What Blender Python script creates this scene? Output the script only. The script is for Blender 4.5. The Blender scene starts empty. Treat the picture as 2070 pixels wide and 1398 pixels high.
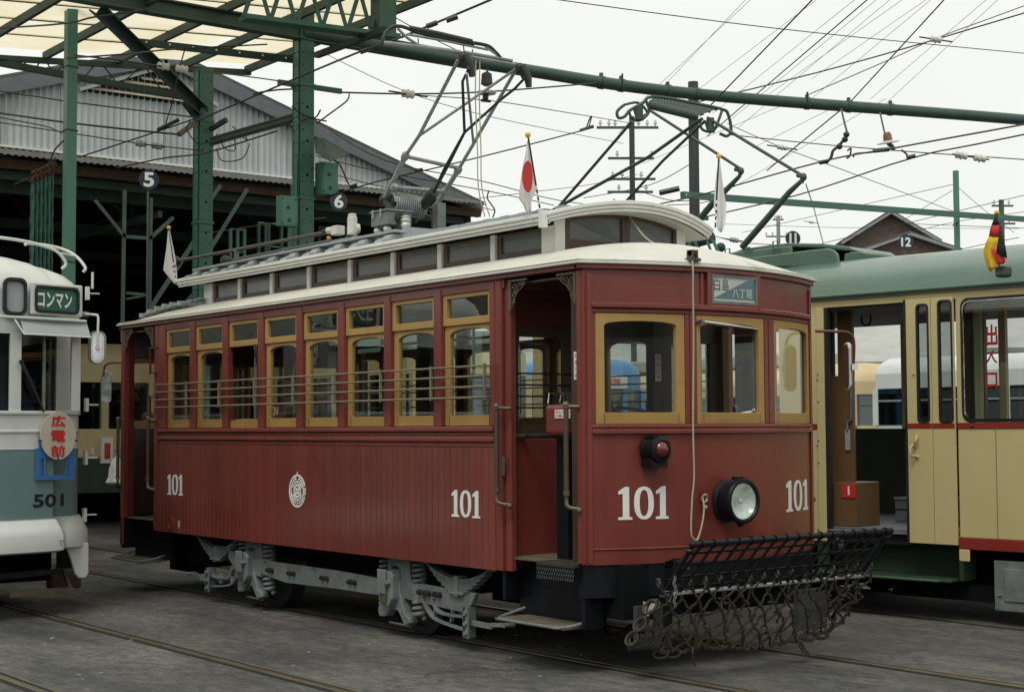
import bpy, math, random
from mathutils import Vector as V, Matrix
random.seed(7)
S = bpy.context.scene
COL = S.collection
PI = math.pi
# ---------------------------------------------------------------- camera
R0 = ((0.60865982, -0.0454834, -0.79212656), (0.79341558, 0.02860835, 0.60800762), (-0.00499282, -0.99855537, 0.05349999))
CAM = V((0.0, -7.5143, 1.5968))
FP, CX, CY = 3100.0, 1035.0, 699.0
cd = bpy.data.cameras.new('camera'); cam = bpy.data.objects.new('camera', cd); COL.objects.link(cam)
cd.sensor_width = 36.0; cd.lens = FP/2070*36.0; cd.clip_start = 0.1; cd.clip_end = 2000
_m = Matrix([[R0[i][0], -R0[i][1], -R0[i][2]] for i in range(3)]).to_4x4(); _m.translation = CAM
cam.matrix_world = _m; S.camera = cam
# ---------------------------------------------------------------- light
SUN_EL, SUN_AZ = math.radians(58), math.radians(300)
w = bpy.data.worlds.new('World'); S.world = w; w.use_nodes = True
nt = w.node_tree; nt.nodes.clear()
sky = nt.nodes.new('ShaderNodeTexSky'); sky.sky_type = 'NISHITA'; sky.sun_disc = False
sky.sun_elevation = SUN_EL; sky.sun_rotation = SUN_AZ; sky.dust_density = 6; sky.air_density = 1.0
hs = nt.nodes.new('ShaderNodeHueSaturation'); hs.inputs['Saturation'].default_value = 0.25
nt.links.new(sky.outputs[0], hs.inputs['Color'])
mx = nt.nodes.new('ShaderNodeMix'); mx.data_type = 'RGBA'; mx.inputs[0].default_value = 0.93
nt.links.new(hs.outputs[0], mx.inputs[6]); mx.inputs[7].default_value = (8.75, 8.95, 8.45, 1)
tcw = nt.nodes.new('ShaderNodeTexCoord'); cn_ = nt.nodes.new('ShaderNodeTexNoise'); cn_.inputs['Scale'].default_value = 2.2; cn_.inputs['Detail'].default_value = 4
nt.links.new(tcw.outputs['Generated'], cn_.inputs['Vector'])       # very faint cloud texture of a closed overcast
cmr = nt.nodes.new('ShaderNodeMapRange'); cmr.inputs[1].default_value = .3; cmr.inputs[2].default_value = .7; cmr.inputs[3].default_value = .955; cmr.inputs[4].default_value = 1.045; nt.links.new(cn_.outputs[0], cmr.inputs[0])
csc = nt.nodes.new('ShaderNodeVectorMath'); csc.operation = 'SCALE'; nt.links.new(mx.outputs[2], csc.inputs[0]); nt.links.new(cmr.outputs[0], csc.inputs['Scale'])
bg = nt.nodes.new('ShaderNodeBackground'); bg.inputs[1].default_value = 0.1
out = nt.nodes.new('ShaderNodeOutputWorld')
nt.links.new(csc.outputs[0], bg.inputs[0]); nt.links.new(bg.outputs[0], out.inputs[0])
sl = bpy.data.lights.new('sun', 'SUN'); sl.energy = 1.35; sl.angle = math.radians(25); sl.color = (1, .97, .92)
so = bpy.data.objects.new('sun', sl); COL.objects.link(so)
so.rotation_euler = (math.radians(90)-SUN_EL, 0, math.radians(35))
S.view_settings.view_transform = 'Standard'; S.view_settings.look = 'None'
S.view_settings.exposure = 0.13; S.view_settings.gamma = 1.0; S.view_settings.use_curve_mapping = False
S.render.engine = 'CYCLES'; S.cycles.max_bounces = 8; S.cycles.transparent_max_bounces = 40

# ---------------------------------------------------------------- helpers
def ray(px, py):
    a, b = (px-CX)/FP, (py-CY)/FP
    return V([R0[i][0]*a+R0[i][1]*b+R0[i][2] for i in range(3)])
def P(px, py, X=None, Y=None, Z=None, D=None):
    v = ray(px, py)
    if D is not None: return CAM+v*D
    if X is not None: t = (X-CAM.x)/v.x
    elif Y is not None: t = (Y-CAM.y)/v.y
    else: t = (Z-CAM.z)/v.z
    return CAM+v*t
def proj(p):
    d = V(p)-CAM; a = [sum(R0[i][j]*d[i] for i in range(3)) for j in range(3)]; return CX+FP*a[0]/a[2], CY+FP*a[1]/a[2]
def Pf(px, py, f, x0):
    X = x0
    for _ in range(25):
        p = P(px, py, X=X); X = .5*X+.5*f(p.y)
    return P(px, py, X=X)

class MB:
    def __init__(s): s.v = []; s.f = []
    def add(s, vs, fs):
        n = len(s.v); s.v += [tuple(a) for a in vs]; s.f += [tuple(i+n for i in f) for f in fs]; return s
    def box(s, x0, x1, y0, y1, z0, z1):
        return s.add([(x, y, z) for z in (z0, z1) for y in (y0, y1) for x in (x0, x1)],
                     [(0, 2, 3, 1), (4, 5, 7, 6), (0, 1, 5, 4), (2, 6, 7, 3), (0, 4, 6, 2), (1, 3, 7, 5)])
    def obox(s, c, a, b, d):
        c, a, b, d = V(c), V(a), V(b), V(d)
        return s.add([c+i*a+j*b+k*d for k in (-1, 1) for j in (-1, 1) for i in (-1, 1)],
                     [(0, 2, 3, 1), (4, 5, 7, 6), (0, 1, 5, 4), (2, 6, 7, 3), (0, 4, 6, 2), (1, 3, 7, 5)])
    def beam(s, p, q, wd, h, up=(0, 0, 1)):
        p, q = V(p), V(q); d = q-p; a = d.cross(V(up))
        if a.length < 1e-6: a = d.cross(V((1, 0, 0)))
        a.normalize(); b = a.cross(d).normalized()
        return s.obox((p+q)/2, d/2, a*wd/2, b*h/2)
    def tube(s, pts, r, n=8, closed=False):
        pts = [V(p) for p in pts]; m = len(pts)
        rs = r if isinstance(r, (list, tuple)) else [r]*m
        base = len(s.v); up = None; rings = []
        for i, p in enumerate(pts):
            if closed: t = pts[(i+1) % m]-pts[i-1]
            else: t = pts[min(i+1, m-1)]-pts[max(i-1, 0)]
            if t.length < 1e-9: t = V((0, 0, 1))
            t.normalize()
            if up is None: up = V((0, 0, 1)) if abs(t.z) < .9 else V((1, 0, 0))
            a = t.cross(up)
            if a.length < 1e-5: a = t.cross(V((.3, .8, .5)))
            a.normalize(); b = a.cross(t).normalized(); up = b
            rings.append([p+(a*math.cos(2*PI*k/n)+b*math.sin(2*PI*k/n))*rs[i] for k in range(n)])
        vs = [x for rr in rings for x in rr]; fs = []
        for i in range(m if closed else m-1):
            j = (i+1) % m
            for k in range(n):
                l = (k+1) % n
                fs.append((i*n+k, i*n+l, j*n+l, j*n+k))
        if not closed:
            fs.append(tuple(range(n-1, -1, -1))); fs.append(tuple((m-1)*n+k for k in range(n)))
        return s.add(vs, fs)
    def cyl(s, p, q, r, n=16, r2=None): return s.tube([p, q], [r, r if r2 is None else r2], n)
    def lathe(s, prof, o, ax, n=20, cap=True):
        o, ax = V(o), V(ax).normalized(); a = ax.orthogonal().normalized(); b = ax.cross(a)
        vs = [o+ax*h+(a*math.cos(2*PI*k/n)+b*math.sin(2*PI*k/n))*max(r, 1e-4) for r, h in prof for k in range(n)]
        fs = [(i*n+k, i*n+(k+1) % n, (i+1)*n+(k+1) % n, (i+1)*n+k) for i in range(len(prof)-1) for k in range(n)]
        if cap: fs += [tuple(range(n-1, -1, -1)), tuple((len(prof)-1)*n+k for k in range(n))]
        return s.add(vs, fs)
    def ring(s, outer, inner, w0, w1, fn):
        n = len(outer); vs = []
        for w_ in (w0, w1):
            vs += [fn(u, v, w_) for u, v in outer]+[fn(u, v, w_) for u, v in inner]
        fs = []
        for i in range(n):
            j = (i+1) % n
            fs += [(i, j, n+j, n+i), (2*n+i, 3*n+i, 3*n+j, 2*n+j), (i, 2*n+i, 2*n+j, j), (n+i, n+j, 3*n+j, 3*n+i)]
        return s.add(vs, fs)
    def prism(s, poly, w0, w1, fn):
        n = len(poly); vs = [fn(u, v, w0) for u, v in poly]+[fn(u, v, w1) for u, v in poly]
        return s.add(vs, [tuple(range(n-1, -1, -1)), tuple(range(n, 2*n))]+[(i, (i+1) % n, n+(i+1) % n, n+i) for i in range(n)])
    def sheet(s, fn, nu, nv):
        vs = [fn(i/nu, j/nv) for j in range(nv+1) for i in range(nu+1)]
        return s.add(vs, [(j*(nu+1)+i, j*(nu+1)+i+1, (j+1)*(nu+1)+i+1, (j+1)*(nu+1)+i) for j in range(nv) for i in range(nu)])
    def sph(s, c, r, n=10, sc=(1, 1, 1)):
        c = V(c); m = max(4, n//2+1)
        prof = [(math.sin(PI*i/m), -math.cos(PI*i/m)) for i in range(m+1)]
        vs = [(c.x+p*math.cos(2*PI*k/n)*r*sc[0], c.y+p*math.sin(2*PI*k/n)*r*sc[1], c.z+h*r*sc[2]) for p, h in prof for k in range(n)]
        return s.add(vs, [(i*n+k, i*n+(k+1) % n, (i+1)*n+(k+1) % n, (i+1)*n+k) for i in range(m) for k in range(n)])
    def mesh(s, name, M, smooth, inv=None):
        me = bpy.data.meshes.new(name)
        vs = [inv @ V(a) for a in s.v] if inv is not None else s.v
        me.from_pydata(vs, [], s.f); me.materials.append(M)
        import bmesh
        b = bmesh.new(); b.from_mesh(me); bmesh.ops.remove_doubles(b, verts=b.verts, dist=1e-5)
        bmesh.ops.recalc_face_normals(b, faces=b.faces); b.to_mesh(me); b.free()
        if smooth: me.polygons.foreach_set('use_smooth', [True]*len(me.polygons)); me.set_sharp_from_angle(angle=math.radians(38))
        return me
    def build(s, name, M, parent=None, smooth=False, bevel=0, label=None, kind=None, solid=0, local=False):
        inv = None
        r = parent
        while r is not None and r.parent is not None: r = r.parent
        if r is not None and not local: inv = INV.get(r.name)
        me = s.mesh(name, M, smooth, inv); o = bpy.data.objects.new(name, me); COL.objects.link(o)
        if parent is not None: o.parent = parent
        if solid: md = o.modifiers.new('solid', 'SOLIDIFY'); md.thickness = solid; md.offset = 0
        if bevel:
            md = o.modifiers.new('bevel', 'BEVEL'); md.width = bevel; md.segments = 2; md.limit_method = 'ANGLE'; md.angle_limit = math.radians(40)
        if label: o['label'] = label
        if kind: o['kind'] = kind
        return o
INV = {}
def thing(name, label, cat, loc=(0, 0, 0), rz=0, group=None):
    o = bpy.data.objects.new(name, None); COL.objects.link(o); o.empty_display_size = .1
    M = Matrix.Translation(V(loc)) @ Matrix.Rotation(rz, 4, 'Z'); o.matrix_world = M
    INV[o.name] = M.inverted()
    o['label'] = label; o['category'] = cat
    if group: o['group'] = group
    return o
def tag(o, label, cat, group=None):
    o['label'] = label; o['category'] = cat
    if group: o['group'] = group
    return o
def dup(o, parent=None, loc=None):
    c = o.copy(); COL.objects.link(c)
    if parent is not None: c.parent = parent
    if loc is not None: c.location = loc
    if o.name in INV: INV[c.name] = INV[o.name]
    for ch in list(o.children): dup(ch, c)
    return c
IDENT = lambda u, v, w_: (u, v, w_)
def rect(u0, u1, v0, v1): return [(u0, v0), (u1, v0), (u1, v1), (u0, v1)]
def arched(u0, u1, v0, v1, rise, n=10):   # rectangle whose top is a segmental arch, v1 at the springing
    c, h = (u0+u1)/2, (u1-u0)/2
    return [(u0, v0), (u1, v0)]+[(c+h*math.cos(PI*k/n), v1+rise*math.sin(PI*k/n)**.8) for k in range(n+1)]
def outer_of(u0, u1, v0, v1, n=10):       # the outer outline with as many points as arched()
    return [(u0, v0), (u1, v0)]+[(u1+(u0-u1)*k/n, v1) for k in range(n+1)]
def rrect(u0, u1, v0, v1, r, k=4):
    o = []
    for cx, cy, a0 in ((u1-r, v1-r, 0), (u0+r, v1-r, 90), (u0+r, v0+r, 180), (u1-r, v0+r, 270)):
        for i in range(k+1):
            a = math.radians(a0+90*i/k); o.append((cx+r*math.cos(a), cy+r*math.sin(a)))
    return o

# ---------------------------------------------------------------- materials
def mat(name, c, r=.5, m=0., var=.12, scale=3., bump=0., bscale=60., dirt=None, damt=.0, dscale=2.5, stretch=(1, 1, 1), spec=.5, rand=0., coat=0.):
    M = bpy.data.materials.new(name); M.use_nodes = True
    n, L = M.node_tree.nodes, M.node_tree.links
    b = n['Principled BSDF']; b.inputs['Roughness'].default_value = r; b.inputs['Metallic'].default_value = m
    b.inputs['Specular IOR Level'].default_value = spec
    if coat: b.inputs['Coat Weight'].default_value = coat; b.inputs['Coat Roughness'].default_value = .12
    g = n.new('ShaderNodeNewGeometry'); mp = n.new('ShaderNodeMapping'); mp.inputs['Scale'].default_value = stretch
    L.new(g.outputs['Position'], mp.inputs['Vector'])
    no = n.new('ShaderNodeTexNoise'); no.inputs['Scale'].default_value = scale; no.inputs['Detail'].default_value = 6; no.inputs['Roughness'].default_value = .62
    L.new(mp.outputs[0], no.inputs['Vector'])
    mr = n.new('ShaderNodeMapRange'); mr.inputs[1].default_value = .3; mr.inputs[2].default_value = .7
    mr.inputs[3].default_value = 1-var; mr.inputs[4].default_value = 1+var; L.new(no.outputs[0], mr.inputs[0])
    vm = n.new('ShaderNodeVectorMath'); vm.operation = 'SCALE'; vm.inputs[0].default_value = c; L.new(mr.outputs[0], vm.inputs['Scale'])
    col = vm.outputs[0]
    if rand:
        oi = n.new('ShaderNodeObjectInfo'); m2 = n.new('ShaderNodeMapRange'); m2.inputs[3].default_value = 1-rand; m2.inputs[4].default_value = 1+rand
        L.new(oi.outputs['Random'], m2.inputs[0]); v2 = n.new('ShaderNodeVectorMath'); v2.operation = 'SCALE'
        L.new(col, v2.inputs[0]); L.new(m2.outputs[0], v2.inputs['Scale']); col = v2.outputs[0]
    if dirt and damt > 0:
        d = n.new('ShaderNodeTexNoise'); d.inputs['Scale'].default_value = dscale; d.inputs['Detail'].default_value = 9; d.inputs['Roughness'].default_value = .7
        L.new(mp.outputs[0], d.inputs['Vector'])
        rr = n.new('ShaderNodeMapRange'); rr.inputs[1].default_value = .66-.3*damt; rr.inputs[2].default_value = .82-.2*damt; rr.inputs[4].default_value = min(1, .35+damt)
        L.new(d.outputs[0], rr.inputs[0])
        mxx = n.new('ShaderNodeMix'); mxx.data_type = 'RGBA'; L.new(rr.outputs[0], mxx.inputs[0]); L.new(col, mxx.inputs[6]); mxx.inputs[7].default_value = (*dirt, 1)
        col = mxx.outputs[2]
    L.new(col, b.inputs['Base Color'])
    rm = n.new('ShaderNodeMapRange'); rm.inputs[1].default_value = .3; rm.inputs[2].default_value = .7
    rm.inputs[3].default_value = max(0.02, r-.08); rm.inputs[4].default_value = min(1, r+.1); L.new(no.outputs[0], rm.inputs[0]); L.new(rm.outputs[0], b.inputs['Roughness'])
    if bump:
        bn = n.new('ShaderNodeTexNoise'); bn.inputs['Scale'].default_value = bscale; bn.inputs['Detail'].default_value = 4
        L.new(g.outputs['Position'], bn.inputs['Vector'])
        bu = n.new('ShaderNodeBump'); bu.inputs['Strength'].default_value = bump; bu.inputs['Distance'].default_value = .01
        L.new(bn.outputs[0], bu.inputs['Height']); L.new(bu.outputs[0], b.inputs['Normal'])
    return M
def glassm(name, tint=(.96, .975, .97), refl=1.0, rough=0.02):
    M = bpy.data.materials.new(name); M.use_nodes = True; n, L = M.node_tree.nodes, M.node_tree.links; n.clear()
    o = n.new('ShaderNodeOutputMaterial'); t = n.new('ShaderNodeBsdfTransparent'); t.inputs[0].default_value = (*tint, 1)
    gl = n.new('ShaderNodeBsdfGlossy'); gl.inputs['Roughness'].default_value = rough; gl.inputs[0].default_value = (.9, .95, .95, 1)
    g = n.new('ShaderNodeNewGeometry'); dt = n.new('ShaderNodeVectorMath'); dt.operation = 'DOT_PRODUCT'; L.new(g.outputs['Normal'], dt.inputs[0]); L.new(g.outputs['Incoming'], dt.inputs[1])
    prev = dt.outputs['Value']      # Schlick reflectance, the same from both sides of the pane
    for op, val in (('ABSOLUTE', 0), ('SUBTRACT', None), ('POWER', 5.0), ('MULTIPLY', .94*refl), ('ADD', .055*refl)):
        ma = n.new('ShaderNodeMath'); ma.operation = op; ma.use_clamp = True
        if op == 'SUBTRACT': ma.inputs[0].default_value = 1.0; L.new(prev, ma.inputs[1])
        else:
            L.new(prev, ma.inputs[0])
            if op != 'ABSOLUTE': ma.inputs[1].default_value = val
        prev = ma.outputs[0]
    mi = n.new('ShaderNodeMixShader'); L.new(ma.outputs[0], mi.inputs[0]); L.new(t.outputs[0], mi.inputs[1]); L.new(gl.outputs[0], mi.inputs[2])
    L.new(mi.outputs[0], o.inputs[0]); return M
RED = (.185, .040, .030)
m = dict(
 red=mat('burgundy_paint', RED, .28, 0, .15, 2.2, .10, 16, (.30, .10, .075), .2, 3.0, (1, 1, .35), rand=0, coat=.15),
 redboard=mat('burgundy_board_paint', (.175, .039, .029), .31, 0, .16, 1.6, .06, 120, (.28, .085, .06), .2, 3.0, (1, 1, .3), rand=.09, coat=.3),
 darkred=mat('dark_red_wood', (.10, .017, .014), .4, 0, .2, 4, .04),
 ochre=mat('ochre_paint', (.40, .245, .075), .48, 0, .1, 5, .05, 80, (.22, .12, .04), .12, 6),
 roofw=mat('off_white_roof_paint', (.62, .61, .54), .55, 0, .08, 3, .05, 60, (.30, .28, .22), .32, 3.5),
 trim=mat('white_trim_paint', (.74, .75, .70), .42, 0, .06, 6, 0, 60, (.35, .34, .30), .15, 8),
 brown=mat('brown_window_wood', (.075, .045, .035), .5, 0, .2, 8),
 wood=mat('varnished_dark_wood', (.055, .030, .018), .35, 0, .3, 6, .05, 50, stretch=(1, 1, .15)),
 woodw=mat('weathered_wood_plank', (.12, .095, .065), .75, 0, .3, 7, .2, 60),
 greyp=mat('light_grey_truck_paint', (.17, .190, .188), .5, 0, .22, 8, .12, 70, (.055, .042, .032), .42, 6),
 greyr=mat('grey_roof_timber_paint', (.33, .36, .37), .6, 0, .12, 8, .08, 60, (.13, .10, .08), .2, 9),
 silver=mat('silver_paint_tube', (.29, .315, .32), .4, .3, .2, 10, 0, 60, (.10, .09, .07), .35, 9),
 iron=mat('dark_oily_iron', (.035, .037, .037), .45, .3, .35, 9, .15, 50),
 black=mat('gloss_black_paint', (.006, .007, .010), .42, 0, .3, 8, .04, 60, spec=.3),
 flat=mat('matt_black_underframe', (.005, .006, .007), .85, 0, .3, 8, spec=.15),
 rope=mat('old_hemp_rope', (.066, .054, .040), .95, 0, .35, 30, .6, 260, (.02, .016, .012), .45, 14),
 cord=mat('pale_cotton_cord', (.42, .38, .27), .9, 0, .15, 30, .3, 300),
 white=mat('white_lettering', (.78, .80, .74), .5, 0, .04, 10),
 inkred=mat('red_lettering', (.55, .03, .025), .5, 0, .05),
 ink=mat('black_lettering', (.012, .014, .016), .5, 0, .1),
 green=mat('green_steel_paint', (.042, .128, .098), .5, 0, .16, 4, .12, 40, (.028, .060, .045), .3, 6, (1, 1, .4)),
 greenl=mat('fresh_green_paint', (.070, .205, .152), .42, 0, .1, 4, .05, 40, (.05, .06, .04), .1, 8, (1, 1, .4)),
 greend=mat('dark_weathered_green_steel', (.020, .048, .040), .6, 0, .25, 5, .1, 40),
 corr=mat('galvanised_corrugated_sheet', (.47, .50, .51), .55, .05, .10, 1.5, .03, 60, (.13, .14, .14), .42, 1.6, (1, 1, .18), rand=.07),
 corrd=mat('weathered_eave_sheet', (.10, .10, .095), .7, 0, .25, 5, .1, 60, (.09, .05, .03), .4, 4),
 rust=mat('rusty_steel', (.075, .040, .025), .8, 0, .4, 9, .3, 60, (.045, .03, .022), .5, 12),
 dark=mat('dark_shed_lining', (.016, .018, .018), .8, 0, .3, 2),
 steeld=mat('shed_truss_steel', (.055, .088, .076), .7, 0, .3, 4),
 cream=mat('cream_tram_paint', (.56, .475, .235), .36, 0, .05, 2, .02, 90, (.40, .33, .16), .12, 3, (1, 1, .4), coat=.15),
 croof=mat('green_tram_roof_paint', (.095, .160, .120), .30, 0, .12, 1.6, .03, 60, (.16, .17, .13), .18, 5, coat=.3),
 dgreen=mat('dark_green_tram_skirt', (.022, .044, .024), .5, 0, .2, 4),
 stripe=mat('red_stripe_paint', (.24, .028, .018), .4, 0, .08, 4),
 white5=mat('pale_tram_paint', (.62, .65, .62), .38, 0, .05, 3, .02, 60, (.40, .37, .28), .2, 7, coat=.15),
 teal5=mat('teal_grey_tram_paint', (.145, .235, .235), .38, 0, .07, 3, .02, 60, (.2, .26, .25), .1, 5),
 rubber=mat('black_rubber', (.012, .012, .013), .6, 0, .2, 10),
 blue=mat('blue_painted_frame', (.045, .16, .42), .45, 0, .1, 8),
 blue2=mat('light_blue_tram_paint', (.10, .30, .58), .35, 0, .06, 3),
 tan=mat('tan_tram_paint', (.56, .44, .24), .45, 0, .08, 2),
 wall=mat('brown_laminate_panel', (.145, .082, .036), .42, 0, .08, 3),
 floor=mat('grey_tram_floor', (.12, .14, .145), .6, 0, .15, 4),
 chrome=mat('bright_metal', (.65, .66, .65), .12, 1., .1, 10),
 lens=mat('silvered_lamp_reflector', (.72, .80, .74), .2, .1, .05, 6),
 redlens=mat('red_lamp_lens', (.13, .015, .015), .08, 0, .1, 6, coat=.8),
 brass=mat('worn_brass', (.13, .110, .075), .45, .4, .3, 14),
 porc=mat('white_porcelain', (.62, .62, .56), .25, 0, .08, 9, 0, 60, (.3, .22, .14), .2, 9),
 brownp=mat('brown_porcelain', (.20, .11, .06), .3, 0, .2, 9),
 tube=mat('grey_brown_tube', (.105, .092, .085), .5, .1, .2, 9), bar=mat('tan_guard_bar', (.19, .165, .110), .5, 0, .2, 14), gbeam=mat('grey_green_beam_paint', (.040, .075, .062), .5, 0, .15, 4, .08, 40, (.03, .04, .035), .25, 6), gpan=mat('grey_green_tube_paint', (.055, .088, .070), .45, .1, .2, 8),
 flag=mat('white_flag_cloth', (.72, .71, .70), .8, 0, .05, 5),
 flagred=mat('red_flag_disc', (.55, .035, .03), .8, 0, .05, 5),
 flagblack=mat('black_flag_cloth', (.02, .02, .022), .8), flagyel=mat('yellow_flag_cloth', (.70, .44, .02), .8),
 yellow=mat('yellow_ball', (.75, .48, .03), .4),
 wire=mat('oxidised_wire', (.035, .034, .030), .6, .2, .3, 10),
 wirec=mat('copper_green_wire', (.10, .095, .065), .6, .2, .3, 10),
 pole=mat('creosoted_wooden_pole', (.050, .053, .052), .85, 0, .35, 10, .4, 40, stretch=(1, 1, .06)),
 brick=mat('old_brick_plaster', (.165, .120, .098), .85, 0, .3, 6, .3, 30, (.11, .10, .09), .3, 3),
 tile=mat('grey_roof_tile', (.095, .10, .105), .75, 0, .25, 5, .2, 30),
 pale=mat('pale_sheet_roof', (.38, .385, .36), .7, 0, .15, 1, .1, 20, (.2, .19, .16), .3, 1.5),
 plas=mat('grey_plaster_wall', (.26, .27, .265), .8, 0, .15, 1),
 skin=mat('skin', (.42, .25, .18), .55), cloth=mat('dark_blue_clothing', (.03, .035, .06), .85), hair=mat('black_hair', (.012, .010, .009), .6),
 bag=mat('white_plastic_bag', (.75, .76, .76), .4, 0, .05, 20, .3, 60),
 greydest=mat('blue_grey_blind', (.12, .21, .25), .5, 0, .05), creamdest=mat('pale_blind', (.68, .68, .58), .5, 0, .06),
 greendest=mat('green_blind', (.03, .13, .085), .4, 0, .05), oval=mat('cream_sign_board', (.52, .48, .40), .6, 0, .08, 6),
 navy=mat('navy_sign_enamel', (.020, .026, .045), .45, 0, .15, 8),
 seat=mat('green_plush', (.04, .08, .06), .9),
)
G = glassm('window_glass', refl=1.35); GD = glassm('tinted_window_glass', (.66, .70, .70), 1.1)
FROST = mat('clerestory_obscured_glass', (.115, .122, .118), .25, 0, .12, 3, .05, 30)
def translucent():
    M = bpy.data.materials.new('fibreglass_canopy_sheet'); M.use_nodes = True; n, L = M.node_tree.nodes, M.node_tree.links; n.clear()
    o = n.new('ShaderNodeOutputMaterial'); d = n.new('ShaderNodeBsdfDiffuse'); t = n.new('ShaderNodeBsdfTranslucent')
    g = n.new('ShaderNodeNewGeometry'); no = n.new('ShaderNodeTexNoise'); no.inputs['Scale'].default_value = 1.3; no.inputs['Detail'].default_value = 7
    L.new(g.outputs['Position'], no.inputs['Vector']); cr = n.new('ShaderNodeValToRGB')
    cr.color_ramp.elements[0].position = .35; cr.color_ramp.elements[0].color = (.80, .72, .52, 1); cr.color_ramp.elements[1].color = (.96, .94, .84, 1)
    L.new(no.outputs[0], cr.inputs[0]); L.new(cr.outputs[0], t.inputs[0]); d.inputs[0].default_value = (.5, .47, .38, 1)
    mi = n.new('ShaderNodeMixShader'); mi.inputs[0].default_value = .82; L.new(d.outputs[0], mi.inputs[1]); L.new(t.outputs[0], mi.inputs[2]); L.new(mi.outputs[0], o.inputs[0]); return M
m['fibre'] = translucent()

# ---------------------------------------------------------------- lettering (made once, reused)
def make_texts(strs):
    obs = {}
    for s_ in strs:
        c = bpy.data.curves.new('lettering', 'FONT'); c.body = s_; c.resolution_u = 3; c.fill_mode = 'FRONT'; c.space_line = .95
        if s_.startswith('*'): c.body = s_[1:]; c.offset = .028
        o = bpy.data.objects.new('lettering', c); COL.objects.link(o); obs[s_] = o
    dg = bpy.context.evaluated_depsgraph_get(); res = {}
    for k, o in obs.items():
        me = bpy.data.meshes.new_from_object(o.evaluated_get(dg))
        vs = [v.co.copy() for v in me.vertices]; fs = [tuple(p.vertices) for p in me.polygons]
        x0, x1 = min(v.x for v in vs), max(v.x for v in vs); y0, y1 = min(v.y for v in vs), max(v.y for v in vs)
        res[k] = ([((v.x-x0)/(x1-x0), (v.y-y0)/(y1-y0)) for v in vs], fs)
        bpy.data.objects.remove(o); bpy.data.meshes.remove(me)
    return res
TX = make_texts(['*コンマン', '*広', '*電', '*前', '*501', '白', '島', '八丁堀', '段', '差', '注', '意', '*大人=90円', '*小児=50円', '*5', '*6', '*12', '*出', '*入', '*口', '*2', '*送', '*00V', '▽'])
def text(mb, key, u0, u1, v0, v1, fn, d=.002):
    vs, fs = TX[key]; mb.add([fn(u0+(u1-u0)*a, v0+(v1-v0)*b, d) for a, b in vs], fs); return mb
# slab-serif numerals 1 and 0 in a unit box
def slab1(): return [(.08, 0), (.92, 0), (.92, .07), (.74, .09), (.74, 1), (.50, 1), (.10, .86), (.10, .77), (.36, .79), (.36, .09), (.08, .07)]
def oval_pts(cx, cy, rx, ry, n=28, p=2.4):
    o = []
    for k in range(n):
        a = 2*PI*k/n; c, s_ = math.cos(a), math.sin(a)
        o.append((cx+rx*math.copysign(abs(c)**(2/p), c), cy+ry*math.copysign(abs(s_)**(2/p), s_)))
    return o
def num101(mb, u0, u1, v0, v1, fn, bold=1.0):
    W, H = u1-u0, v1-v0
    for a, b in ((0, .30), (.70, 1.0)):
        mb.prism([(u0+W*(a+(b-a)*x), v0+H*y) for x, y in slab1()], .001, .004, fn)
    cx, cy = u0+W*.5, v0+H*.5
    mb.ring(oval_pts(cx, cy, W*.185, H*.5), oval_pts(cx, cy, W*.085, H*.40), .001, .004, fn)
    return mb
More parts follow.
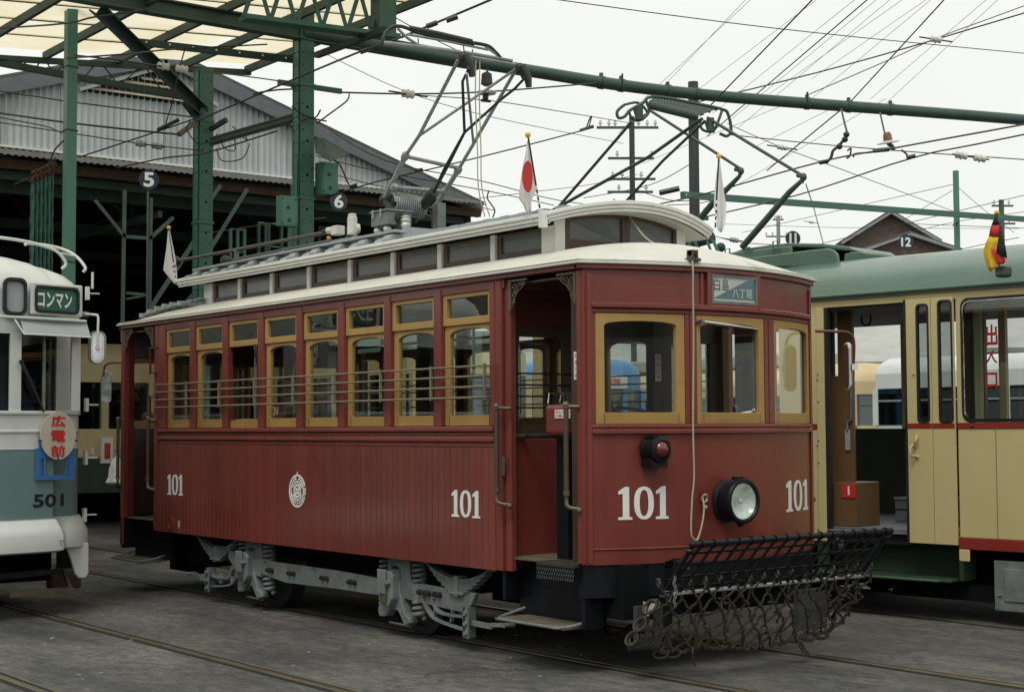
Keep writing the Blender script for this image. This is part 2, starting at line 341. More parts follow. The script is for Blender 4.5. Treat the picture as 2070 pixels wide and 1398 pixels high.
# ================================================================ ground and tracks
def ground_mat():
    M = bpy.data.materials.new('worn_asphalt'); M.use_nodes = True; n, L = M.node_tree.nodes, M.node_tree.links
    b = n['Principled BSDF']; g = n.new('ShaderNodeNewGeometry')
    def noise(sc, det, ro=.6, st=None):
        t = n.new('ShaderNodeTexNoise'); t.inputs['Scale'].default_value = sc; t.inputs['Detail'].default_value = det; t.inputs['Roughness'].default_value = ro
        if st:
            mp = n.new('ShaderNodeMapping'); mp.inputs['Scale'].default_value = st; L.new(g.outputs['Position'], mp.inputs[0]); L.new(mp.outputs[0], t.inputs['Vector'])
        else: L.new(g.outputs['Position'], t.inputs['Vector'])
        return t
    a = noise(.9, 10, .68, (.55, 1.3, 1)); cr = n.new('ShaderNodeValToRGB'); e = cr.color_ramp.elements
    e[0].position = .30; e[0].color = (.032, .034, .035, 1); e[1].position = .70; e[1].color = (.155, .150, .130, 1)
    k = cr.color_ramp.elements.new(.5); k.color = (.080, .080, .073, 1); L.new(a.outputs[0], cr.inputs[0])
    gr = noise(160, 3, .7); mr = n.new('ShaderNodeMapRange'); mr.inputs[1].default_value = .3; mr.inputs[2].default_value = .72; mr.inputs[3].default_value = .55; mr.inputs[4].default_value = 1.5; L.new(gr.outputs[0], mr.inputs[0])
    vm = n.new('ShaderNodeVectorMath'); vm.operation = 'SCALE'; L.new(cr.outputs[0], vm.inputs[0]); L.new(mr.outputs[0], vm.inputs['Scale'])
    md = noise(11, 9, .75, (.6, 1.2, 1)); mm = n.new('ShaderNodeMapRange'); mm.inputs[1].default_value = .32; mm.inputs[2].default_value = .68; mm.inputs[3].default_value = .5; mm.inputs[4].default_value = 1.55; L.new(md.outputs[0], mm.inputs[0])
    gr2 = noise(48, 4, .8); m4 = n.new('ShaderNodeMapRange'); m4.inputs[1].default_value = .35; m4.inputs[2].default_value = .66; m4.inputs[3].default_value = .72; m4.inputs[4].default_value = 1.3; L.new(gr2.outputs[0], m4.inputs[0])
    mk = n.new('ShaderNodeMath'); mk.operation = 'MULTIPLY'; L.new(mm.outputs[0], mk.inputs[0]); L.new(m4.outputs[0], mk.inputs[1])
    vm0 = vm; vm = n.new('ShaderNodeVectorMath'); vm.operation = 'SCALE'; L.new(vm0.outputs[0], vm.inputs[0]); L.new(mk.outputs[0], vm.inputs['Scale'])
    # pale scuffs and paint drops
    sc = noise(3.2, 6, .75, (.45, 1.6, 1)); sr = n.new('ShaderNodeMapRange'); sr.inputs[1].default_value = .60; sr.inputs[2].default_value = .76; sr.inputs[4].default_value = .6; L.new(sc.outputs[0], sr.inputs[0])
    mi = n.new('ShaderNodeMix'); mi.data_type = 'RGBA'; L.new(sr.outputs[0], mi.inputs[0]); L.new(vm.outputs[0], mi.inputs[6]); mi.inputs[7].default_value = (.22, .21, .175, 1)
    # oil stains
    oi = noise(1.7, 5, .6, (.4, 1.2, 1)); orr = n.new('ShaderNodeMapRange'); orr.inputs[1].default_value = .60; orr.inputs[2].default_value = .72; orr.inputs[4].default_value = .75; L.new(oi.outputs[0], orr.inputs[0])
    m2 = n.new('ShaderNodeMix'); m2.data_type = 'RGBA'; L.new(orr.outputs[0], m2.inputs[0]); L.new(mi.outputs[2], m2.inputs[6]); m2.inputs[7].default_value = (.022, .024, .028, 1)
    L.new(m2.outputs[2], b.inputs['Base Color'])
    # damp patches
    wt = noise(.42, 5, .6, (.5, 1.5, 1)); wr = n.new('ShaderNodeMapRange'); wr.inputs[1].default_value = .52; wr.inputs[2].default_value = .64; wr.inputs[3].default_value = .86; wr.inputs[4].default_value = .42; L.new(wt.outputs[0], wr.inputs[0])
    # fine cracks
    vo = n.new('ShaderNodeTexVoronoi'); vo.feature = 'DISTANCE_TO_EDGE'; vo.inputs['Scale'].default_value = .55; wv = noise(1.5, 5, .7)
    va = n.new('ShaderNodeVectorMath'); va.operation = 'MULTIPLY_ADD'; L.new(wv.outputs['Color'], va.inputs[0]); va.inputs[1].default_value = (1.2, 1.2, 0); L.new(g.outputs['Position'], va.inputs[2]); L.new(va.outputs[0], vo.inputs['Vector'])
    vr = n.new('ShaderNodeMapRange'); vr.inputs[1].default_value = .0; vr.inputs[2].default_value = .010; vr.inputs[3].default_value = .55; vr.inputs[4].default_value = 0; L.new(vo.outputs['Distance'], vr.inputs[0])
    m3 = n.new('ShaderNodeMix'); m3.data_type = 'RGBA'; L.new(vr.outputs[0], m3.inputs[0]); L.new(m2.outputs[2], m3.inputs[6]); m3.inputs[7].default_value = (.015, .015, .015, 1); L.new(m3.outputs[2], b.inputs['Base Color'])
    L.new(wr.outputs[0], b.inputs['Roughness'])
    bu = n.new('ShaderNodeBump'); bu.inputs['Strength'].default_value = .5; bu.inputs['Distance'].default_value = .006
    b1 = noise(70, 5, .7); L.new(b1.outputs[0], bu.inputs['Height']); L.new(bu.outputs[0], b.inputs['Normal'])
    return M
g = MB(); g.sheet(lambda u, v: (-520+u*620, -300+v*600, 0), 31, 30); g.build('ground', ground_mat(), kind='structure')
railm = mat('polished_rail_head', (.21, .185, .13), .34, .6, .25, 14, .05, 60, (.06, .035, .018), .3, 5, (.3, 1, 1))
grm = mat('rail_groove_dirt', (.010, .009, .008), .9, 0, .3, 9)
for k, y in enumerate((-.7175, .7175, -2.60, -4.035, 3.05, 4.485)):
    a = MB(); a.box(-60, 12, y-.024, y+.024, -.01, .010); a.box(-60, 12, y+.066, y+.082, -.01, .009)
    o = a.build('rail', railm, kind='structure', bevel=.003)
    a = MB(); a.box(-60, 12, y+.024, y+.066, -.01, .0035); a.box(-60, 12, y-.062, y-.024, -.01, .003); a.build('rail_groove', grm, kind='structure')
# ================================================================ depot shed
XS = -21.5; XB = -46
def zr(y): return 7.29-.308*abs(y-2.31)
sh = thing('tram_depot', 'big corrugated iron gabled depot with dark open mouth behind the burgundy tram', 'depot', (XS, 2.31, 0))
for k in range(14):
    y0 = -3.3+k*.805; y1 = min(y0+.80, 7.95); n_ = 40
    a = MB(); vs = []
    for i in range(n_+1):
        y = y0+(y1-y0)*i/n_; x = XS+.021*math.sin(2*PI*(y)/.10)+.006*(k % 2)
        vs += [(x, y, 5.62), (x, y, zr(y)-.02)]
    a.add(vs, [(2*i, 2*i+2, 2*i+3, 2*i+1) for i in range(n_)])
    a.build('cladding_sheet', m['corr'], sh, smooth=True)
for s_ in (-1, 1):      # sloping barge boards and roof planes
    yb = -3.6 if s_ < 0 else 8.25
    a = MB(); a.beam((XS+.12, 2.31, 7.24), (XS+.12, yb, zr(yb)-.05), .26, .05, (1, 0, 0)); 
    o = a.build('barge_board', mat('weathered_barge_%d' % s_, (.13, .145, .155), .7, 0, .22, 5, .1, 50, (.06, .07, .07), .4, 4), sh)
    a = MB(); a.add([(XS+.15, 2.31, 7.36), (XB, 2.31, 7.36), (XB, yb, zr(yb)+.06), (XS+.15, yb, zr(yb)+.06)], [(0, 1, 2, 3)])
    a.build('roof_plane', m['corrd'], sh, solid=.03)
a = MB(); a.beam((XS+.03, -3.5, 5.635), (XS+.03, 8.1, 5.595), .05, .035); a.build('flashing', m['trim'], sh)
a = MB(); n_ = 560; vs = []
for i in range(n_+1):
    y = -3.5+11.6*i/n_; c = .012*math.sin(2*PI*y/.10); vs += [(XS+.02, y, 5.60+c), (XS+.46, y, 5.43+c)]
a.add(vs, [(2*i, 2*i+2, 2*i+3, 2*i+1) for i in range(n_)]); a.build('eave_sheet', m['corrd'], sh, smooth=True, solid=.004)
a = MB(); a.beam((XS+.18, -3.5, 5.36), (XS+.18, 8.15, 5.32), .10, .14); a.build('lintel_beam', m['rust'], sh)
a = MB(); a.beam((XS-.1, -3.5, 5.24), (XS-.1, 8.0, 5.20), .12, .12); a.build('lintel_angle', m['steeld'], sh)
# louvred vent under the ridge
for k in range(4):
    hw = 1.02-.24*k; z = 6.62+.085*k
    a = MB(); a.obox((XS+.05, 2.10+.05*k, z), (.04, 0, -.025), (0, hw, 0), (.003, 0, .006)); a.build('louvre', mat('rust_streaked_louvre_%d' % k, (.50, .47, .38), .7, 0, .15, 4, 0, 60, (.34, .15, .05), .6, 5), sh)
a = MB(); a.prism([(1.0, 6.56), (3.15, 6.56), (2.15, 7.0)], 0, .03, lambda u, v, w_: (XS+.015-w_, u, v)); a.build('vent_back', m['dark'], sh)
a = MB(); a.beam((XS+.09, .98, 6.56), (XS+.09, 2.15, 7.02), .05, .06, (1, 0, 0)); a.beam((XS+.09, 2.15, 7.02), (XS+.09, 3.2, 6.60), .05, .06, (1, 0, 0)); a.build('vent_frame', m['pale'], sh)
# side walls, back wall with window openings
XB = -46
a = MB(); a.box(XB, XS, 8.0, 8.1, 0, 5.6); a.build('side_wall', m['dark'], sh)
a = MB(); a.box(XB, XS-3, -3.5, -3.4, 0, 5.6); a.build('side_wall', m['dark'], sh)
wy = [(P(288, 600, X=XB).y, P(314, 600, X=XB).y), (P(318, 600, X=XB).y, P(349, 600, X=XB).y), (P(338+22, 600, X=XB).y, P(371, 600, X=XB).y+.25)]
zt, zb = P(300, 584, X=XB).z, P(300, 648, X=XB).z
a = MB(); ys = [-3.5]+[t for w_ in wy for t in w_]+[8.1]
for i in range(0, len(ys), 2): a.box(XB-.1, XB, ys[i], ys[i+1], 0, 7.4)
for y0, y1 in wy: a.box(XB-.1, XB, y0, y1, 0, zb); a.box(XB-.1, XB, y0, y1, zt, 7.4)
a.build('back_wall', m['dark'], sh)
for y0, y1 in wy:
    f = MB(); f.ring(rect(y0, y1, zb, zt), rect(y0+.06, y1-.06, zb+.06, zt-.06), 0, .08, lambda u, v, w_: (XB+w_, u, v)); f.box(XB, XB+.06, (y0+y1)/2-.03, (y0+y1)/2+.03, zb+.06, zt-.06)
    fo = f.build('window', m['plas'], sh); p_ = MB(); p_.box(XB+.02, XB+.03, y0+.05, y1-.05, zb+.05, zt-.05); p_.build('pane', G, fo)
for X in (-22.2, -26, -30, -35, -40):
    a = MB(); a.beam((X, -3.4, 5.15), (X, 8, 5.15), .10, .16)
    for s_ in (-1, 1): a.beam((X, 2.31, 7.1), (X, 2.31+s_*5.6, 5.35), .10, .14, (1, 0, 0))
    for i in range(-3, 4):
        y = 2.31+i*1.5; a.beam((X, y, 5.2), (X, y, zr(y)-.2), .06, .06, (1, 0, 0))
        if i < 3: a.beam((X, y, 5.2) if i % 2 else (X, y, zr(y)-.2), (X, y+1.5, zr(y+1.5)-.2) if i % 2 else (X, y+1.5, 5.2), .05, .06, (1, 0, 0))
    a.build('roof_truss', m['steeld'], sh)
for X, Y in ((-26, -3.2), (-26, 7.8), (-32, 2.3), (-32, 7.8), (-38, 2.3)):
    a = MB(); a.box(X-.1, X+.1, Y-.1, Y+.1, 0, 5.2); a.build('inner_column', m['steeld'], sh)
a = MB()
for Y in (-1, 2.3, 5.6): a.beam((XS, Y, 4.85), (XB, Y, 4.85), .07, .10)
a.build('longitudinal_beam', m['steeld'], sh)

XE = -19.5
e0, e1 = P(35, 109, X=XE), P(506, 141, X=XE)
ks = (e1.z-e0.z)/(e1.y-e0.y)
cz = lambda y: e0.z+ks*(y-e0.y)
def under(px, py, dz):      # the point on the line of sight that lies dz below the canopy
    v = ray(px, py); t = (e0.z-dz-CAM.z+ks*(CAM.y-e0.y))/(v.z-ks*v.y); return CAM+v*t
# ================================================================ riveted columns
def riveted_column(x, y, ztop, w_, label, extra=None):
    t = thing('steel_column', label, 'column', (x, y, 0), 0, 'green riveted depot columns')
    h = w_/2
    a = MB(); a.box(x-h, x+h, y-.012, y+.012, .1, ztop); a.build('web', m['green'], t, bevel=.003)
    for s_ in (-1, 1):
        a = MB(); a.box(x+s_*h-.008, x+s_*h+.008, y-h, y+h, .1, ztop); a.box(x+s_*(h-.03)-.005, x+s_*(h-.03)+.005, y-h-.012, y-h+.05, .1, ztop)
        a.build('flange', m['green'], t, bevel=.002)
    for s_ in (-1, 1):
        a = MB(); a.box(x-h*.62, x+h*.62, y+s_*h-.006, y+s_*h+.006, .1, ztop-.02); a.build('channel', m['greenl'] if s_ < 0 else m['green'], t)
    a = MB(); z = .3
    while z < ztop-.1:
        for dy in (-.06, .06):
            a.sph((x+h+.010, y+dy, z), .010, 6); a.sph((x-h*.4, y-h-.008, z), .010, 6); a.sph((x+h*.4, y-h-.008, z), .010, 6)
        z += .16
    a.build('rivets', m['greend'], t, kind='stuff')
    a = MB(); z = .5
    while z < ztop-.3:
        a.cyl((x+h+.0085, y-.0, z), (x+h+.0105, y-.0, z), .017, 8); z += .42
    a.build('bolt_holes', m['flat'], t, kind='stuff')
    a = MB(); a.box(x-.2, x+.2, y-.2, y+.2, 0, .1); a.build('base', m['plas'], t, bevel=.01)
    for zz in ((1.6, 3.0, 4.4, 5.8) if ztop > 6 else (1.2, 2.7, 4.2)):
        a = MB(); a.box(x-h-.018, x+h+.018, y-h-.018, y+h+.018, zz, zz+.035); a.build('strap', m['green'], t, bevel=.003)
    return t
c1 = riveted_column(-19.15, 1.85, 6.55, .20, 'riveted green column with the big diagonal knee brace at its head')
c2 = riveted_column(-16.4, 1.85, 7.2, .19, 'riveted green column carrying conduits, a fuse box and the long gantry beam')
# conduits of the second column
for i, dx in enumerate((-.055, -.02, .015, .05)):
    a = MB(); a.tube([(-16.4+dx, 1.735, .2), (-16.4+dx, 1.725, 4.6+.1*i)], .015, 8); a.build('conduit', m['greenl'], c2, smooth=True)
a = MB(); a.tube([(-16.30, 1.74, 3.9), (-16.27, 1.72, 3.75), (-16.16, 1.70, 3.62), (-16.05, 1.72, 3.6)], .012, 8); a.build('conduit', m['iron'], c2, smooth=True)
# knee brace and tie of the first column
xx = -19.15
a = MB(); q0 = P(408, 222, X=xx); q1 = under(200, 20, .12)
for off in (-.07, .07): a.beam(q0+V((0.0, off*.7, off*.7)), q1+V((0, off*.7, off*.7)), .17, .02, (0, .7, .7))
a.beam(q0, q1, .012, .15, (0, .7, .7)); a.beam(P(372, 205, X=xx), P(408, 250, X=xx), .14, .05)
a.build('knee_brace', m['greend'], c1, bevel=.004)
a = MB(); a.beam(under(276, 85, .16), P(604, 122, X=-16.55), .05, .085); a.build('tie_beam', m['greend'], c1)
a = MB()
for i in range(7): q = under(276, 85, .16).lerp(P(604, 122, X=-16.55), (i+.5)/7); a.cyl(q+V((.03, -.03, 0)), q+V((.045, -.045, 0)), .012, 8)
a.build('hole_discs', m['trim'], c1, kind='stuff')  # white discs added for the tie beam's holes, brightness behind put into their colour
# cross arms on the columns
a = MB(); a.beam(P(362, 272, X=-18.7), P(410, 236, X=-19.2), .05, .06); a.build('timber_arm', m['woodw'], c1)
a = MB(); a.beam(P(425, 262, X=-19), P(458, 242, X=-18.7), .05, .06); a.build('timber_arm', m['iron'], c1)
a = MB(); a.beam(P(562, 166, X=-16.5), P(690, 185, X=-16.4), .05, .06); a.build('steel_arm', m['green'], c2)
a = MB(); a.beam(P(425, 288, X=-18.8), P(592, 240, X=-16.6), .05, .05); a.tube([P(425, 280, X=-18.8), P(592, 232, X=-16.6)], .02, 8); a.tube([P(425, 294, X=-18.8), P(592, 247, X=-16.6)], .015, 8)
a.build('linking_tube', m['steeld'], c2)
def loopy(pts, r, Mt, par, name='cable'):
    a = MB(); a.tube(pts, r, 6); return a.build(name, Mt, par, smooth=True)
def curve(pts, n=10):       # smooth curve through points
    o = []; p = [V(q) for q in pts]
    for i in range(len(p)-1):
        a, b, c, d = p[max(i-1, 0)], p[i], p[i+1], p[min(i+2, len(p)-1)]
        for k in range(n):
            t = k/n; o.append(.5*((2*b)+(-a+c)*t+(2*a-5*b+4*c-d)*t*t+(-a+3*b-3*c+d)*t**3))
    o.append(p[-1]); return o
for pts in ([(437, 270), (455, 300), (475, 303), (472, 270)], [(437, 300), (450, 325), (490, 320), (505, 290)], [(470, 255), (500, 285), (490, 265)], [(385, 245), (378, 262), (400, 290), (430, 285)]):
    loopy(curve([P(x, y, X=-18.6) for x, y in pts]), .008, m['wire'], c1)
for pts in ([(590, 215), (610, 230), (636, 238), (648, 222)], [(600, 255), (620, 240), (660, 245)], [(706, 190), (700, 205), (660, 235), (640, 250)]):
    loopy(curve([P(x, y, X=-16.2) for x, y in pts]), .010, m['wire'], c2)
# boxes on the second column
def abox(name, label, cat, px0, px1, py0, py1, X, d, mt, parent_=None, lid=True):
    a0, a1 = P(px0, py1, X=X), P(px1, py0, X=X)
    t = thing(name, label, cat, (X, a0.y, a0.z))
    a = MB(); a.box(X-d, X, a0.y, a1.y, a0.z, a1.z); a.build('case', mt, t, bevel=.006)
    if lid:
        a = MB(); a.box(X+.001, X+.008, a0.y+.015, a1.y-.015, a0.z+.015, a1.z-.015); l = a.build('door', mt, t, bevel=.003)
        a = MB()
        for i, j in ((.12, .1), (.88, .1), (.12, .9), (.88, .9), (.45, .62), (.5, .2)):
            y_, z_ = a0.y+(a1.y-a0.y)*i, a0.z+(a1.z-a0.z)*j; a.cyl((X+.008, y_, z_), (X+.018, y_, z_), .010 if j in (.1, .9) else .022, 6)
        a.build('bolts', m['iron'], t, kind='stuff')
    return t
abox('junction_box', 'small green bolted junction box on the left of the gantry column', 'junction box', 566, 602, 398, 456, -16.02, .10, m['greenl'])
abox('switch_box', 'larger green switch box high on the right of the gantry column above sign 6', 'switch box', 650, 684, 330, 392, -16.2, .16, m['greenl'])
a = MB(); q = [P(636, 282, X=-16.35), P(655, 279, X=-16.1), P(707, 311, X=-16.0), P(668, 326, X=-15.75), P(638, 308, X=-15.95)]
a.add(q, [(0, 1, 2, 3, 4)]); tag(a.build('sheet_metal_hood', m['steeld'], solid=.01), 'bent dark sheet metal hood sticking out above the larger green switch box', 'hood')
tag(MB().tube(curve([P(672, 322, X=-16), P(688, 335, X=-16), P(700, 362, X=-16), P(706, 374, X=-16)]), .010, 6).build('drop_cable', m['wire'], smooth=True), 'short dark cable drooping from the hood past the larger green box', 'cable')

# ================================================================ number signs
def disc_sign(label, px, py, X, r, key, post=None, u=(.5, .5), grp='round navy track number signs'):
    c = P(px, py, X=X); t = thing('track_number_sign', label, 'sign', (X, c.y, c.z), 0, grp)
    nn_ = V((.94, -.34, 0)); tt_ = V((.34, .94, 0)); fn = lambda u_, v_, w_: V((X, c.y, 0))+tt_*(u_-c.y)+nn_*(.001+w_)+V((0, 0, v_)); a = MB(); a.cyl(c-nn_*.012, c, r, 40); a.build('disc', m['navy'], t, smooth=True)
    a = MB()
    if key == '11':
        for s_ in (-1, 1): a.box(X+.001, X+.004, c.y+s_*r*.34-r*.11, c.y+s_*r*.34+r*.11, c.z-r*.62, c.z+r*.62)
    else: text(a, key, c.y-r*.52, c.y+r*.52, c.z-r*.74, c.z+r*.74, fn)
    a.build('numeral', m['white'], t)
    if post:
        a = MB(); a.cyl((X-.03, c.y, c.z+post), (X-.03, c.y, c.z-r*.9 if post < 0 else c.z+r*.9), .018, 8); a.build('post', m['steeld'], t)
disc_sign('round navy sign with white 5 hanging in the depot mouth', 301, 363, -20.9, .145, '*5', -1.9)
disc_sign('round navy sign with white 6 hanging right of the gantry column', 685, 407, -20.9, .145, '*6', .16)

# ================================================================ green posts, canopy, gantry beam
PQ = P(140, 400, X=-17.3)
a = thing('steel_post', 'plain light green box post between the pale tram and the burgundy tram', 'post', (-17.3, PQ.y, 0))
b_ = MB(); b_.box(-17.362, -17.238, PQ.y-.062, PQ.y+.062, 0, 9.4); b_.build('shaft', m['greenl'], a, bevel=.008)
b_ = MB(); b_.box(-17.38, -17.22, PQ.y-.08, PQ.y+.08, 0, .52); b_.build('shade_sleeve', m['flat'], a)  # black sleeve added round the foot, standing in for the darkness there
for z in (3.55, 5.1, 5.85):
    b_ = MB(); b_.tube([(-17.37, PQ.y-.07, z), (-17.23, PQ.y-.07, z+.01), (-17.23, PQ.y+.07, z), (-17.37, PQ.y+.07, z-.01)], .006, 6, closed=True); b_.build('wire_clamp', m['wire'], a)
b_ = MB()
for _ in range(26): b_.sph((-17.237, PQ.y+random.uniform(-.045, .045), 5.75+random.uniform(-.16, .16)), random.uniform(.002, .005), 6)
b_.build('rust_spots', m['rust'], a, kind='stuff')
cn = thing('canopy', 'translucent cream sheeted canopy roof high over the yard at upper left', 'canopy', (XE, e0.y, cz(e0.y)))
YL = -5.5; xs_, ky = XE, 0
pur = sorted([P(x_, 110+(x_-35)*.068, X=XE).y for x_ in (92, 192, 348, 500)]); dY = (pur[-1]-pur[0])/3
yy = pur[0]-dY*3; rows = []
while yy < pur[-1]+.1: rows.append(yy); yy += dY
X2 = -11.4; nx = 10
for i in range(len(rows)-1):
    for j in range(nx):
        xa = XE+(X2-XE)*j/nx; xb = XE+(X2-XE)*(j+1)/nx+.04
        dz = .006*((i+j) % 2)+(.05 if (i, j) == (4, 1) else 0)
        a = MB(); a.sheet(lambda u, v: (xa+(xb-xa)*u, rows[i]+(rows[i+1]-rows[i]+.03)*v, cz(rows[i]+(rows[i+1]-rows[i])*v)+.07+dz+.006*math.sin(u*PI*14)), 28, 1)
        a.build('roof_sheet', m['fibre'], cn)
for y in rows:
    a = MB(); a.beam((XE-.05, y, cz(y)), (X2, y, cz(y)), .05, .10); a.build('purlin', m['greend'], cn)
for j in range(1, nx):
    x_ = XE+(X2-XE)*j/nx; a = MB(); a.beam((x_, rows[0], cz(rows[0])+.06), (x_, rows[-1], cz(rows[-1])+.06), .012, .015); a.build('sheet_lap', m['greend'], cn)
tl0, tl1 = P(20, 119, X=XE), P(506, 147, X=XE); bl0, bl1 = P(20, 131, X=XE), P(388, 199, X=XE)
a = MB(); a.beam(tl0+(tl0-tl1)*.4, tl1, .07, .075); a.build('top_chord', m['greend'], cn)
a = MB(); a.beam(bl0+(bl0-bl1)*.4, bl1, .07, .085); a.build('bottom_chord', m['greend'], cn)
for (x0, y0, x1, y1) in ((82, 124, 72, 138), (93, 124, 103, 140), (131, 130, 117, 142), (192, 131, 172, 154), (208, 132, 232, 162), (282, 138, 248, 166), (296, 139, 325, 180), (352, 143, 372, 196), (25, 122, 40, 134), (55, 124, 42, 136)):
    a = MB(); a.tube([P(x0, y0, X=XE), P(x1, y1, X=XE)], .010, 6); a.build('lattice_bar', m['greend'], cn)
for X in ():   # further rafters and a hanging diagonal
    a = MB(); a.beam((X, rows[0], cz(rows[0])-.12), (X, rows[-1], cz(rows[-1])-.12), .07, .12); a.build('rafter', m['greend'], cn)
a = MB(); a.beam(P(640, 112, X=-16.6), P(780, 60, X=-14.6), .07, .07); a.build('edge_strut', m['greend'], cn)

gb = thing('gantry_beam', 'long green steel gantry beam crossing above the trams to the right edge', 'gantry beam', (-16.4, 1.85, 6.4))
pts = [(-16.35, -3.2, 6.47), (-16.35, 1.8, 6.47), (-16.1, 5.0, 6.41), (-15.9, 8.1, 6.44), (-14.1, 13.05, 6.38), (-12.6, 17.5, 6.30)]
a = MB(); a.beam(pts[0], pts[1], .02, .18); 
for z in (-.085, .085): a.beam(V(pts[0])+V((0, 0, z)), V(pts[1])+V((0, 0, z)), .15, .022)
a.build('girder', m['gbeam'], gb, bevel=.003)
cpts = curve([pts[1]]+pts[1:5]+[pts[5]], 8); a = MB(); a.tube(cpts[8:], [.084]*33, 14); a.build('tube', m['gbeam'], gb, smooth=True)
a = MB(); a.beam(V(pts[1])+V((0, -.1, 0)), V(pts[1])+V((.12, 2.6, -.03)), .03, .15); 
a.beam(V(pts[1])+V((0, -.1, .088)), V(pts[1])+V((.12, 2.6, .058)), .12, .015); a.beam(V(pts[1])+V((0, -.1, -.088)), V(pts[1])+V((.12, 2.6, -.118)), .12, .015)
a.build('splice_plate', m['gbeam'], gb)
for i, (px_, py_) in enumerate(((1207, 160), (1252, 164), (1338, 172), (1403, 182), (1632, 200), (1700, 205), (1784, 214))):
    k_ = min(range(len(cpts)), key=lambda j: abs(proj(cpts[j])[0]-px_)); q = cpts[k_]; d_ = (cpts[k_+1]-q).normalized(); rr_ = .084; a = MB(); a.cyl(q-d_*.035, q+d_*.035, rr_+.012, 14); a.box(q.x-.02, q.x+.02, q.y-.02, q.y+.02, q.z+rr_, q.z+rr_+.05); a.build('clamp', m['gbeam'], gb)
# box lattice girder at the top edge
lg = thing('lattice_girder', 'short green lattice box girder ending just left of the pantograph top', 'girder', (-15.2, 1.9, 6.6))
L0, L1 = P(492, 36, X=-15.2), P(800, 76, X=-15.2)
a = MB(); a.beam(L0, L1, .22, .05); a.build('bottom_flange', m['green'], lg)
a = MB(); a.beam(L0+V((0, 0, .5)), L1+V((0, 0, .5)), .22, .05); a.build('top_flange', m['green'], lg)
a = MB(); q = P(778, 50, X=-15.2); a.box(-15.3, -15.1, q.y-.14, q.y+.10, q.z-.16, q.z+.4); a.build('end_plate', m['green'], lg, bevel=.004)
for i in range(6):
    p0 = L0+(L1-L0)*(i/6); p1 = L0+(L1-L0)*((i+.5)/6)+V((0, 0, .5)); p2 = L0+(L1-L0)*((i+1)/6)
    a = MB(); a.beam(p0, p1, .05, .012, (1, 0, 0)); a.beam(p1, p2, .05, .012, (1, 0, 0)); a.build('lattice_bar', m['green'], lg)

# steel frame in the shed mouth, inspection platforms, hanging chains
fr = thing('sign_gantry_frame', 'thin grey green steel frame with splayed braces standing in the depot mouth', 'steel frame', (-20.8, 1.2, 0))
X = -20.95
for (x0, y0, x1, y1, w_) in ((252, 385, 247, 690, .05), (305, 400, 301, 690, .05), (192, 405, 251, 478, .05), (251, 478, 303, 482, .05), (303, 482, 350, 440, .05), (398, 480, 285, 652, .06), (420, 570, 345, 640, .06), (500, 382, 415, 520, .05), (446, 375, 405, 432, .05), (255, 592, 300, 596, .04), (255, 604, 300, 596, .03)):
    a = MB(); a.beam(P(x0, y0, X=X), P(x1, y1, X=X), w_, w_*.7, (1, 0, 0)); a.build('bar', m['steeld'] if w_ < .06 else mat('grey_green_brace_%d' % x0, (.07, .095, .085), .6, 0, .2, 6), fr)
def platform(label, pxs, y0, y1, X, ym):
    t = thing('inspection_platform', label, 'platform', (X, P(pxs[0], ym, X=X).y, 0), 0, 'green inspection platform rails inside the depot')
    for x_ in pxs:
        a = MB(); q = P(x_, y0, X=X); a.box(X-.02, X+.02, q.y-.02, q.y+.02, 0, q.z); a.build('post', m['greend'] if x_ % 2 else m['green'], t)
    for yy_ in (y0, ym):
        a = MB(); a.tube([P(pxs[0], yy_, X=X), P(pxs[-1], yy_+(pxs[-1]-pxs[0])*.1, X=X)], .014, 6); a.build('rail', m['green'], t)
    a = MB(); q0, q1 = P(pxs[0], y1, X=X), P(pxs[-1], y1, X=X); a.box(X-.5, X+.02, q0.y, q1.y, q0.z-.08, q0.z); a.build('deck', m['greend'], t)
platform('left green inspection platform handrail seen above the tram roof', [466, 480, 494], 463, 560, -20.2, 508)
platform('taller green inspection platform handrail left of the gantry column', [523, 537, 543, 569, 584], 450, 565, -20.4, 496)
platform('green inspection platform handrail right of the gantry column', [645, 668, 700], 458, 560, -22, 500)
ch = thing('chain_bundle', 'bunch of rusty hooks with green chains hanging behind the light green post', 'chains', (-17.6, P(85, 350, X=-17.6).y, 4.6))
X = -17.6
a = MB(); a.tube([P(30, 372, X=X), P(66, 358, X=X), P(112, 320, X=X)], .012, 6); a.build('support_wire', m['wire'], ch)
for i in range(17):
    x_ = 63+i*2.75; y_ = 352-(i*1.15); q = P(x_, y_, X=X+.02*(i % 3))
    a = MB(); a.tube(curve([q+V((0, 0, .0)), q+V((0, .03, .04)), q+V((0, .03, -.02)), q+V((0, -.01, -.07)), q+V((0, .01, -.12))], 5), .011, 6); a.build('hook', m['rust'], ch)
    a = MB(); z = q.z-.12; zb_ = 2.4
    a.tube([(q.x+.004*math.sin(k*2.1), q.y+.004*math.cos(k*1.9+i), z-(z-zb_)*k/24) for k in range(25)], [.008+.005*(k % 2) for k in range(25)], 5); a.build('chain', m['green'] if i % 3 else m['greend'], ch)
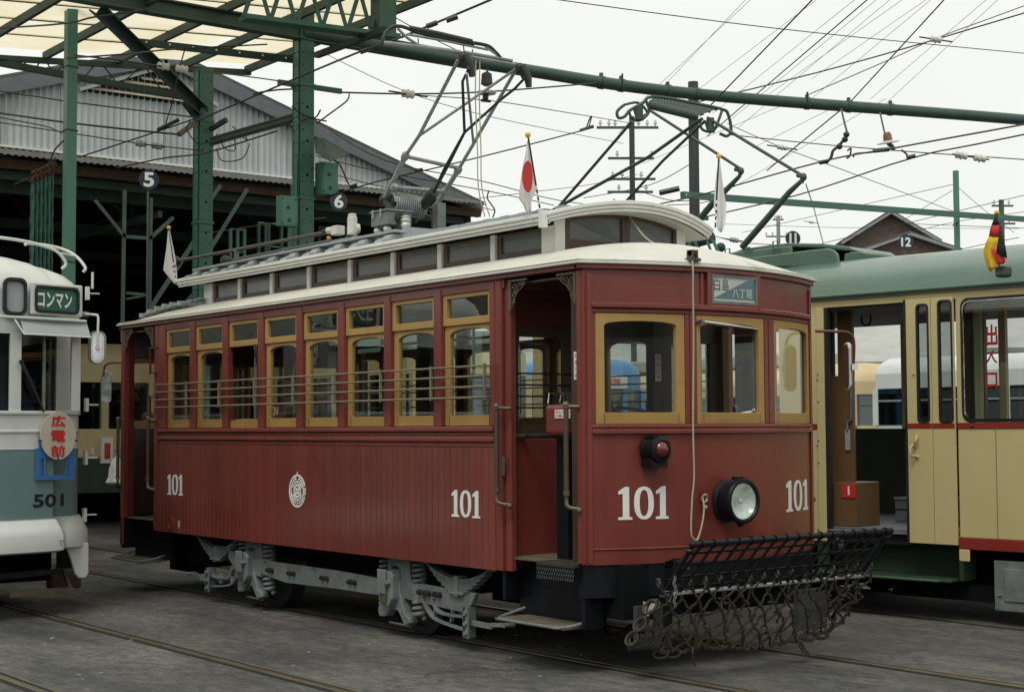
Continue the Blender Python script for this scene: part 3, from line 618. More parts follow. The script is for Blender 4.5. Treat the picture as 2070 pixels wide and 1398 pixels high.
# ================================================================ utility poles and far buildings
def utility_pole(label, px, top, D, r, arms, grp=None, Mt=None, kind='utility pole', bot=None):
    q = P(px, top, D=D); t = thing('utility_pole', label, kind, (q.x, q.y, 0), 0, grp)
    a = MB(); a.tube([(q.x, q.y, 0), (q.x, q.y, q.z*.5), (q.x, q.y, q.z)], [r*1.12, r*1.05, r], 12); a.build('shaft', Mt or m['pole'], t, smooth=True)
    for (y_, x0, x1, ins) in arms:
        p0, p1 = P(x0, y_, D=D), P(x1, y_, D=D); a = MB(); a.beam(p0, p1, .08, .07); ar = a.build('crossarm', m['steeld'], t)
        for f_ in ins:
            c = p0.lerp(p1, f_); a = MB(); a.lathe([(.02, 0), (.02, .06), (.05, .07), (.06, .11), (.03, .14), (.045, .17), (.02, .21)], c+V((0, 0, .03)), (0, 0, 1), 8); a.build('insulator', m['porc'], t, smooth=True)
    return t
utility_pole('thick creosoted wooden pole behind the green tram pantograph', 1401, 166, 34, .115, [(442, 1362, 1432, (.1, .9))])
utility_pole('farther pole with four crossarms left of the thick wooden pole', 1277, 236, 47, .085, [(258, 1206, 1331, (.06, .2, .3, .68, .82, .95)), (320, 1229, 1322, (.2, .95)), (362, 1229, 1325, (.1, .3, .7)), (388, 1228, 1320, (.25, .85))])
utility_pole('small distant pole with a short crossarm left of sign 11', 1573, 436, 80, .10, [(444, 1562, 1584, (.2, .8)), (478, 1549, 1600, (.0, .25, .8))], Mt=m['plas'])
utility_pole('distant pole with crossarms behind the tricolour flag at the right edge', 2024, 404, 60, .10, [(416, 2005, 2048, (.1, .4, .8)), (452, 2012, 2052, (.2, .7))], Mt=m['steeld'])
gp = thing('steel_post', 'slim green post at upper right carrying the thin crossing beam', 'post', (P(1932, 430, D=38).x, P(1932, 430, D=38).y, 0))
q = P(1932, 345, D=38); a = MB(); a.box(q.x-.055, q.x+.055, q.y-.055, q.y+.055, 0, q.z); a.build('shaft', m['greenl'], gp, bevel=.01)
a = MB(); q2 = P(1932, 452, D=38); a.beam(q2+V((-.2, .2, 0)), q2+V((.25, -.25, 0)), .06, .05); a.build('bracket', m['steeld'], gp)
tb = thing('thin_beam', 'thin green perforated crossing beam below the big gantry beam at right', 'beam', P(1500, 402, D=36))
a = MB(); a.beam(P(1379, 394, D=30), P(2140, 448, D=40), .10, .13); a.build('channel', m['green'], tb)
a = MB()
for x_ in (1386, 1402, 1654, 1822, 1870): q = P(x_, 394+(x_-1379)*.071-1, D=30+(x_-1379)*.0131)*1; d_ = (CAM-q).normalized(); a.cyl(q+d_*.08, q+d_*.09, .028, 8)
a.build('holes', m['white'], tb, kind='stuff')
# second depot shed signs on thin posts
def far_sign(label, px, py, D, r, key):
    c = P(px, py, D=D); t = thing('track_number_sign', label, 'sign', c, 0, 'round navy track number signs beyond the green tram')
    nn_ = V((.84, -.54, 0)); tt_ = V((.54, .84, 0)); fn = lambda u_, v_, w_: c+tt_*u_+nn_*(.002+w_)+V((0, 0, v_)); a = MB(); a.cyl(c-nn_*.012, c, r, 32); a.build('disc', m['navy'], t, smooth=True)
    a = MB()
    if key == '11':
        for s_ in (-1, 1): a.prism(rect(s_*r*.34-r*.13, s_*r*.34+r*.13, -r*.7, r*.7), 0, .004, fn)
    else: text(a, key, -r*.68, r*.62, -r*.6, r*.6, fn)
    a.build('numeral', m['white'], t)
    a = MB(); a.cyl((c.x-.03, c.y, 0), (c.x-.03, c.y, c.z-r*.8), .02, 8); a.build('post', m['steeld'], t)
far_sign('round navy sign with white 11 showing over the green tram roof', 1603, 482, 33, .165, '11')
far_sign('round navy sign with white 12 in front of the brick gable', 1832, 489, 33, .165, '*12')
# brick house with two gables
def house(label, px, D, wid, dep, z0, z1, yaw, mt, roofm, extra=None, cat='house', wins=0):
    c = P(px, 869, D=D); t = thing('brick_house' if mt is m['brick'] else 'workshop_building', label, cat, (c.x, c.y, 0), yaw)
    a = MB(); a.add([(-wid/2, -dep/2, 0), (wid/2, -dep/2, 0), (wid/2, -dep/2, z0), (0, -dep/2, z1), (-wid/2, -dep/2, z0), (-wid/2, dep/2, 0), (wid/2, dep/2, 0), (wid/2, dep/2, z0), (0, dep/2, z1), (-wid/2, dep/2, z0)],
                    [(0, 1, 2, 3, 4), (9, 8, 7, 6, 5), (0, 4, 9, 5), (1, 6, 7, 2)]); a.build('wall', mt, t, local=True)
    ov = .5
    for s_ in (-1, 1):
        sl_ = (z1-z0)/(wid/2)
        a = MB(); a.add([(0, -dep/2-ov, z1+.12), (s_*(wid/2+ov), -dep/2-ov, z0+.12-sl_*ov), (s_*(wid/2+ov), dep/2+ov, z0+.12-sl_*ov), (0, dep/2+ov, z1+.12)], [(0, 1, 2, 3)])
        a.build('roof', roofm, t, solid=.16, local=True)
        a = MB(); a.beam((0, -dep/2-ov, z1+.05), (s_*(wid/2+ov), -dep/2-ov, z0+.05-sl_*ov), .10, .3, (0, 1, 0)); a.build('barge_board', m['plas'], t, local=True)
    for k in range(wins):
        x_ = -wid/2+wid*(k+.5)/wins; f_ = MB(); f_.ring(rect(x_-.55, x_+.55, z0-1.7, z0-.35), rect(x_-.47, x_+.47, z0-1.62, z0-.43), 0, .08, lambda u, v, w_: (u, -dep/2-.01-w_, v)); fo = f_.build('window', m['steeld'], t, local=True)
        p_ = MB(); p_.box(x_-.47, x_+.47, -dep/2-.03, -dep/2-.02, z0-1.62, z0-.43); p_.build('pane', GD, fo, local=True)
    return t
zz = lambda y, D: CAM.z+(868-y)/FP*D
YW = math.radians(-30)
bh = house('old brick house with grey tiled gable roof beyond sign 12', 1775, 75, 3.6, 7, zz(505, 75), zz(459, 75), math.radians(50), m['brick'], m['tile'])
bh2 = house('lower brick gable in front of the taller brick house', 1822, 68, 3.4, 4, zz(522, 68), zz(495, 68), math.radians(50), m['brick'], m['tile'])
house('pale sheet roofed workshop seen through the green tram doorway', 1790, 54, 9, 26, zz(722, 52), zz(645, 52), math.radians(-38), m['plas'], m['pale'], cat='workshop', wins=0)
house('second pale workshop behind the blue tram', 1330, 52, 9, 18, zz(750, 50), zz(672, 50), math.radians(-42), m['plas'], m['pale'], cat='workshop', wins=0)
house('taller grey building with a row of dark windows behind the workshops', 1800, 70, 26, 8, zz(640, 70), zz(606, 70), math.radians(48), m['plas'], m['tile'], cat='building', wins=12)

# ================================================================ simpler trams further off
def far_tram(label, loc, rz, L, W, body, low, roofm, npil=6, zt=3.15, sign=None, ac=False, trim_=None, grp=None, zlow=.55):
    t = thing('tram', label, 'tram', loc, rz)
    h = W/2; fx_ = lambda y: L/2-.22*(y/h)**2
    a = MB(); out = [(-L/2, -h), (L/2-.35, -h), (L/2-.25, -h+.12)]+[(fx_(h*k/5), h*k/5) for k in range(-4, 5)]+[(L/2-.25, h-.12), (L/2-.35, h), (-L/2, h)]
    def band(z0, z1, ins=0.):
        q = MB(); n_ = len(out); o2 = [(x*(1-ins*.25), y*(1-ins)) for x, y in out]; in2 = [(x*.985, y*.955) for x, y in o2]
        q.ring(o2, in2, z0, z1, lambda u, v, w_: (u, v, w_)); return q
    band(zlow, 1.15).build('lower_panel', low, t, bevel=.01, local=True); band(1.1501, 1.62).build('waist_panel', body, t, local=True)
    band(2.40, 2.72).build('letterboard', body, t, local=True)
    q = MB(); prof = [(2.72, 0), (2.85, .04), (2.96, .13), (3.05, .30), (zt-.03, .55), (zt, .98)]
    n_ = len(out); vs = [(x*(1-i_*.12), y*(1-i_), z_) for z_, i_ in prof for x, y in out]
    q.add(vs, [(i*n_+k, i*n_+(k+1) % n_, (i+1)*n_+(k+1) % n_, (i+1)*n_+k) for i in range(len(prof)-1) for k in range(n_)]); q.build('roof', roofm, t, smooth=True, local=True)
    q = MB(); q.box(-L/2+.05, L/2-.5, -h+.08, h-.08, .75, .8); q.box(-L/2+.02, -L/2+.06, -h+.06, h-.06, .8, 2.7); q.build('floor', m['dark'], t, local=True)
    for s_ in (-1, 1):
        for k in range(npil+1):
            x_ = -L/2+(L-.45)*k/npil; q = MB(); q.box(x_-.07, x_+.07, s_*h-.03, s_*h+.001, 1.62, 2.40); q.build('pillar', body, t, local=True)
            if k < npil:
                x2 = -L/2+(L-.45)*(k+1)/npil; q = MB(); q.box(x_+.07, x2-.07, s_*h-.02, s_*h-.014, 1.62, 2.40); q.build('side_window', GD, t, local=True)
                q = MB(); q.box(x_+.07, x2-.07, s_*h-.016, s_*h-.006, 2.12, 2.16); q.build('window_bar', body, t, local=True)
    for y_ in (-h+.06, -.42, .42, h-.06):
        q = MB(); x_ = fx_(y_); q.box(x_-.10, x_, y_-.06, y_+.06, 1.62, 2.40); q.build('front_pillar', body, t, local=True)
    for y0, y1 in ((-h+.12, -.48), (-.36, .36), (.48, h-.12)):
        q = MB(); q.add([(fx_(y0)-.04, y0, 1.62), (fx_(y1)-.04, y1, 1.62), (fx_(y1)-.04, y1, 2.4), (fx_(y0)-.04, y0, 2.4)], [(0, 1, 2, 3)]); q.build('front_window', GD, t, local=True)
    for x_ in (-L*.28, L*.28):
        q = MB()
        for y_ in (-.74, .66): q.cyl((x_, y_, .33), (x_, y_+.09, .33), .33, 20)
        q.cyl((x_, -.8, .33), (x_, .8, .33), .06, 8); q.build('wheelset', m['flat'], t, local=True)
    q = MB(); q.box(-L/2+.3, L/2-.6, -h+.15, h-.15, .35, zlow+.1); q.build('underframe', m['flat'], t, local=True)
    q = MB(); q.cyl((fx_(0)-.01, 0, .95), (fx_(0)+.07, 0, .95), .13, 20); hl = q.build('headlight', m['chrome'], t, smooth=True, local=True)
    if ac: q = MB(); q.box(-L*.3, L*.33, -.62, .62, zt-.02, zt+.32); q.build('roof_unit', m['pale'], t, bevel=.05, local=True)
    if sign:
        y0, y1, z0, z1, key = sign; x_ = fx_((y0+y1)/2)+.02
        q = MB(); q.box(x_, x_+.03, y0, y1, z0, z1); q.build('plate', m['trim'], t, bevel=.01, local=True)
        q = MB(); text(q, key, y0+(y1-y0)*.28, y1-(y1-y0)*.22, z0+.06, z1-.06, lambda u, v, w_: (x_+.031+w_, u, v)); q.build('lettering', m['inkred'], t, local=True)
    return t
def place(px, D, L, W, side):      # centre of a tram whose far front corner is seen at px
    c = P(px, 869, D=D); return (c.x-L/2+.2, c.y-side*W/2, 0)
c_ = P(1318, 869, D=33)
far_tram('light blue tram with a white plate on its nose seen through the left front window', (c_.x-5, c_.y-1.15, 0), 0, 10, 2.3, m['blue2'], m['blue2'], m['blue2'], 7, 3.02, sign=(-.35, .42, 2.42, 2.70, '*送'))
c_ = P(1772, 869, D=37.5)
far_tram('long tan tram with a grey roof unit seen through the green tram', (c_.x-6.5, c_.y+1.1, 0), 0, 12, 2.2, m['tan'], m['tan'], m['tan'], 8, 3.22, ac=True)
c_ = P(1772, 869, D=33)
far_tram('small white tram beside the tan tram beyond the doorway', (c_.x+3.5, c_.y+1.1, 0), 0, 7, 2.2, m['white5'], m['white5'], m['white5'], 8, 3.0)
c_ = P(850, 869, D=22)
far_tram('cream tram with close set posts standing beyond the front half of tram 101', (c_.x-5, c_.y+1.1, 0), 0, 10, 2.2, m['cream'], m['cream'], m['croof'], 10, 3.0)
# tram standing in the depot mouth
c_ = P(262, 869, X=-24.5)
ds = far_tram('cream and dark green tram standing in the depot mouth behind the burgundy tram', (-24.5-5, c_.y, 0), 0, 10, 2.3, m['tan'], m['dgreen'], m['tan'], 6, 3.0)
a = MB(); xd = -24.5+.01; q0, q1 = P(204, 936, X=xd), P(228, 884, X=xd); a.box(xd-.1, xd+.02, q0.y, q1.y, q0.z, q1.z); ps = a.build('poster', m['trim'], ds)
a = MB(); a.box(xd+.022, xd+.024, q0.y+.05, q1.y-.05, q0.z+.07, q1.z-.09); a.build('picture', m['inkred'], ps)
a = MB(); q0, q1 = P(181, 916, X=xd), P(189, 904, X=xd); text(a, '*2', q0.y, q1.y, q0.z, q1.z, lambda u, v, w_: (xd+.03+w_, u, v)); a.build('numeral', m['white'], ds)

# ---------------------------------------------------------------- across the yard, seen only as reflections in the windows
bw = thing('yard_building', 'long grey workshop across the yard that only shows as a reflection in the windows', 'building', (-6, -24, 0))
a = MB(); a.box(-45, 26, -34, -24, 0, 6.5); a.build('wall', mat('dark_grey_boarding', (.10, .105, .105), .8, 0, .2, 1), bw)
a = MB(); a.add([(-46, -23.4, 6.3), (27, -23.4, 6.3), (27, -29, 9), (-46, -29, 9), (27, -34.6, 6.3), (-46, -34.6, 6.3)], [(0, 1, 2, 3), (3, 2, 4, 5)]); a.build('roof', m['tile'], bw, solid=.1)
for k in range(11):
    x_ = -43+k*6.2; a = MB(); a.box(x_, x_+3.6, -23.98, -23.9, .1, 4.2); a.build('door', m['dark'] if k % 3 else m['plas'], bw)
ew = thing('yard_building', 'dark timber shed beyond the end of the tracks showing only in the front window reflections', 'building', (28, 0, 0))
a = MB(); a.box(27, 36, -20, 34, 0, 6.0); a.build('wall', m['steeld'], ew)
for k in range(8): a = MB(); a.box(26.92, 26.98, -18+k*6, -14.5+k*6, 1.2, 4.2); a.build('window', m['plas'], ew)
far_tram('cream and green tram parked behind the photographer, mirrored in the side windows', (-13, -15.0, 0), 0, 12, 2.3, m['tan'], m['dgreen'], m['white5'], 8, 3.15)
far_tram('pale tram parked far down the yard, mirrored in the rear side windows', (-31, -13.2, 0), 0, 14, 2.3, m['white5'], m['teal5'], m['white5'], 10, 3.15)
far_tram('second cream tram farther down the yard, mirrored in the rear side windows', (-46, -13.4, 0), 0, 12, 2.3, m['cream'], m['cream'], m['white5'], 8, 3.15)
# ================================================================ burgundy tram 101
T = thing('tram', 'old burgundy wooden tram 101 with ochre window frames and clerestory roof', 'tram', (-11.3, 0, 0))
HW = 1.10; XF, XR = -8.54, -14.045          # saloon ends
fx = lambda y: -7.33-.28*(y/1.1)**2           # bowed front
rx = lambda y: -15.23+.28*(y/1.1)**2          # bowed rear
WIN = [(-13.902, -13.358), (-13.253, -12.686), (-12.579, -12.008), (-11.909, -11.330), (-11.230, -10.657), (-10.558, -9.968), (-9.877, -9.292), (-9.197, -8.605)]
def side(s_):
    f = lambda x, z, d: (x, s_*(HW+d), z)
    near = s_ < 0
    # lower boarding
    if near:
        nb = 72; bw = (XF-XR)/nb
        a = MB(); a.prism([(0, 0), (0, .010), (.003, .013), (bw-.006, .013), (bw-.003, .010), (bw-.003, 0)], .616, 1.462, lambda u, v, w_: (u, -HW+.001-v, w_))
        me = a.mesh('board', m['redboard'], False, Matrix.Translation(V((0, 0, 0))))
        for k in range(nb):
            o = bpy.data.objects.new('board', me); COL.objects.link(o); o.parent = T; o.location = (XR+k*bw+11.3, 0, 0)
        a = MB(); a.box(XR, XF, -HW+.003, -HW+.03, .62, 1.47); a.build('board_backing', m['flat'], T)
    else:
        a = MB(); a.box(XR, XF, HW-.02, HW, .616, 1.47); a.build('side_panel', m['red'], T)
    # mouldings
    for z0, z1, d in ((1.462, 1.500, .014), (1.502, 1.540, .030), (1.542, 1.572, .016), (1.574, 1.610, .036)):
        a = MB(); a.box(XR-.0, XF, min(s_*(HW-.02), s_*(HW+d)), max(s_*(HW-.02), s_*(HW+d)), z0, z1); a.build('waist_moulding', m['red'], T, bevel=.007)
    # posts
    xs = [XR]+[v for ab in WIN for v in ab]+[XF]
    for i in range(0, len(xs), 2):
        a = MB(); a.box(xs[i], xs[i+1], min(s_*(HW-.05), s_*(HW+.012)), max(s_*(HW-.05), s_*(HW+.012)), 1.611, 2.612)
        a.build('window_post', m['red'], T, bevel=.008)
    a = MB(); a.box(XR-.10, XF+.10, min(s_*(HW-.05), s_*(HW+.004)), max(s_*(HW-.05), s_*(HW+.004)), 2.570, 2.628); a.build('letterboard', m['red'], T)
    # cornice
    a = MB(); a.box(-14.95, -7.62, min(s_*(HW-.05), s_*(HW+.030)), max(s_*(HW-.05), s_*(HW+.030)), 2.629, 2.662); a.build('cornice', m['red'], T, bevel=.008)
    for i, (x0, x1) in enumerate(WIN):
        fl = lambda u, v, w_: (u, s_*(HW-.012+w_), v)
        # upper sash
        a = MB(); a.ring(rect(x0+.002, x1-.002, 2.340, 2.568), rect(x0+.050, x1-.040, 2.393, 2.537), -.035, .005, fl); us = a.build('upper_sash', m['ochre'], T, bevel=.004)
        a = MB(); a.box(x0+.045, x1-.035, min(s_*(HW-.032), s_*(HW-.028)), max(s_*(HW-.032), s_*(HW-.028)), 2.388, 2.542); a.build('pane', G, us)
        # lower sash
        if i == 2 and near:     # lowered sash: only its top rail shows
            a = MB(); p_ = [(x0+.003, 1.612), (x1-.003, 1.612), (x1-.003, 1.678)]+[(x1-.003+(x0-x1+.006)*k/10, 1.678+.016*math.sin(PI*k/10)) for k in range(1, 10)]+[(x0+.003, 1.678)]
            a.prism(p_, -.045, -.012, fl); a.build('lowered_sash', m['ochre'], T)
            continue
        a = MB(); gx0, gx1 = x0+.062, x1-.040
        a.ring(outer_of(x0+.003, x1-.003, 1.615, 2.338), arched(gx0, gx1, 1.692, 2.262, .052), -.050, -.012, fl); ls = a.build('lower_sash', m['ochre'], T, bevel=.003)
        a = MB(); a.box(gx0-.01, gx1+.01, min(s_*(HW-.045), s_*(HW-.041)), max(s_*(HW-.045), s_*(HW-.041)), 1.685, 2.325); a.build('pane', G, ls)
        if near: a = MB(); a.box(x0+.055, x0+.058, -HW+.0235, -HW+.022, 1.62, 1.69); a.box(x1-.047, x1-.044, -HW+.0235, -HW+.022, 1.62, 1.69); a.build('joint', m['flat'], ls)
side(-1); side(1)
# guard bars
for z in (2.034, 1.963, 1.889, 1.814):
    a = MB(); a.cyl((XR+.02, -1.165, z), (XF-.03, -1.165, z), .0075, 8); a.build('guard_bar', m['bar'], T, smooth=True)
for x in [XR+.03]+[(WIN[i][1]+WIN[i+1][0])/2 for i in range(7)]+[XF-.045]:
    a = MB(); a.box(x-.008, x+.008, -1.176, -1.158, 1.80, 2.05)
    for z in (2.034, 1.814): a.cyl((x, -1.16, z), (x, -1.105, z), .006, 6)
    a.build('guard_bracket', m['bar'], T)
for z in (2.034, 1.963, 1.889, 1.814):
    a = MB(); a.cyl((XR, 1.165, z), (XF, 1.165, z), .0075, 6); a.build('guard_bar', m['bar'], T)
# lettering on the side
ns = lambda u, v, w_: (u, -HW-.0125-w_, v)
a = MB(); num101(a, -13.822, -13.466, .975, 1.172, ns); a.build('number_101', m['white'], T)
a = MB(); num101(a, -9.070, -8.706, .966, 1.158, ns); a.build('number_101', m['white'], T)
a = MB(); ex, ez = -11.293, 1.083      # ringed wheel emblem
def arcband(a, r0, r1, a0, a1, n=20):
    p = [(ex+r0*math.cos(math.radians(a0+(a1-a0)*k/n)), ez+r0*math.sin(math.radians(a0+(a1-a0)*k/n))) for k in range(n+1)]
    p += [(ex+r1*math.cos(math.radians(a1+(a0-a1)*k/n)), ez+r1*math.sin(math.radians(a1+(a0-a1)*k/n))) for k in range(n+1)]
    for i in range(n):
        a.prism([p[i], p[i+1], p[2*n-i], p[2*n+1-i]], .001, .004, ns)
arcband(a, .122, .138, 20, 340, 40); arcband(a, .122, .138, -14, 14, 6); arcband(a, .096, .110, -75, 65, 24); arcband(a, .096, .110, 115, 255, 24); arcband(a, .070, .084, 20, 160, 20); arcband(a, .070, .084, 200, 340, 20)
arcband(a, .040, .060, 0, 360, 28)
for w4 in (45, 135, 225, 315): c, s_ = math.cos(math.radians(w4))*.020, math.sin(math.radians(w4))*.020; a.prism([(ex+c-.012, ez+s_-.012), (ex+c+.012, ez+s_-.012), (ex+c+.012, ez+s_+.012), (ex+c-.012, ez+s_+.012)], .001, .004, ns)
a.prism([(ex-.006, ez+.138), (ex+.006, ez+.138), (ex+.006, ez+.158), (ex-.006, ez+.158)], .001, .004, ns)
a.prism([(ex-.005, ez-.122), (ex+.005, ez-.122), (ex+.005, ez-.055), (ex-.005, ez-.055)], .001, .004, ns)
for s_ in (-1, 1): a.prism([(ex+s_*.02, ez+.085), (ex+s_*.05, ez+.105), (ex+s_*.043, ez+.118), (ex+s_*.013, ez+.098)], .001, .004, ns)
a.build('emblem', m['white'], T)
a = MB(); a.lathe([(.062, 0), (.062, .006), (.052, .008), (.052, .003)], P(346, 1057, Y=-1.112)+V((.0, .0, 0)), (0, -1, 0), 24); a.build('filler_cap', m['red'], T)
a = MB(); q = P(362, 1060, Y=-1.113); a.ring([(q.x-.024, q.z+.035), (q.x+.024, q.z+.035), (q.x, q.z-.04)], [(q.x-.015, q.z+.029), (q.x+.015, q.z+.029), (q.x, q.z-.025)], .001, .003, ns); a.build('lifting_mark', m['white'], T)

# platform corner posts, both ends, both sides
for s_ in (-1, 1):
    for x0, x1 in ((XF+.002, XF+.075), (XF+.080, XF+.150), (XR-.075, XR-.002), (XR-.15, XR-.080)):
        far_ = abs(x0-XF) > .05 and abs(x1-XR) > .05
        a = MB(); a.box(x0, x1, min(s_*(HW-.06), s_*(HW+(.012 if not far_ else -.012))), max(s_*(HW-.06), s_*(HW+(.012 if not far_ else -.012))), .616, 2.627); a.build('corner_post', m['red'], T, bevel=.008)
    for xa, xb in ((-7.668, -7.600), (-14.96, -14.892)):
        a = MB(); a.box(xa, xb, min(s_*(HW-.055), s_*(HW+.004)), max(s_*(HW-.055), s_*(HW+.004)), .712 if xa > -10 else .43, 2.627); a.build('vestibule_post', m['red'], T, bevel=.008)
        a = MB(); a.box(xa+.012, xb-.012, s_*(HW+.005)-.006, s_*(HW+.005)+.006, .72, 2.62); a.build('post_bead', m['red'], T, bevel=.005)

# bowed ends
def end(f, sg, front):
    X = lambda u, z, d: (f(u)+sg*d, u, z)
    def strip(u0, u1, z0, z1, d0, d1, n=10):
        a = MB()
        vs = []
        for k in range(n+1):
            u = u0+(u1-u0)*k/n; vs += [X(u, z0, d0), X(u, z0, d1), X(u, z1, d1), X(u, z1, d0)]
        fs = [(4*k+j, 4*k+(j+1) % 4, 4*k+4+(j+1) % 4, 4*k+4+j) for k in range(n) for j in range(4)]+[(3, 2, 1, 0), (4*n, 4*n+1, 4*n+2, 4*n+3)]
        return a.add(vs, fs)
    U = 1.095
    strip(-U, U, .712, 1.56, -.03, 0, 24).build('dash_panel', m['red'], T, smooth=True)
    strip(-U, U, 2.375, 2.628, -.03, 0, 24).build('head_panel', m['red'], T, smooth=True)
    for z0, z1, d in ((1.555, 1.588, .026), (1.592, 1.618, .016), (2.345, 2.374, .008), (2.378, 2.412, .028), (.806, .818, .010)):
        strip(-1.05, 1.05, z0, z1, -.01, d, 24).build('moulding', m['red'], T, smooth=True, bevel=.006)
    strip(-1.13, 1.13, 2.629, 2.662, -.03, .028, 24).build('cornice', m['red'], T, smooth=True, bevel=.007)
    for u0, u1 in ((-1.095, -1.075), (-1.072, -1.022), (-.412, -.378), (-.372, -.322), (.332, .378), (.384, .450), (1.046, 1.072), (1.075, 1.095)):
        strip(u0, u1, 1.618, 2.345, -.045, .006 if abs(u0) < .9 else .002, 2).build('window_post', m['red'], T, bevel=.006)
    for u in (-1.062, 1.062): strip(u-.014, u+.014, .716, 2.60, -.005, .014, 1).build('corner_bead', m['red'], T, bevel=.005)
    for (u0, u1, g0, g1) in ((-1.018, -.415, -.966, -.474), (-.318, .328, -.289, .268), (.455, 1.043, .490 if 0 else .475, 1.000)):
        a = MB(); a.ring(outer_of(u0, u1, 1.620, 2.343), arched(g0, g1, 1.695, 2.262, .032), -.035, .002, X); s_ = a.build('front_sash', m['ochre'], T, bevel=.003)
        a = MB(); a.add([X(g0-.01, 1.69, -.018), X(g1+.01, 1.69, -.018), X(g1+.01, 2.30, -.018), X(g0-.01, 2.30, -.018)], [(0, 1, 2, 3)]); a.build('pane', G, s_)
        a = MB()
        for uu in (u0+.05, u1-.05): a.add([X(uu-.0015, 1.625, .0035), X(uu+.0015, 1.625, .0035), X(uu+.0015, 1.69, .0035), X(uu-.0015, 1.69, .0035)], [(0, 1, 2, 3)])
        a.build('joint', m['brown'], s_)
    strip(-U, U, .60 if 0 else .50, .711, -.06, -.012, 20).build('buffer_beam', m['black'], T, smooth=True)
    for z0, z1 in ((.72, 1.60), (2.35, 2.58)): strip(-1.04, 1.04, z0, z1, -.052, -.050+.014, 16).build('end_shade_lining', m['wood'], T, smooth=True)  # dark skin added inside the ends, platform shade put into its colour
    return X, strip
Xf, strip = end(fx, 1, True)
Xr, _ = end(rx, -1, False)
# destination box
XD = lambda u, v, w_: (fx(.0)+.002+w_, u, v)
a = MB(); a.ring(rect(-.245, .262, 2.402, 2.640), rect(-.205, .225, 2.432, 2.618), 0, .014, XD); fr_ = a.build('destination_frame', m['red'], T, bevel=.005)
a = MB(); a.ring(rect(-.207, .229, 2.428, 2.620), rect(-.190, .214, 2.446, 2.606), .0, .016, XD); a.build('beading', m['greyp'], fr_)
a = MB(); a.prism([(-.195, 2.44), (.215, 2.44), (.215, 2.61), (-.195, 2.61)], .002, .004, XD); bl = a.build('destination_blind', m['creamdest'], T)
a = MB(); a.prism([(-.185, 2.462), (.212, 2.462), (.212, 2.600), (.150, 2.600)], .0045, .006, XD); a.build('blind_triangle', m['greydest'], bl)
a = MB(); text(a, '白', -.180, -.122, 2.515, 2.598, lambda u, v, w_: XD(u, v, .0065+w_*.2)); text(a, '島', -.102, -.040, 2.515, 2.598, lambda u, v, w_: XD(u, v, .0065+w_*.2)); a.build('lettering', m['ink'], bl)
a = MB(); text(a, '八丁堀', -.005, .185, 2.474, 2.538, lambda u, v, w_: XD(u, v, .0065+w_*.2)); a.build('lettering', m['white'], bl)
a = MB(); a.add([XD(-.20, 2.436, .010), XD(.22, 2.436, .010), XD(.22, 2.614, .010), XD(-.20, 2.614, .010)], [(0, 1, 2, 3)]); a.build('glass_pane', G, bl)
for s_ in (-.275, .292): strip(s_-.012, s_+.012, 2.412, 2.628, 0, .012, 1).build('head_bead', m['red'], T, bevel=.004)
# numbers on the dash
a = MB(); num101(a, -.897, -.540, 1.000, 1.213, Xf); a.build('number_101', m['white'], T)
a = MB(); num101(a, .585, .985, 1.000, 1.218, Xf); a.build('number_101', m['white'], T)
# headlight
hy, hz = P(1508, 1010, X=-7.155).y, 1.106
xb_ = fx(hy)
a = MB(); a.lathe([(0.1290, -0.0000), (0.1445, 0.0080), (0.1445, 0.0160), (0.1256, 0.0280), (0.1256, 0.0920), (0.1359, 0.0960), (0.1359, 0.1120), (0.1445, 0.1160), (0.1514, 0.1320), (0.1514, 0.1560), (0.1445, 0.1664), (0.1273, 0.1680), (0.1187, 0.1520)], (xb_, hy, hz), (1, 0, 0), 40, cap=False)
hl = a.build('headlight', m['black'], T, smooth=True)
a = MB(); a.lathe([(0.0009, 0.0800), (0.0516, 0.0920), (0.0860, 0.1120), (0.1101, 0.1360), (0.1187, 0.1520)], (xb_, hy, hz), (1, 0, 0), 36, cap=False); a.build('reflector', m['lens'], hl, smooth=True)
a = MB(); a.lathe([(0.1204, 0.1520), (0.1032, 0.1600), (0.0602, 0.1696), (0.0009, 0.1744)], (xb_, hy, hz), (1, 0, 0), 36, cap=False); a.build('lens', G, hl, smooth=True)
a = MB(); a.sph((xb_+.12, hy, hz), .02, 10); a.build('bulb', m['porc'], hl, smooth=True)
a = MB(); a.box(xb_+.09, xb_+.12, hy-.045, hy-.015, hz+.14, hz+.163); a.box(xb_+.09, xb_+.12, hy+.02, hy+.05, hz+.138, hz+.162); a.cyl((xb_+.105, hy-.055, hz+.154), (xb_+.105, hy+.06, hz+.154), .008, 8)
a.box(xb_+.08, xb_+.12, hy+.01, hy+.035, hz-.172, hz-.142); a.build('hinge', m['black'], hl, bevel=.004)
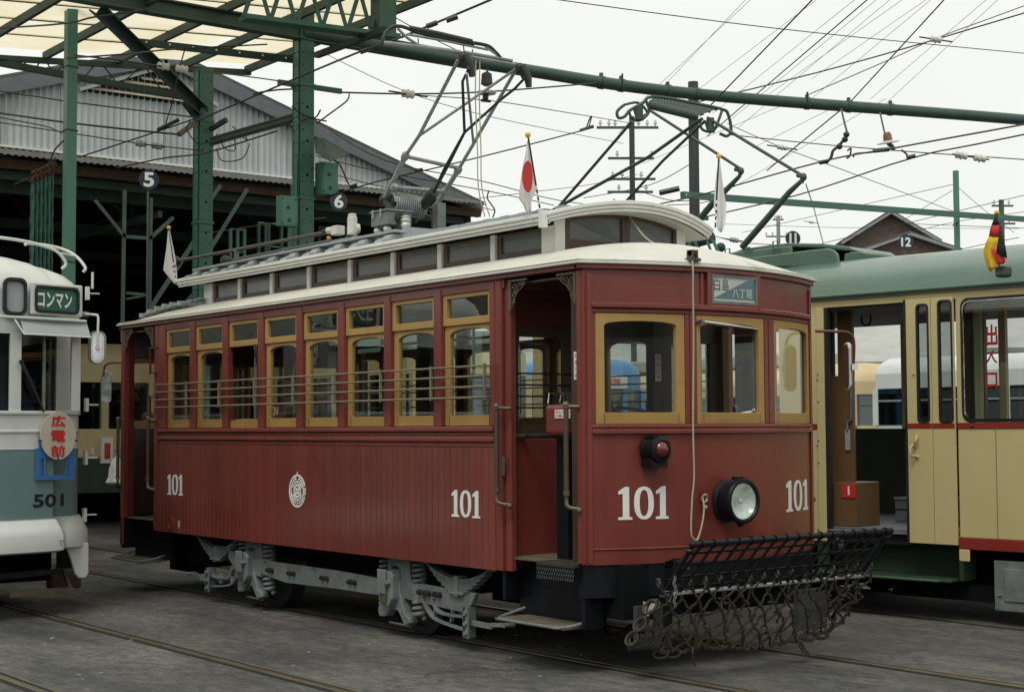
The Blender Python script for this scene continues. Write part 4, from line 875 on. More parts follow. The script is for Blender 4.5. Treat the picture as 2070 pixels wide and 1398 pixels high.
# tail lamp
ty, tz = P(1322, 912, X=-7.40).y-.01, 1.455
xt = fx(ty)
a = MB(); a.lathe([(0.0840, 0), (0.0896, 0.0080), (0.0896, 0.0240), (0.0800, 0.0280), (0.0800, 0.0960), (0.0864, 0.1000), (0.0864, 0.1200), (0.0600, 0.1320), (0.0560, 0.1200)], (xt, ty, tz), (1, 0.0000, 0), 32, cap=False)
a.box(xt+0.0000, xt+0.1040, ty-0.0680, ty+0.0680, tz-0.1160, tz-0.0560); a.box(xt+0.0240, xt+0.1040, ty-0.0480, ty+0.0480, tz+0.0720, tz+0.0944)
for y_ in (-0.0240, 0.0240): a.box(xt+0.1040, xt+0.1072, ty+y_-0.0064, ty+y_+0.0064, tz-0.0800, tz-0.0720)
tl_ = a.build('tail_lamp', m['black'], T, smooth=True)
a = MB(); a.lathe([(0.0560, 0.1160), (0.0512, 0.1320), (0.0360, 0.1480), (0.0160, 0.1568), (0.0008, 0.1592)], (xt, ty, tz), (1, 0, 0), 28, cap=False); a.build('lens', m['redlens'], tl_, smooth=True)
# wiper
a = MB(); p0, p1 = P(1418, 650, X=fx(-.3)+.04), P(1531, 665, X=fx(.27)+.03); a.tube([p0, p0.lerp(p1, .3), p0.lerp(p1, .65), p1], [.011, .013, .009, .005], 8); a.cyl(p0+V((-.05, 0, 0)), p0+V((.015, 0, 0)), .016, 10); a.build('wiper', m['chrome'], T, smooth=True)
# cord, bracket on the roof edge and eyelet
a = MB(); a.box(fx(-.36)-.02, fx(-.36)+.06, -.40, -.32, 2.70, 2.72); a.box(fx(-.36)-.01, fx(-.36)+.05, -.385, -.37, 2.71, 2.775); a.box(fx(-.36)-.01, fx(-.36)+.05, -.35, -.335, 2.71, 2.775); a.cyl((fx(-.36)+.02, -.385, 2.755), (fx(-.36)+.02, -.335, 2.755), .020, 12); a.build('cord_pulley', m['brown'], T)
pc = [P(1240, 402, X=-8.75), P(1262, 425, X=-8.5), P(1300, 475, X=-8.15), P(1330, 496, X=-7.95), P(1375, 514, X=-7.55), P(1392, 516, X=-7.42), P(1400, 530, X=-7.30)]
pd = [P(1401, 600, X=-7.29), P(1402, 700, X=-7.29), P(1401, 860, X=-7.29), P(1403, 960, X=-7.29), P(1399, 1010, X=-7.29), P(1397, 1070, X=-7.29), P(1401, 1087, X=-7.29), P(1410, 1089, X=-7.29), P(1419, 1060, X=-7.29), P(1423, 1030, X=-7.30), P(1421, 1006, X=-7.315)]
a = MB(); a.tube(curve(pc+pd, 6), .0062, 6); a.build('trolley_cord', m['cord'], T, smooth=True)
a = MB(); q = P(1420, 1003, X=fx(-.24)); a.box(q.x, q.x+.006, q.y-.02, q.y+.02, q.z-.03, q.z+.03); a.build('cord_plate', m['red'], T)
a = MB(); a.tube([(q.x+.02+.01*math.sin(k), q.y+.018*math.cos(k*PI/4), q.z-.01+.026*math.sin(k*PI/4)) for k in range(8)], .007, 6, closed=True); a.sph((q.x+.025, q.y, q.z-.07), .016, 8); a.build('cord_knot', m['cord'], T, smooth=True)
a = MB(); a.box(-8.80, -8.72, P(1240, 402, X=-8.75).y-.03, P(1240, 402, X=-8.75).y+.03, 3.15, 3.32); a.build('cord_guide', m['greyr'], T)

# ---------------------------------------------------------------- roofs
def lowz(x, y):     # lower roof: cambered, dropping to the eaves at both bowed ends
    e = abs(y)/1.15; xf_, xr_ = fx(min(abs(y), 1.12))+.035, rx(min(abs(y), 1.12))-.035
    t = min(1, (xf_-x)/.95, (x-xr_)/.95); t = max(0, t)
    return 2.690+.235*(1-e*e)*math.sin(t*PI/2)**.75
def low(u, v):
    y = -1.15+2.30*v; c = abs(y); xf_, xr_ = fx(min(c, 1.12))+.035, rx(min(c, 1.12))-.035
    tt = .5-.5*math.cos(u*PI); x = xr_+(xf_-xr_)*tt
    return (x, y, lowz(x, y))
MB().sheet(low, 90, 40).build('lower_roof', m['roofw'], T, smooth=True)
def edge(z0, z1, off, name, mt):
    pts = []
    for k in range(25): y = -1.13+2.26*k/24; pts.append((fx(y)+off, y))
    pts += [(rx(y)-off, y) for y in [1.13-2.26*k/24 for k in range(25)]]
    o = [(x, y+math.copysign(off-.02, y) if abs(y) > 1.1 else y) for x, y in pts]
    i_ = [(x*(1)+(.07 if x < -11 else -.07), y*.93) for x, y in pts]
    a = MB(); a.ring(o, i_, z0, z1, lambda u, v, w_: (u, v, w_)); a.build(name, mt, T, bevel=.006)
edge(2.663, 2.680, .045, 'eave_board', m['roofw']); edge(2.681, 2.696, .034, 'gutter', m['roofw'])
# clerestory
CW = .62; CX0, CX1 = -13.90, -8.46
def upz(y): return 3.105+.125*(1-(y/.80)**2)
def upf(y): return -8.20-.13*(y/.8)**2
def upr(y): return -14.42+.13*(y/.8)**2
MB().sheet(lambda u, v: ((lambda y: (upr(y)+(upf(y)-upr(y))*u, y, upz(y)))(-.80+1.60*v)), 40, 20).build('upper_roof', m['greyr'], T, smooth=True)
MB().sheet(lambda u, v: ((lambda y: (upr(y)+.03+(upf(y)-upr(y)-.06)*u, y, upz(y)-.075))(-.79+1.58*v)), 20, 16).build('roof_soffit', m['roofw'], T, smooth=True)
for s_ in (-1, 1):
    for z0, z1, d in ((3.030, 3.052, .0), (3.054, 3.078, .018), (3.080, 3.108, .030)):
        a = MB(); a.box(-14.30, -8.33, min(s_*.775, s_*(.785+d)), max(s_*.775, s_*(.785+d)), z0, z1); a.build('gutter_moulding', m['trim'], T, bevel=.006)
for f_, sg in ((upf, 1), (upr, -1)):
    for dz0, dz1, d in ((-.075, -.052, 0), (-.050, -.026, .016), (-.024, .004, .028)):
        a = MB(); vs = []; n_ = 24
        for k in range(n_+1):
            y = (-.785-d)+(1.57+2*d)*k/n_; z = upz(y*.98); x = f_(y)
            vs += [(x-sg*.02, y, z+dz0), (x+sg*d, y, z+dz0), (x+sg*d, y, z+dz1), (x-sg*.02, y, z+dz1)]
        a.add(vs, [(4*k+j, 4*k+(j+1) % 4, 4*k+4+(j+1) % 4, 4*k+4+j) for k in range(n_) for j in range(4)]+[(3, 2, 1, 0), (4*n_, 4*n_+1, 4*n_+2, 4*n_+3)])
        a.build('end_moulding', m['trim'], T, smooth=True, bevel=.005)
mu = [P(x_, 540, Y=-.62).x for x_ in (487, 552, 627, 710, 797, 892, 1000)]
for s_ in (-1, 1):
    for x0, x1 in [(CX0-.10, CX0+.06), (CX1-.14, CX1)]+[(x_-.028, x_+.028) for x_ in mu]:
        a = MB(); a.box(x0, x1, min(s_*(CW-.05), s_*(CW+.022)), max(s_*(CW-.05), s_*(CW+.022)), 2.80, 3.045); a.build('clerestory_post', m['trim'], T, bevel=.004)
    ed = [CX0+.06]+[v for x_ in mu for v in (x_-.028, x_+.028)]+[CX1-.14]
    for i in range(0, len(ed), 2):
        a = MB(); a.ring(rect(ed[i]+.004, ed[i+1]-.004, 2.80, 3.04), rect(ed[i]+.055, ed[i+1]-.030, 2.895, 3.025), -.02, .006, lambda u, v, w_: (u, s_*(CW-.005+w_), v)); f_ = a.build('clerestory_frame', m['brown'], T, bevel=.003)
        a = MB(); a.box(ed[i]+.03, ed[i+1]-.02, min(s_*(CW-.018), s_*(CW-.014)), max(s_*(CW-.018), s_*(CW-.014)), 2.88, 3.03); a.build('pane', FROST, f_)
for X_, sg in ((CX1, 1), (CX0-.10, -1)):
    cf = lambda y: X_+sg*(.05-.05*(y/.6)**2)
    for y0, y1 in ((-CW-.02, -CW+.07), (CW-.07, CW+.02)):
        a = MB(); a.box(min(X_, X_+sg*.02), max(X_, X_+sg*.02), y0, y1, 2.80, 3.13); a.build('clerestory_post', m['trim'], T, bevel=.004)
    a = MB(); nn = 8
    for y0, y1 in ((-.55, .0), (.0, .55)):
        y0 += .0; o = [(y0, 2.86), (y1, 2.86)]+[(y1+(y0-y1)*k/nn, 3.07+.10*(1-((y1+(y0-y1)*k/nn)/.8)**2)) for k in range(nn+1)]
        i_ = [(y0+.04, 2.95), (y1-.04, 2.95)]+[((y1-.04)+(y0-y1+.08)*k/nn, 3.03+.10*(1-((y1+(y0-y1)*k/nn)/.8)**2)) for k in range(nn+1)]
        a = MB(); a.ring(o, i_, -.02, .01, lambda u, v, w_: (cf(u)+sg*w_, u, v)); f_ = a.build('clerestory_frame', m['brown'], T, bevel=.003)
        a = MB(); a.prism(i_, -.012, -.008, lambda u, v, w_: (cf(u)+sg*w_, u, v)); a.build('pane', FROST, f_)
# ceiling / inner skin so that the inside is closed
a = MB(); a.box(-14.9, -7.7, -1.07, 1.07, 2.585, 2.600); a.build('ceiling', m['wood'], T)
a = MB(); a.box(-14.9, -7.72, -1.06, 1.06, .70, .715); a.build('floor', m['woodw'], T)
a = MB()
for y_ in (-1, 1): a.box(XR+.02, XF-.02, min(y_*1.05, y_*.72), max(y_*1.05, y_*.72), .716, 1.13)
a.build('bench', m['seat'], T, bevel=.03)
a = MB()
for y_ in (-.75, .75):
    a.cyl((XR+.1, y_, 2.42), (XF-.1, y_, 2.42), .013, 8)
a.build('strap_rail', m['chrome'], T)
# bulkheads with glazed doors
for X_, sg in ((XF+.03, 1), (XR-.03, -1)):
    bx = lambda u, v, w_: (X_+sg*w_, u, v)
    a = MB(); a.prism([(-1.03, .716), (1.03, .716), (1.03, 1.53), (-1.03, 1.53)], -.02, .02, bx); a.prism([(-1.03, 2.33), (1.03, 2.33), (1.03, 2.58), (-1.03, 2.58)], -.02, .02, bx); a.build('bulkhead', m['darkred'], T)
    for y0, y1 in ((-1.03, -.44), (-.40, .40), (.44, 1.03)):
        a = MB(); a.ring(rect(y0, y1, 1.535, 2.328), rect(y0+.09, y1-.09, 1.62, 2.24), -.018, .018, bx); f_ = a.build('bulkhead_sash', m['wood'], T)
        a = MB(); a.prism(rect(y0+.08, y1-.08, 1.61, 2.25), -.003, .001, bx); a.build('pane', G, f_)
    for z_ in (1.74, 1.82, 1.90, 1.98):
        a = MB(); a.cyl((X_+sg*.04, -1.0, z_), (X_+sg*.04, -.45, z_), .007, 6); a.build('window_bar', m['iron'], T)
# front bulkhead lower panel as seen through the doorway and its handle
a = MB(); a.box(XF+.055, XF+.075, -1.02, -.43, .66, 1.52); a.build('door_panel', m['red'], T, bevel=.006)
a = MB(); a.cyl(P(1040, 882, X=XF+.10), P(1062, 881, X=XF+.10), .013, 10, .02); a.sph(P(1042, 882, X=XF+.10), .022, 8); h_ = a.build('gate_handle', m['brass'], T, smooth=True)
a = MB(); a.tube([P(1062, 881, X=XF+.12), P(1110, 879, X=-8.2), P(1155, 880, X=-7.95)], [.012, .018, .03], 8); a.build('gate_bar', m['iron'], h_, smooth=True)
# vestibule fittings
a = MB(); a.box(-8.16, -7.92, -.98, -.72, 1.545, 1.76); fb = a.build('fare_box', m['red'], T, bevel=.03)
a = MB(); a.box(-8.15, -7.93, -.97, -.73, 1.762, 1.84); a.build('box_hopper', GD, fb)
a = MB(); a.tube([P(1108, 815, X=-8.05), P(1110, 795, X=-8.05), P(1134, 795, X=-8.05), P(1132, 812, X=-8.05)], .006, 6); a.build('box_handle', m['chrome'], fb)
a = MB(); a.box(-8.10, -7.98, -.92, -.80, .716, 1.55); a.build('box_stand', m['flat'], fb)
q0, q1 = P(1122, 845, Y=-.985), P(1152, 827, Y=-.985)
a = MB(); a.box(q0.x, q1.x, -.987, -.981, q0.z, q1.z); fc = a.build('fare_card', m['trim'], T)
for k_, z0, z1 in (('*大人=90円', .55, .90), ('*小児=50円', .12, .45)):
    a = MB(); text(a, k_, q0.x+.006, q1.x-.006, q0.z+(q1.z-q0.z)*z0, q0.z+(q1.z-q0.z)*z1, lambda u, v, w_: (u, -.988-w_*.3, v)); a.build('fare_lettering', m['inkred'], fc)
def caution(q0, q1, mapf, nrm):
    a = MB(); a.prism([(0, 0), (1, 0), (1, 1), (0, 1)], 0, .003, mapf); pl = a.build('caution_strip', m['trim'], T)
    a = MB()
    for i, k_ in enumerate('段差注意'): text(a, k_, .16, .84, .78-.24*i, .94-.24*i, lambda u, v, w_: mapf(u, v, .004+w_*.2))
    a.build('caution_lettering', m['inkred'], pl)
q0, q1 = P(1160, 767, Y=-1.0), P(1171, 710, Y=-1.0)
a = MB(); a.box(q0.x-.03, -7.70, -.995, -.93, .72, 2.58); a.build('jamb', m['wood'], T)
caution(None, None, lambda u, v, w_: (q0.x+(q1.x-q0.x)*u, -.996-w_, q0.z+(q1.z-q0.z)*v), None)
a = MB(); q0, q1 = P(1318, 836, X=-8.42), P(1342, 655, X=-8.42); a.box(-8.44, -8.40, q0.y, q1.y, .72, 2.58); a.build('inner_upright', m['wood'], T)
q2, q3 = P(1326, 770, X=-8.39), P(1337, 716, X=-8.39)
caution(None, None, lambda u, v, w_: (-8.398+w_, q2.y+(q3.y-q2.y)*u, q2.z+(q3.z-q2.z)*v), None)
a = MB(); a.box(-7.74, -7.52, -.62, -.35, .72, 1.60); ct = a.build('controller', m['black'], T, bevel=.02)
a = MB(); c_ = P(1280, 846, X=-7.62); a.tube([(c_.x+.13*math.cos(k*PI/10), c_.y+.13*math.sin(k*PI/10), c_.z+.045+.03*math.cos(k*PI/10)*-1) for k in range(20)], .011, 8, closed=True); a.cyl((c_.x, c_.y, 1.5), (c_.x, c_.y, c_.z+.04), .014, 8); a.build('brake_wheel', m['iron'], T, smooth=True)
a = MB(); a.tube(curve([P(1470, 845, X=-7.6), P(1490, 838, X=-7.6), P(1520, 832, X=-7.6)]), .010, 8); a.sph(P(1522, 830, X=-7.6), .02, 8); a.build('controller_handle', m['chrome'], T, smooth=True)
q = P(560, 832, Y=-.80); a = MB(); a.box(q.x-.15, q.x+.16, -.80, -.79, q.z-.05, q.z+.07); rp = a.build('notice_plate', m['red'], T)
a = MB(); text(a, '*00V', q.x-.13, q.x+.04, q.z-.03, q.z+.045, lambda u, v, w_: (u, -.801-w_, v)); a.build('notice_lettering', m['white'], rp)
for (x0, x1, mt_) in ((-12.5, -12.36, 'wood'),):
    a = MB(); a.box(x0, x1, .96, 1.045, 1.55, 2.58); a.build('inner_panel', m[mt_], T)
for x_, y_ in ((-13.2, -.5), (-11.0, .5), (-9.2, -.4)):
    a = MB(); a.cyl((x_, y_, .72), (x_, y_, 2.58), .014, 10); a.build('grab_pole', m['chrome'], T, smooth=True)
# curtains / posters inside catch light
for x_ in (-13.75, -13.1, -11.15, -10.4):
    a = MB(); vs = []
    for k in range(13): vs += [(x_+.16*k/12, 1.0+.02*math.sin(k*1.7), 1.72), (x_+.16*k/12, 1.0+.02*math.sin(k*1.7+.4), 2.3)]
    a.add(vs, [(2*i, 2*i+2, 2*i+3, 2*i+1) for i in range(12)]); a.build('curtain', m['greyr'], T, smooth=True)

# scroll brackets in the four doorway corners
def bracket(x, s_, dx, z=2.618):
    fn = lambda u, v, w_: (x+dx*u, s_*(HW-.005+w_), z-v)
    a = MB(); a.prism(rect(0, .02, .0, .21), -.008, .008, fn); a.prism(rect(.021, .20, 0, .016), -.008, .008, fn)
    def spiral(cu, cv, r, t0, turns, n=22):
        return [V(fn(cu+r*(1-.75*k/n)*math.cos(t0+turns*2*PI*k/n), cv+r*(1-.75*k/n)*math.sin(t0+turns*2*PI*k/n), 0)) for k in range(n+1)]
    for cu, cv, r, t0, tr in ((.055, .045, .026, 0, 1.3), (.10, .040, .024, PI, -1.3), (.145, .035, .018, 2, 1.2), (.045, .10, .024, -1.5, 1.3), (.04, .15, .020, 1, -1.2), (.085, .085, .020, 2.5, 1.2), (.165, .030, .012, 0, 1)):
        a.tube(spiral(cu, cv, r, t0, tr), .0042, 5)
    a.tube(curve([V(fn(*p, 0)) for p in ((.035, .19), (.06, .13), (.10, .085), (.14, .06), (.18, .03))], 6), .0045, 5)
    a.build('scroll_bracket', m['brass'], T, smooth=True)
for s_ in (-1, 1):
    bracket(XF+.152, s_, 1); bracket(-7.670, s_, -1); bracket(XR-.152, s_, -1); bracket(-14.89, s_, 1)
# handrails at the doorways
def rail(x, s_, z0=1.076, z1=1.737, hook=.09):
    y = s_*1.165
    a = MB(); a.cyl((x, y, z0+.09), (x, y, z1), .017, 12); r_ = a.build('handrail', m['brown'], T, smooth=True)
    a = MB(); a.tube([(x, y, z1-.01), (x, y, z1+.01)], .021, 10); a.sph((x, y, z1+.01), .024, 10); a.cyl((x, y, z1), (x+hook, s_*1.11, z1-.003), .013, 8)
    a.tube(curve([(x, y, z0+.11), (x, y, z0+.05), (x+.02*(1 if hook > 0 else -1), y, z0+.01), (x+hook, s_*1.115, z0-.005)], 5), .014, 8); a.cyl((x, y, z0+.085), (x, y, z0+.115), .022, 10); a.sph((x+hook, s_*1.12, z0-.01), .02, 8)
    a.build('rail_fitting', m['brass'], r_, smooth=True)
rail(-8.450, -1); rail(-7.70, -1, hook=.075); rail(-14.15, -1, 1.02, 1.70, .05); rail(-14.88, -1, 1.02, 1.70, -.05)
rail(-8.45, 1); rail(-7.70, 1, hook=.075)
for z_ in (2.40, 1.92):
    a = MB(); a.box(-14.24, -14.06, -1.135, -1.115, z_, z_+.012); a.cyl((-14.20, -1.125, z_), (-14.20, -1.125, z_-.24), .012, 6); a.box(-14.21, -14.06, -1.135, -1.115, z_-.25, z_-.24); a.build('gate_hanger', m['darkred'], T)
a = MB(); a.box(XF+.082, XF+.112, -1.118, -1.108, 1.27, 1.40); a.build('latch_plate', m['brass'], T)
# steps
tread = mat('chequer_plate', (.05, .045, .035), .6, .3, .3, 12, .2, 90)
a = MB(); a.box(-8.05, -7.66, -1.14, -.90, .690, .716); a.build('door_sill', tread, T, bevel=.003)
a = MB(); a.box(-8.05, -7.66, -1.143, -1.135, .60, .69); a.build('sill_face', m['black'], T)
a = MB()
for i in range(16):
    for j in range(3): x_ = -8.03+i*.024+.008*(j % 2); z_ = .615+j*.027; a.obox((x_, -1.1445, z_), (.004, 0, .008), (0, .0015, 0), (.0015, 0, -.0008))
a.build('tread_studs', m['greyp'], T, kind='stuff')
a = MB(); a.box(-8.50, -7.64, -.93, -.88, .32, .70); a.box(-8.50, -8.47, -1.08, -.93, .42, .62); a.box(-7.66, -7.62, -1.08, -.93, .30, .70); a.build('step_well', m['black'], T)
def low_step(x0, x1, s_):
    f = lambda x, y, z: (x, s_*y, z)
    a = MB(); a.box(x0, x1, min(s_*.93, s_*1.21), max(s_*.93, s_*1.21), .300, .315); st = a.build('step_board', m['woodw'], T)
    a = MB(); a.tube(curve([f(x0-.0, .95, .36), f(x0-.01, 1.10, .325), f(x0+.05, 1.22, .312), f(x0+.12, 1.235, .312)], 5)+curve([f(x1-.12, 1.235, .312), f(x1-.04, 1.22, .312), f(x1, 1.10, .325), f(x1, .95, .36)], 5), .011, 8); a.build('step_edge', m['greyp'] if s_ < 0 else m['black'], st, smooth=True)
low_step(-8.42, -7.68, -1); low_step(-14.92, -14.2, -1)
a = MB(); a.box(-14.92, -14.06, -.95, -.90, .32, .72); a.box(-14.95, -14.88, -1.09, -.9, .40, .71); a.build('rear_step_well', m['black'], T)
a = MB(); a.box(-14.85, -14.15, -.60, -.45, .16, .34); a.build('rear_step_hanger', m['flat'], T)
# rear platform parts seen through the open doorway
a = MB(); a.box(-14.885, -14.865, -1.05, -1.0, .72, 2.58); a.build('rear_pillar', m['darkred'], T)
a = MB(); a.box(-14.88, -14.15, 1.03, 1.06, .716, 1.66); a.build('rear_gate', m['wood'], T)
# roof boards over the rear hood
def walk(x0, x1, y, zf, n_, name='roof_walk'):
    t = MB()
    for dy in (-.09, .0, .09): t.beam((x0, y+dy, zf(x0, y+dy)+.062), (x1, y+dy, zf(x1, y+dy)+.062), .065, .016)
    o = t.build(name, m['greyr'], T, bevel=.003)
    for k in range(n_):
        x_ = x0+.05+(x1-x0-.1)*k/(n_-1); a = MB(); a.obox((x_, y, zf(x_, y)+.030), (.022, 0, 0), (0, .15, 0), (0, 0, .022)); a.build('walk_bearer', m['greyr'], o, bevel=.004)
walk(-14.95, -13.95, -.78, lambda x, y: lowz(x, y), 6)
# ---------------------------------------------------------------- truck
for x_ in (-12.32, -9.97):
    a = MB()
    for y_ in (-.76, .66): a.lathe([(.10, .02), (.26, .02), (.27, .0), (.34, .0), (.345, .10), (.36, .12)], (x_, y_ if y_ < 0 else y_+.10, .335), (0, 1 if y_ < 0 else -1, 0), 36)
    a.cyl((x_, -.85, .335), (x_, .85, .335), .055, 12); a.build('wheelset', m['iron'], T, smooth=True)
a = MB(); a.box(-14.6, -8.5, -.80, .80, .50, .60); a.box(-12.0, -10.4, -.60, .60, .22, .50); a.box(-13.4, -12.9, -.5, .5, .26, .5); a.box(-9.4, -8.9, -.5, .5, .3, .5); a.build('underframe', m['flat'], T)
a = MB(); a.cyl((-13.55, -.75, .42), (-13.55, .1, .42), .14, 20); a.build('air_reservoir', m['flat'], T, smooth=True)
a = MB(); a.box(-8.5, -7.45, -.90, .90, .36, .71); a.build('front_apron', m['flat'], T)
a = MB(); a.box(-15.1, -14.06, -.88, .90, .40, .71); a.build('rear_apron', m['flat'], T)
gy = -.985
def spring(x, y, z0, z1, r, n, w_=.013):
    a = MB(); a.tube([(x+r*math.cos(2*PI*k/12), y+r*math.sin(2*PI*k/12), z0+(z1-z0)*k/(12*n)) for k in range(12*n+1)], w_, 6); return a
for x_ in (-12.32, -9.97):
    for s_ in (-1, 1):
        y = s_*.96
        # yoke: arched pedestal with two splayed feet
        a = MB(); f = lambda u, v, w_: (x_+u, y+w_, v)
        yoke = [(-.135, .60), (-.11, .625), (.12, .625), (.165, .59), (.185, .45), (.21, .36), (.205, .30), (.09, .30), (.055, .40), (.02, .535), (-.075, .545), (-.09, .44), (-.135, .40)]
        a.prism(yoke, -.03, .03, f); a.build('pedestal', m['greyp'], T, bevel=.008)
        a = MB(); a.prism([(-.085, .52), (.05, .52), (.075, .34), (.14, .20), (.20, .165), (.22, .13), (.14, .10), (.05, .205), (-.06, .215), (-.13, .15), (-.215, .14), (-.235, .185), (-.22, .24), (-.12, .27), (-.09, .36)], -.055 if s_ < 0 else -.03, .03 if s_ < 0 else .055, f); a.build('hanger_casting', m['greyp'], T, bevel=.010)
        a = MB(); f2 = lambda u, v, w_: (x_+u, y+s_*w_, v); a.prism([(-.13, .51), (.03, .51), (.06, .47), (.06, .30), (.0, .235), (-.10, .245), (-.13, .28)], .03, .115, f2); ab = a.build('axle_box', m['greyp'], T, bevel=.012)
        a = MB(); a.prism([(-.128, .52), (-.01, .52), (-.01, .33), (-.128, .33)], .116, .132, f2); a.build('box_lid', m['greyp'], ab, bevel=.008)
        a = MB(); a.prism([(-.10, .325), (.0, .325), (-.01, .262), (-.09, .262)], .116, .124, f2); a.build('oil_stain_plate', m['brass'], ab)
        a = MB(); a.cyl(f2(.02, .42, .11), f2(.02, .42, .150), .024, 6); a.cyl(f2(.02, .42, .15), f2(.02, .42, .165), .013, 8); a.build('bolt', m['greyp'], ab)
        for dx in (-.195, .27):
            spring(x_+dx, y, .42, .62, .048, 5).build('coil_spring', m['greyp'], T, smooth=True)
            spring(x_+dx, y, .17, .30, .048, 3, .015).build('coil_spring', m['greyp'], T, smooth=True)
        a = MB(); a.cyl((x_-.15, y-s_*.0, .10), (x_+.15, y, .095), .009, 8); a.build('tie_rod', m['greyp'], T)
for s_ in (-1, 1):
    y = s_*.985
    a = MB(); f = lambda u, v, w_: (u, y+w_, v)
    a.prism([(-12.75, .50), (-12.14, .455), (-12.14, .30), (-12.60, .33), (-12.75, .42)], -.02, .02, f)
    a.prism([(-12.14, .455), (-11.93, .450), (-10.80, .446), (-10.20, .43), (-10.20, .30), (-10.80, .30), (-11.70, .285), (-12.14, .33)], -.02, .02, f)
    a.prism([(-9.80, .435), (-9.02, .425), (-8.92, .42), (-8.98, .33), (-9.10, .27), (-9.80, .30)], -.02, .02, f)
    a.build('side_bar', m['greyp'], T, bevel=.006)
    a = MB()
    for x_ in (-11.97, -11.91, -11.60, -11.53, -11.05, -10.98, -10.62, -10.55, -9.62, -9.55, -9.50, -9.42, -9.36):
        a.cyl((x_, y+s_*.02, .375), (x_, y+s_*.045, .375), .022, 6); a.cyl((x_, y+s_*.045, .375), (x_, y+s_*.06, .375), .011, 8)
    a.build('bar_bolts', m['iron'], T, kind='stuff')
    # leaf springs at both truck ends
    for xc in (-12.98, -9.14):
        for k in range(7):
            hw = .40-.052*k; a = MB(); n_ = 8; vs = []
            for i in range(n_+1):
                u = -1+2*i/n_; x_ = xc+hw*u; z_ = .475+.016*(6-k)-.108+.10*(hw*u/.4)**2+.03
                vs += [(x_, y-.035, z_), (x_, y+.035, z_), (x_, y+.035, z_+.013), (x_, y-.035, z_+.013)]
            a.add(vs, [(4*i+j, 4*i+(j+1) % 4, 4*i+4+(j+1) % 4, 4*i+4+j) for i in range(n_) for j in range(4)]+[(3, 2, 1, 0), (4*n_, 4*n_+1, 4*n_+2, 4*n_+3)])
            a.build('spring_leaf', m['greyp'], T)
        a = MB(); a.box(xc-.03, xc+.03, y-.045, y+.045, .38, .53); a.box(xc-.09, xc+.09, y-.05, y+.05, .425-.03, .415); a.build('spring_buckle', m['greyp'], T, bevel=.005)
    for xc, d in ((-12.80, -1), (-9.30, 1)):     # curved brake-beam brackets
        g_ = lambda u, v: V((xc+d*u, y+s_*.02, v))
        a = MB()
        for off in (0, .10):
            pts = curve([g_(-.28+off*1.3, .35-off*.1), g_(-.24+off*1.3, .27), g_(-.10+off, .19+off*.5), g_(.30, .145+off)], 6)
            for i in range(len(pts)-1): a.beam(pts[i], pts[i+1], .04, .016)
        for u in (-.14, .08): a.beam(g_(u, .19), g_(u+.02, .28), .03, .012)
        a.build('brake_bracket', m['greyp'], T)
        a = MB(); q = g_(.30, .20); a.box(q.x-.012, q.x+.012, q.y-.05, q.y+.05, .10, .32); a.box(q.x-.006, q.x+.05, q.y-.05, q.y-.035, .10, .32) if s_ < 0 else None
        for z_ in (.135, .205, .28): a.cyl((q.x+.03, q.y-.07, z_), (q.x+.03, q.y-.045, z_), .017, 8)
        a.build('bracket_plate', m['greyp'], T)
        a = MB(); a.beam(q+V((0, 0, .01)), q+V((d*.25, .02, .0)), .03, .035); a.beam(q+V((d*.22, .02, .01)), q+V((d*.46, .05, .03)), .03, .028); a.cyl(q+V((d*.45, -.03, .03)), q+V((d*.45, .06, .03)), .016, 8); a.build('brake_link', m['greyp'], T)
a = MB(); a.box(-13.9, -13.3, -.86, -.70, .30, .60); a.build('rear_equipment_case', m['flat'], T)
a = MB(); a.tube(curve([(-8.0, -.6, .25), (-7.8, -.7, .20), (-7.7, -.6, .28)]), .018, 8); a.build('hose', m['rubber'], T)
# ---------------------------------------------------------------- fender basket
FX = lambda t: -6.79-.51*t        # t=0 top rail, 1 the foot
FZ = lambda t: .885-.645*t
ft = thing('fender_basket', 'black iron lifeguard basket with a sagging rope net on the front of tram 101', 'fender', (-7.0, 0, 0))
b = MB(); b.tube([(FX(0), -.925, FZ(0)), (FX(0), .955, FZ(0))], .019, 12); b.sph((FX(0), -.925, FZ(0)), .023, 10); b.sph((FX(0), .955, FZ(0)), .023, 10); b.build('top_rail', m['black'], ft, smooth=True)
for y_ in (-.915, .945):
    b = MB(); b.tube([(FX(0), y_, FZ(0)), (FX(.5), y_-.01, FZ(.5)), (FX(1), y_-.02, FZ(1))], .016, 10); b.build('side_tube', m['black'], ft, smooth=True)
    b = MB()
    for t in (.06, .47, .52): b.tube([(FX(t)+.026*math.cos(k*PI/5), y_+.026*math.sin(k*PI/5), FZ(t)) for k in range(10)], .008, 6, closed=True)
    b.build('clamp', m['iron'], ft, smooth=True)
b = MB(); b.tube([(FX(.5)+.01, -.93, FZ(.5)), (FX(.5)+.01, .95, FZ(.5))], .013, 10); b.build('lower_rail', m['greyr'], ft, smooth=True)
for t in (.09, .20, .33, .44):
    b = MB(); b.beam((FX(t)+.008, -.915, FZ(t)), (FX(t)+.008, .945, FZ(t)), .004, .020, (.6, 0, .7)); b.build('cross_strap', m['black'], ft)
for k in range(17):
    y_ = -.85+k*.109; y2 = y_-.07
    b = MB(); b.beam((FX(.0)+.012, y_, FZ(0)), (FX(.5)+.014, y2, FZ(.5)), .028, .005, (.7, 0, -.4)); b.tube([(FX(0)+.024*math.cos(q_*PI/4), y_, FZ(0)+.024*math.sin(q_*PI/4)) for q_ in range(8)], .005, 5, closed=True); b.build('strap', m['black'], ft)
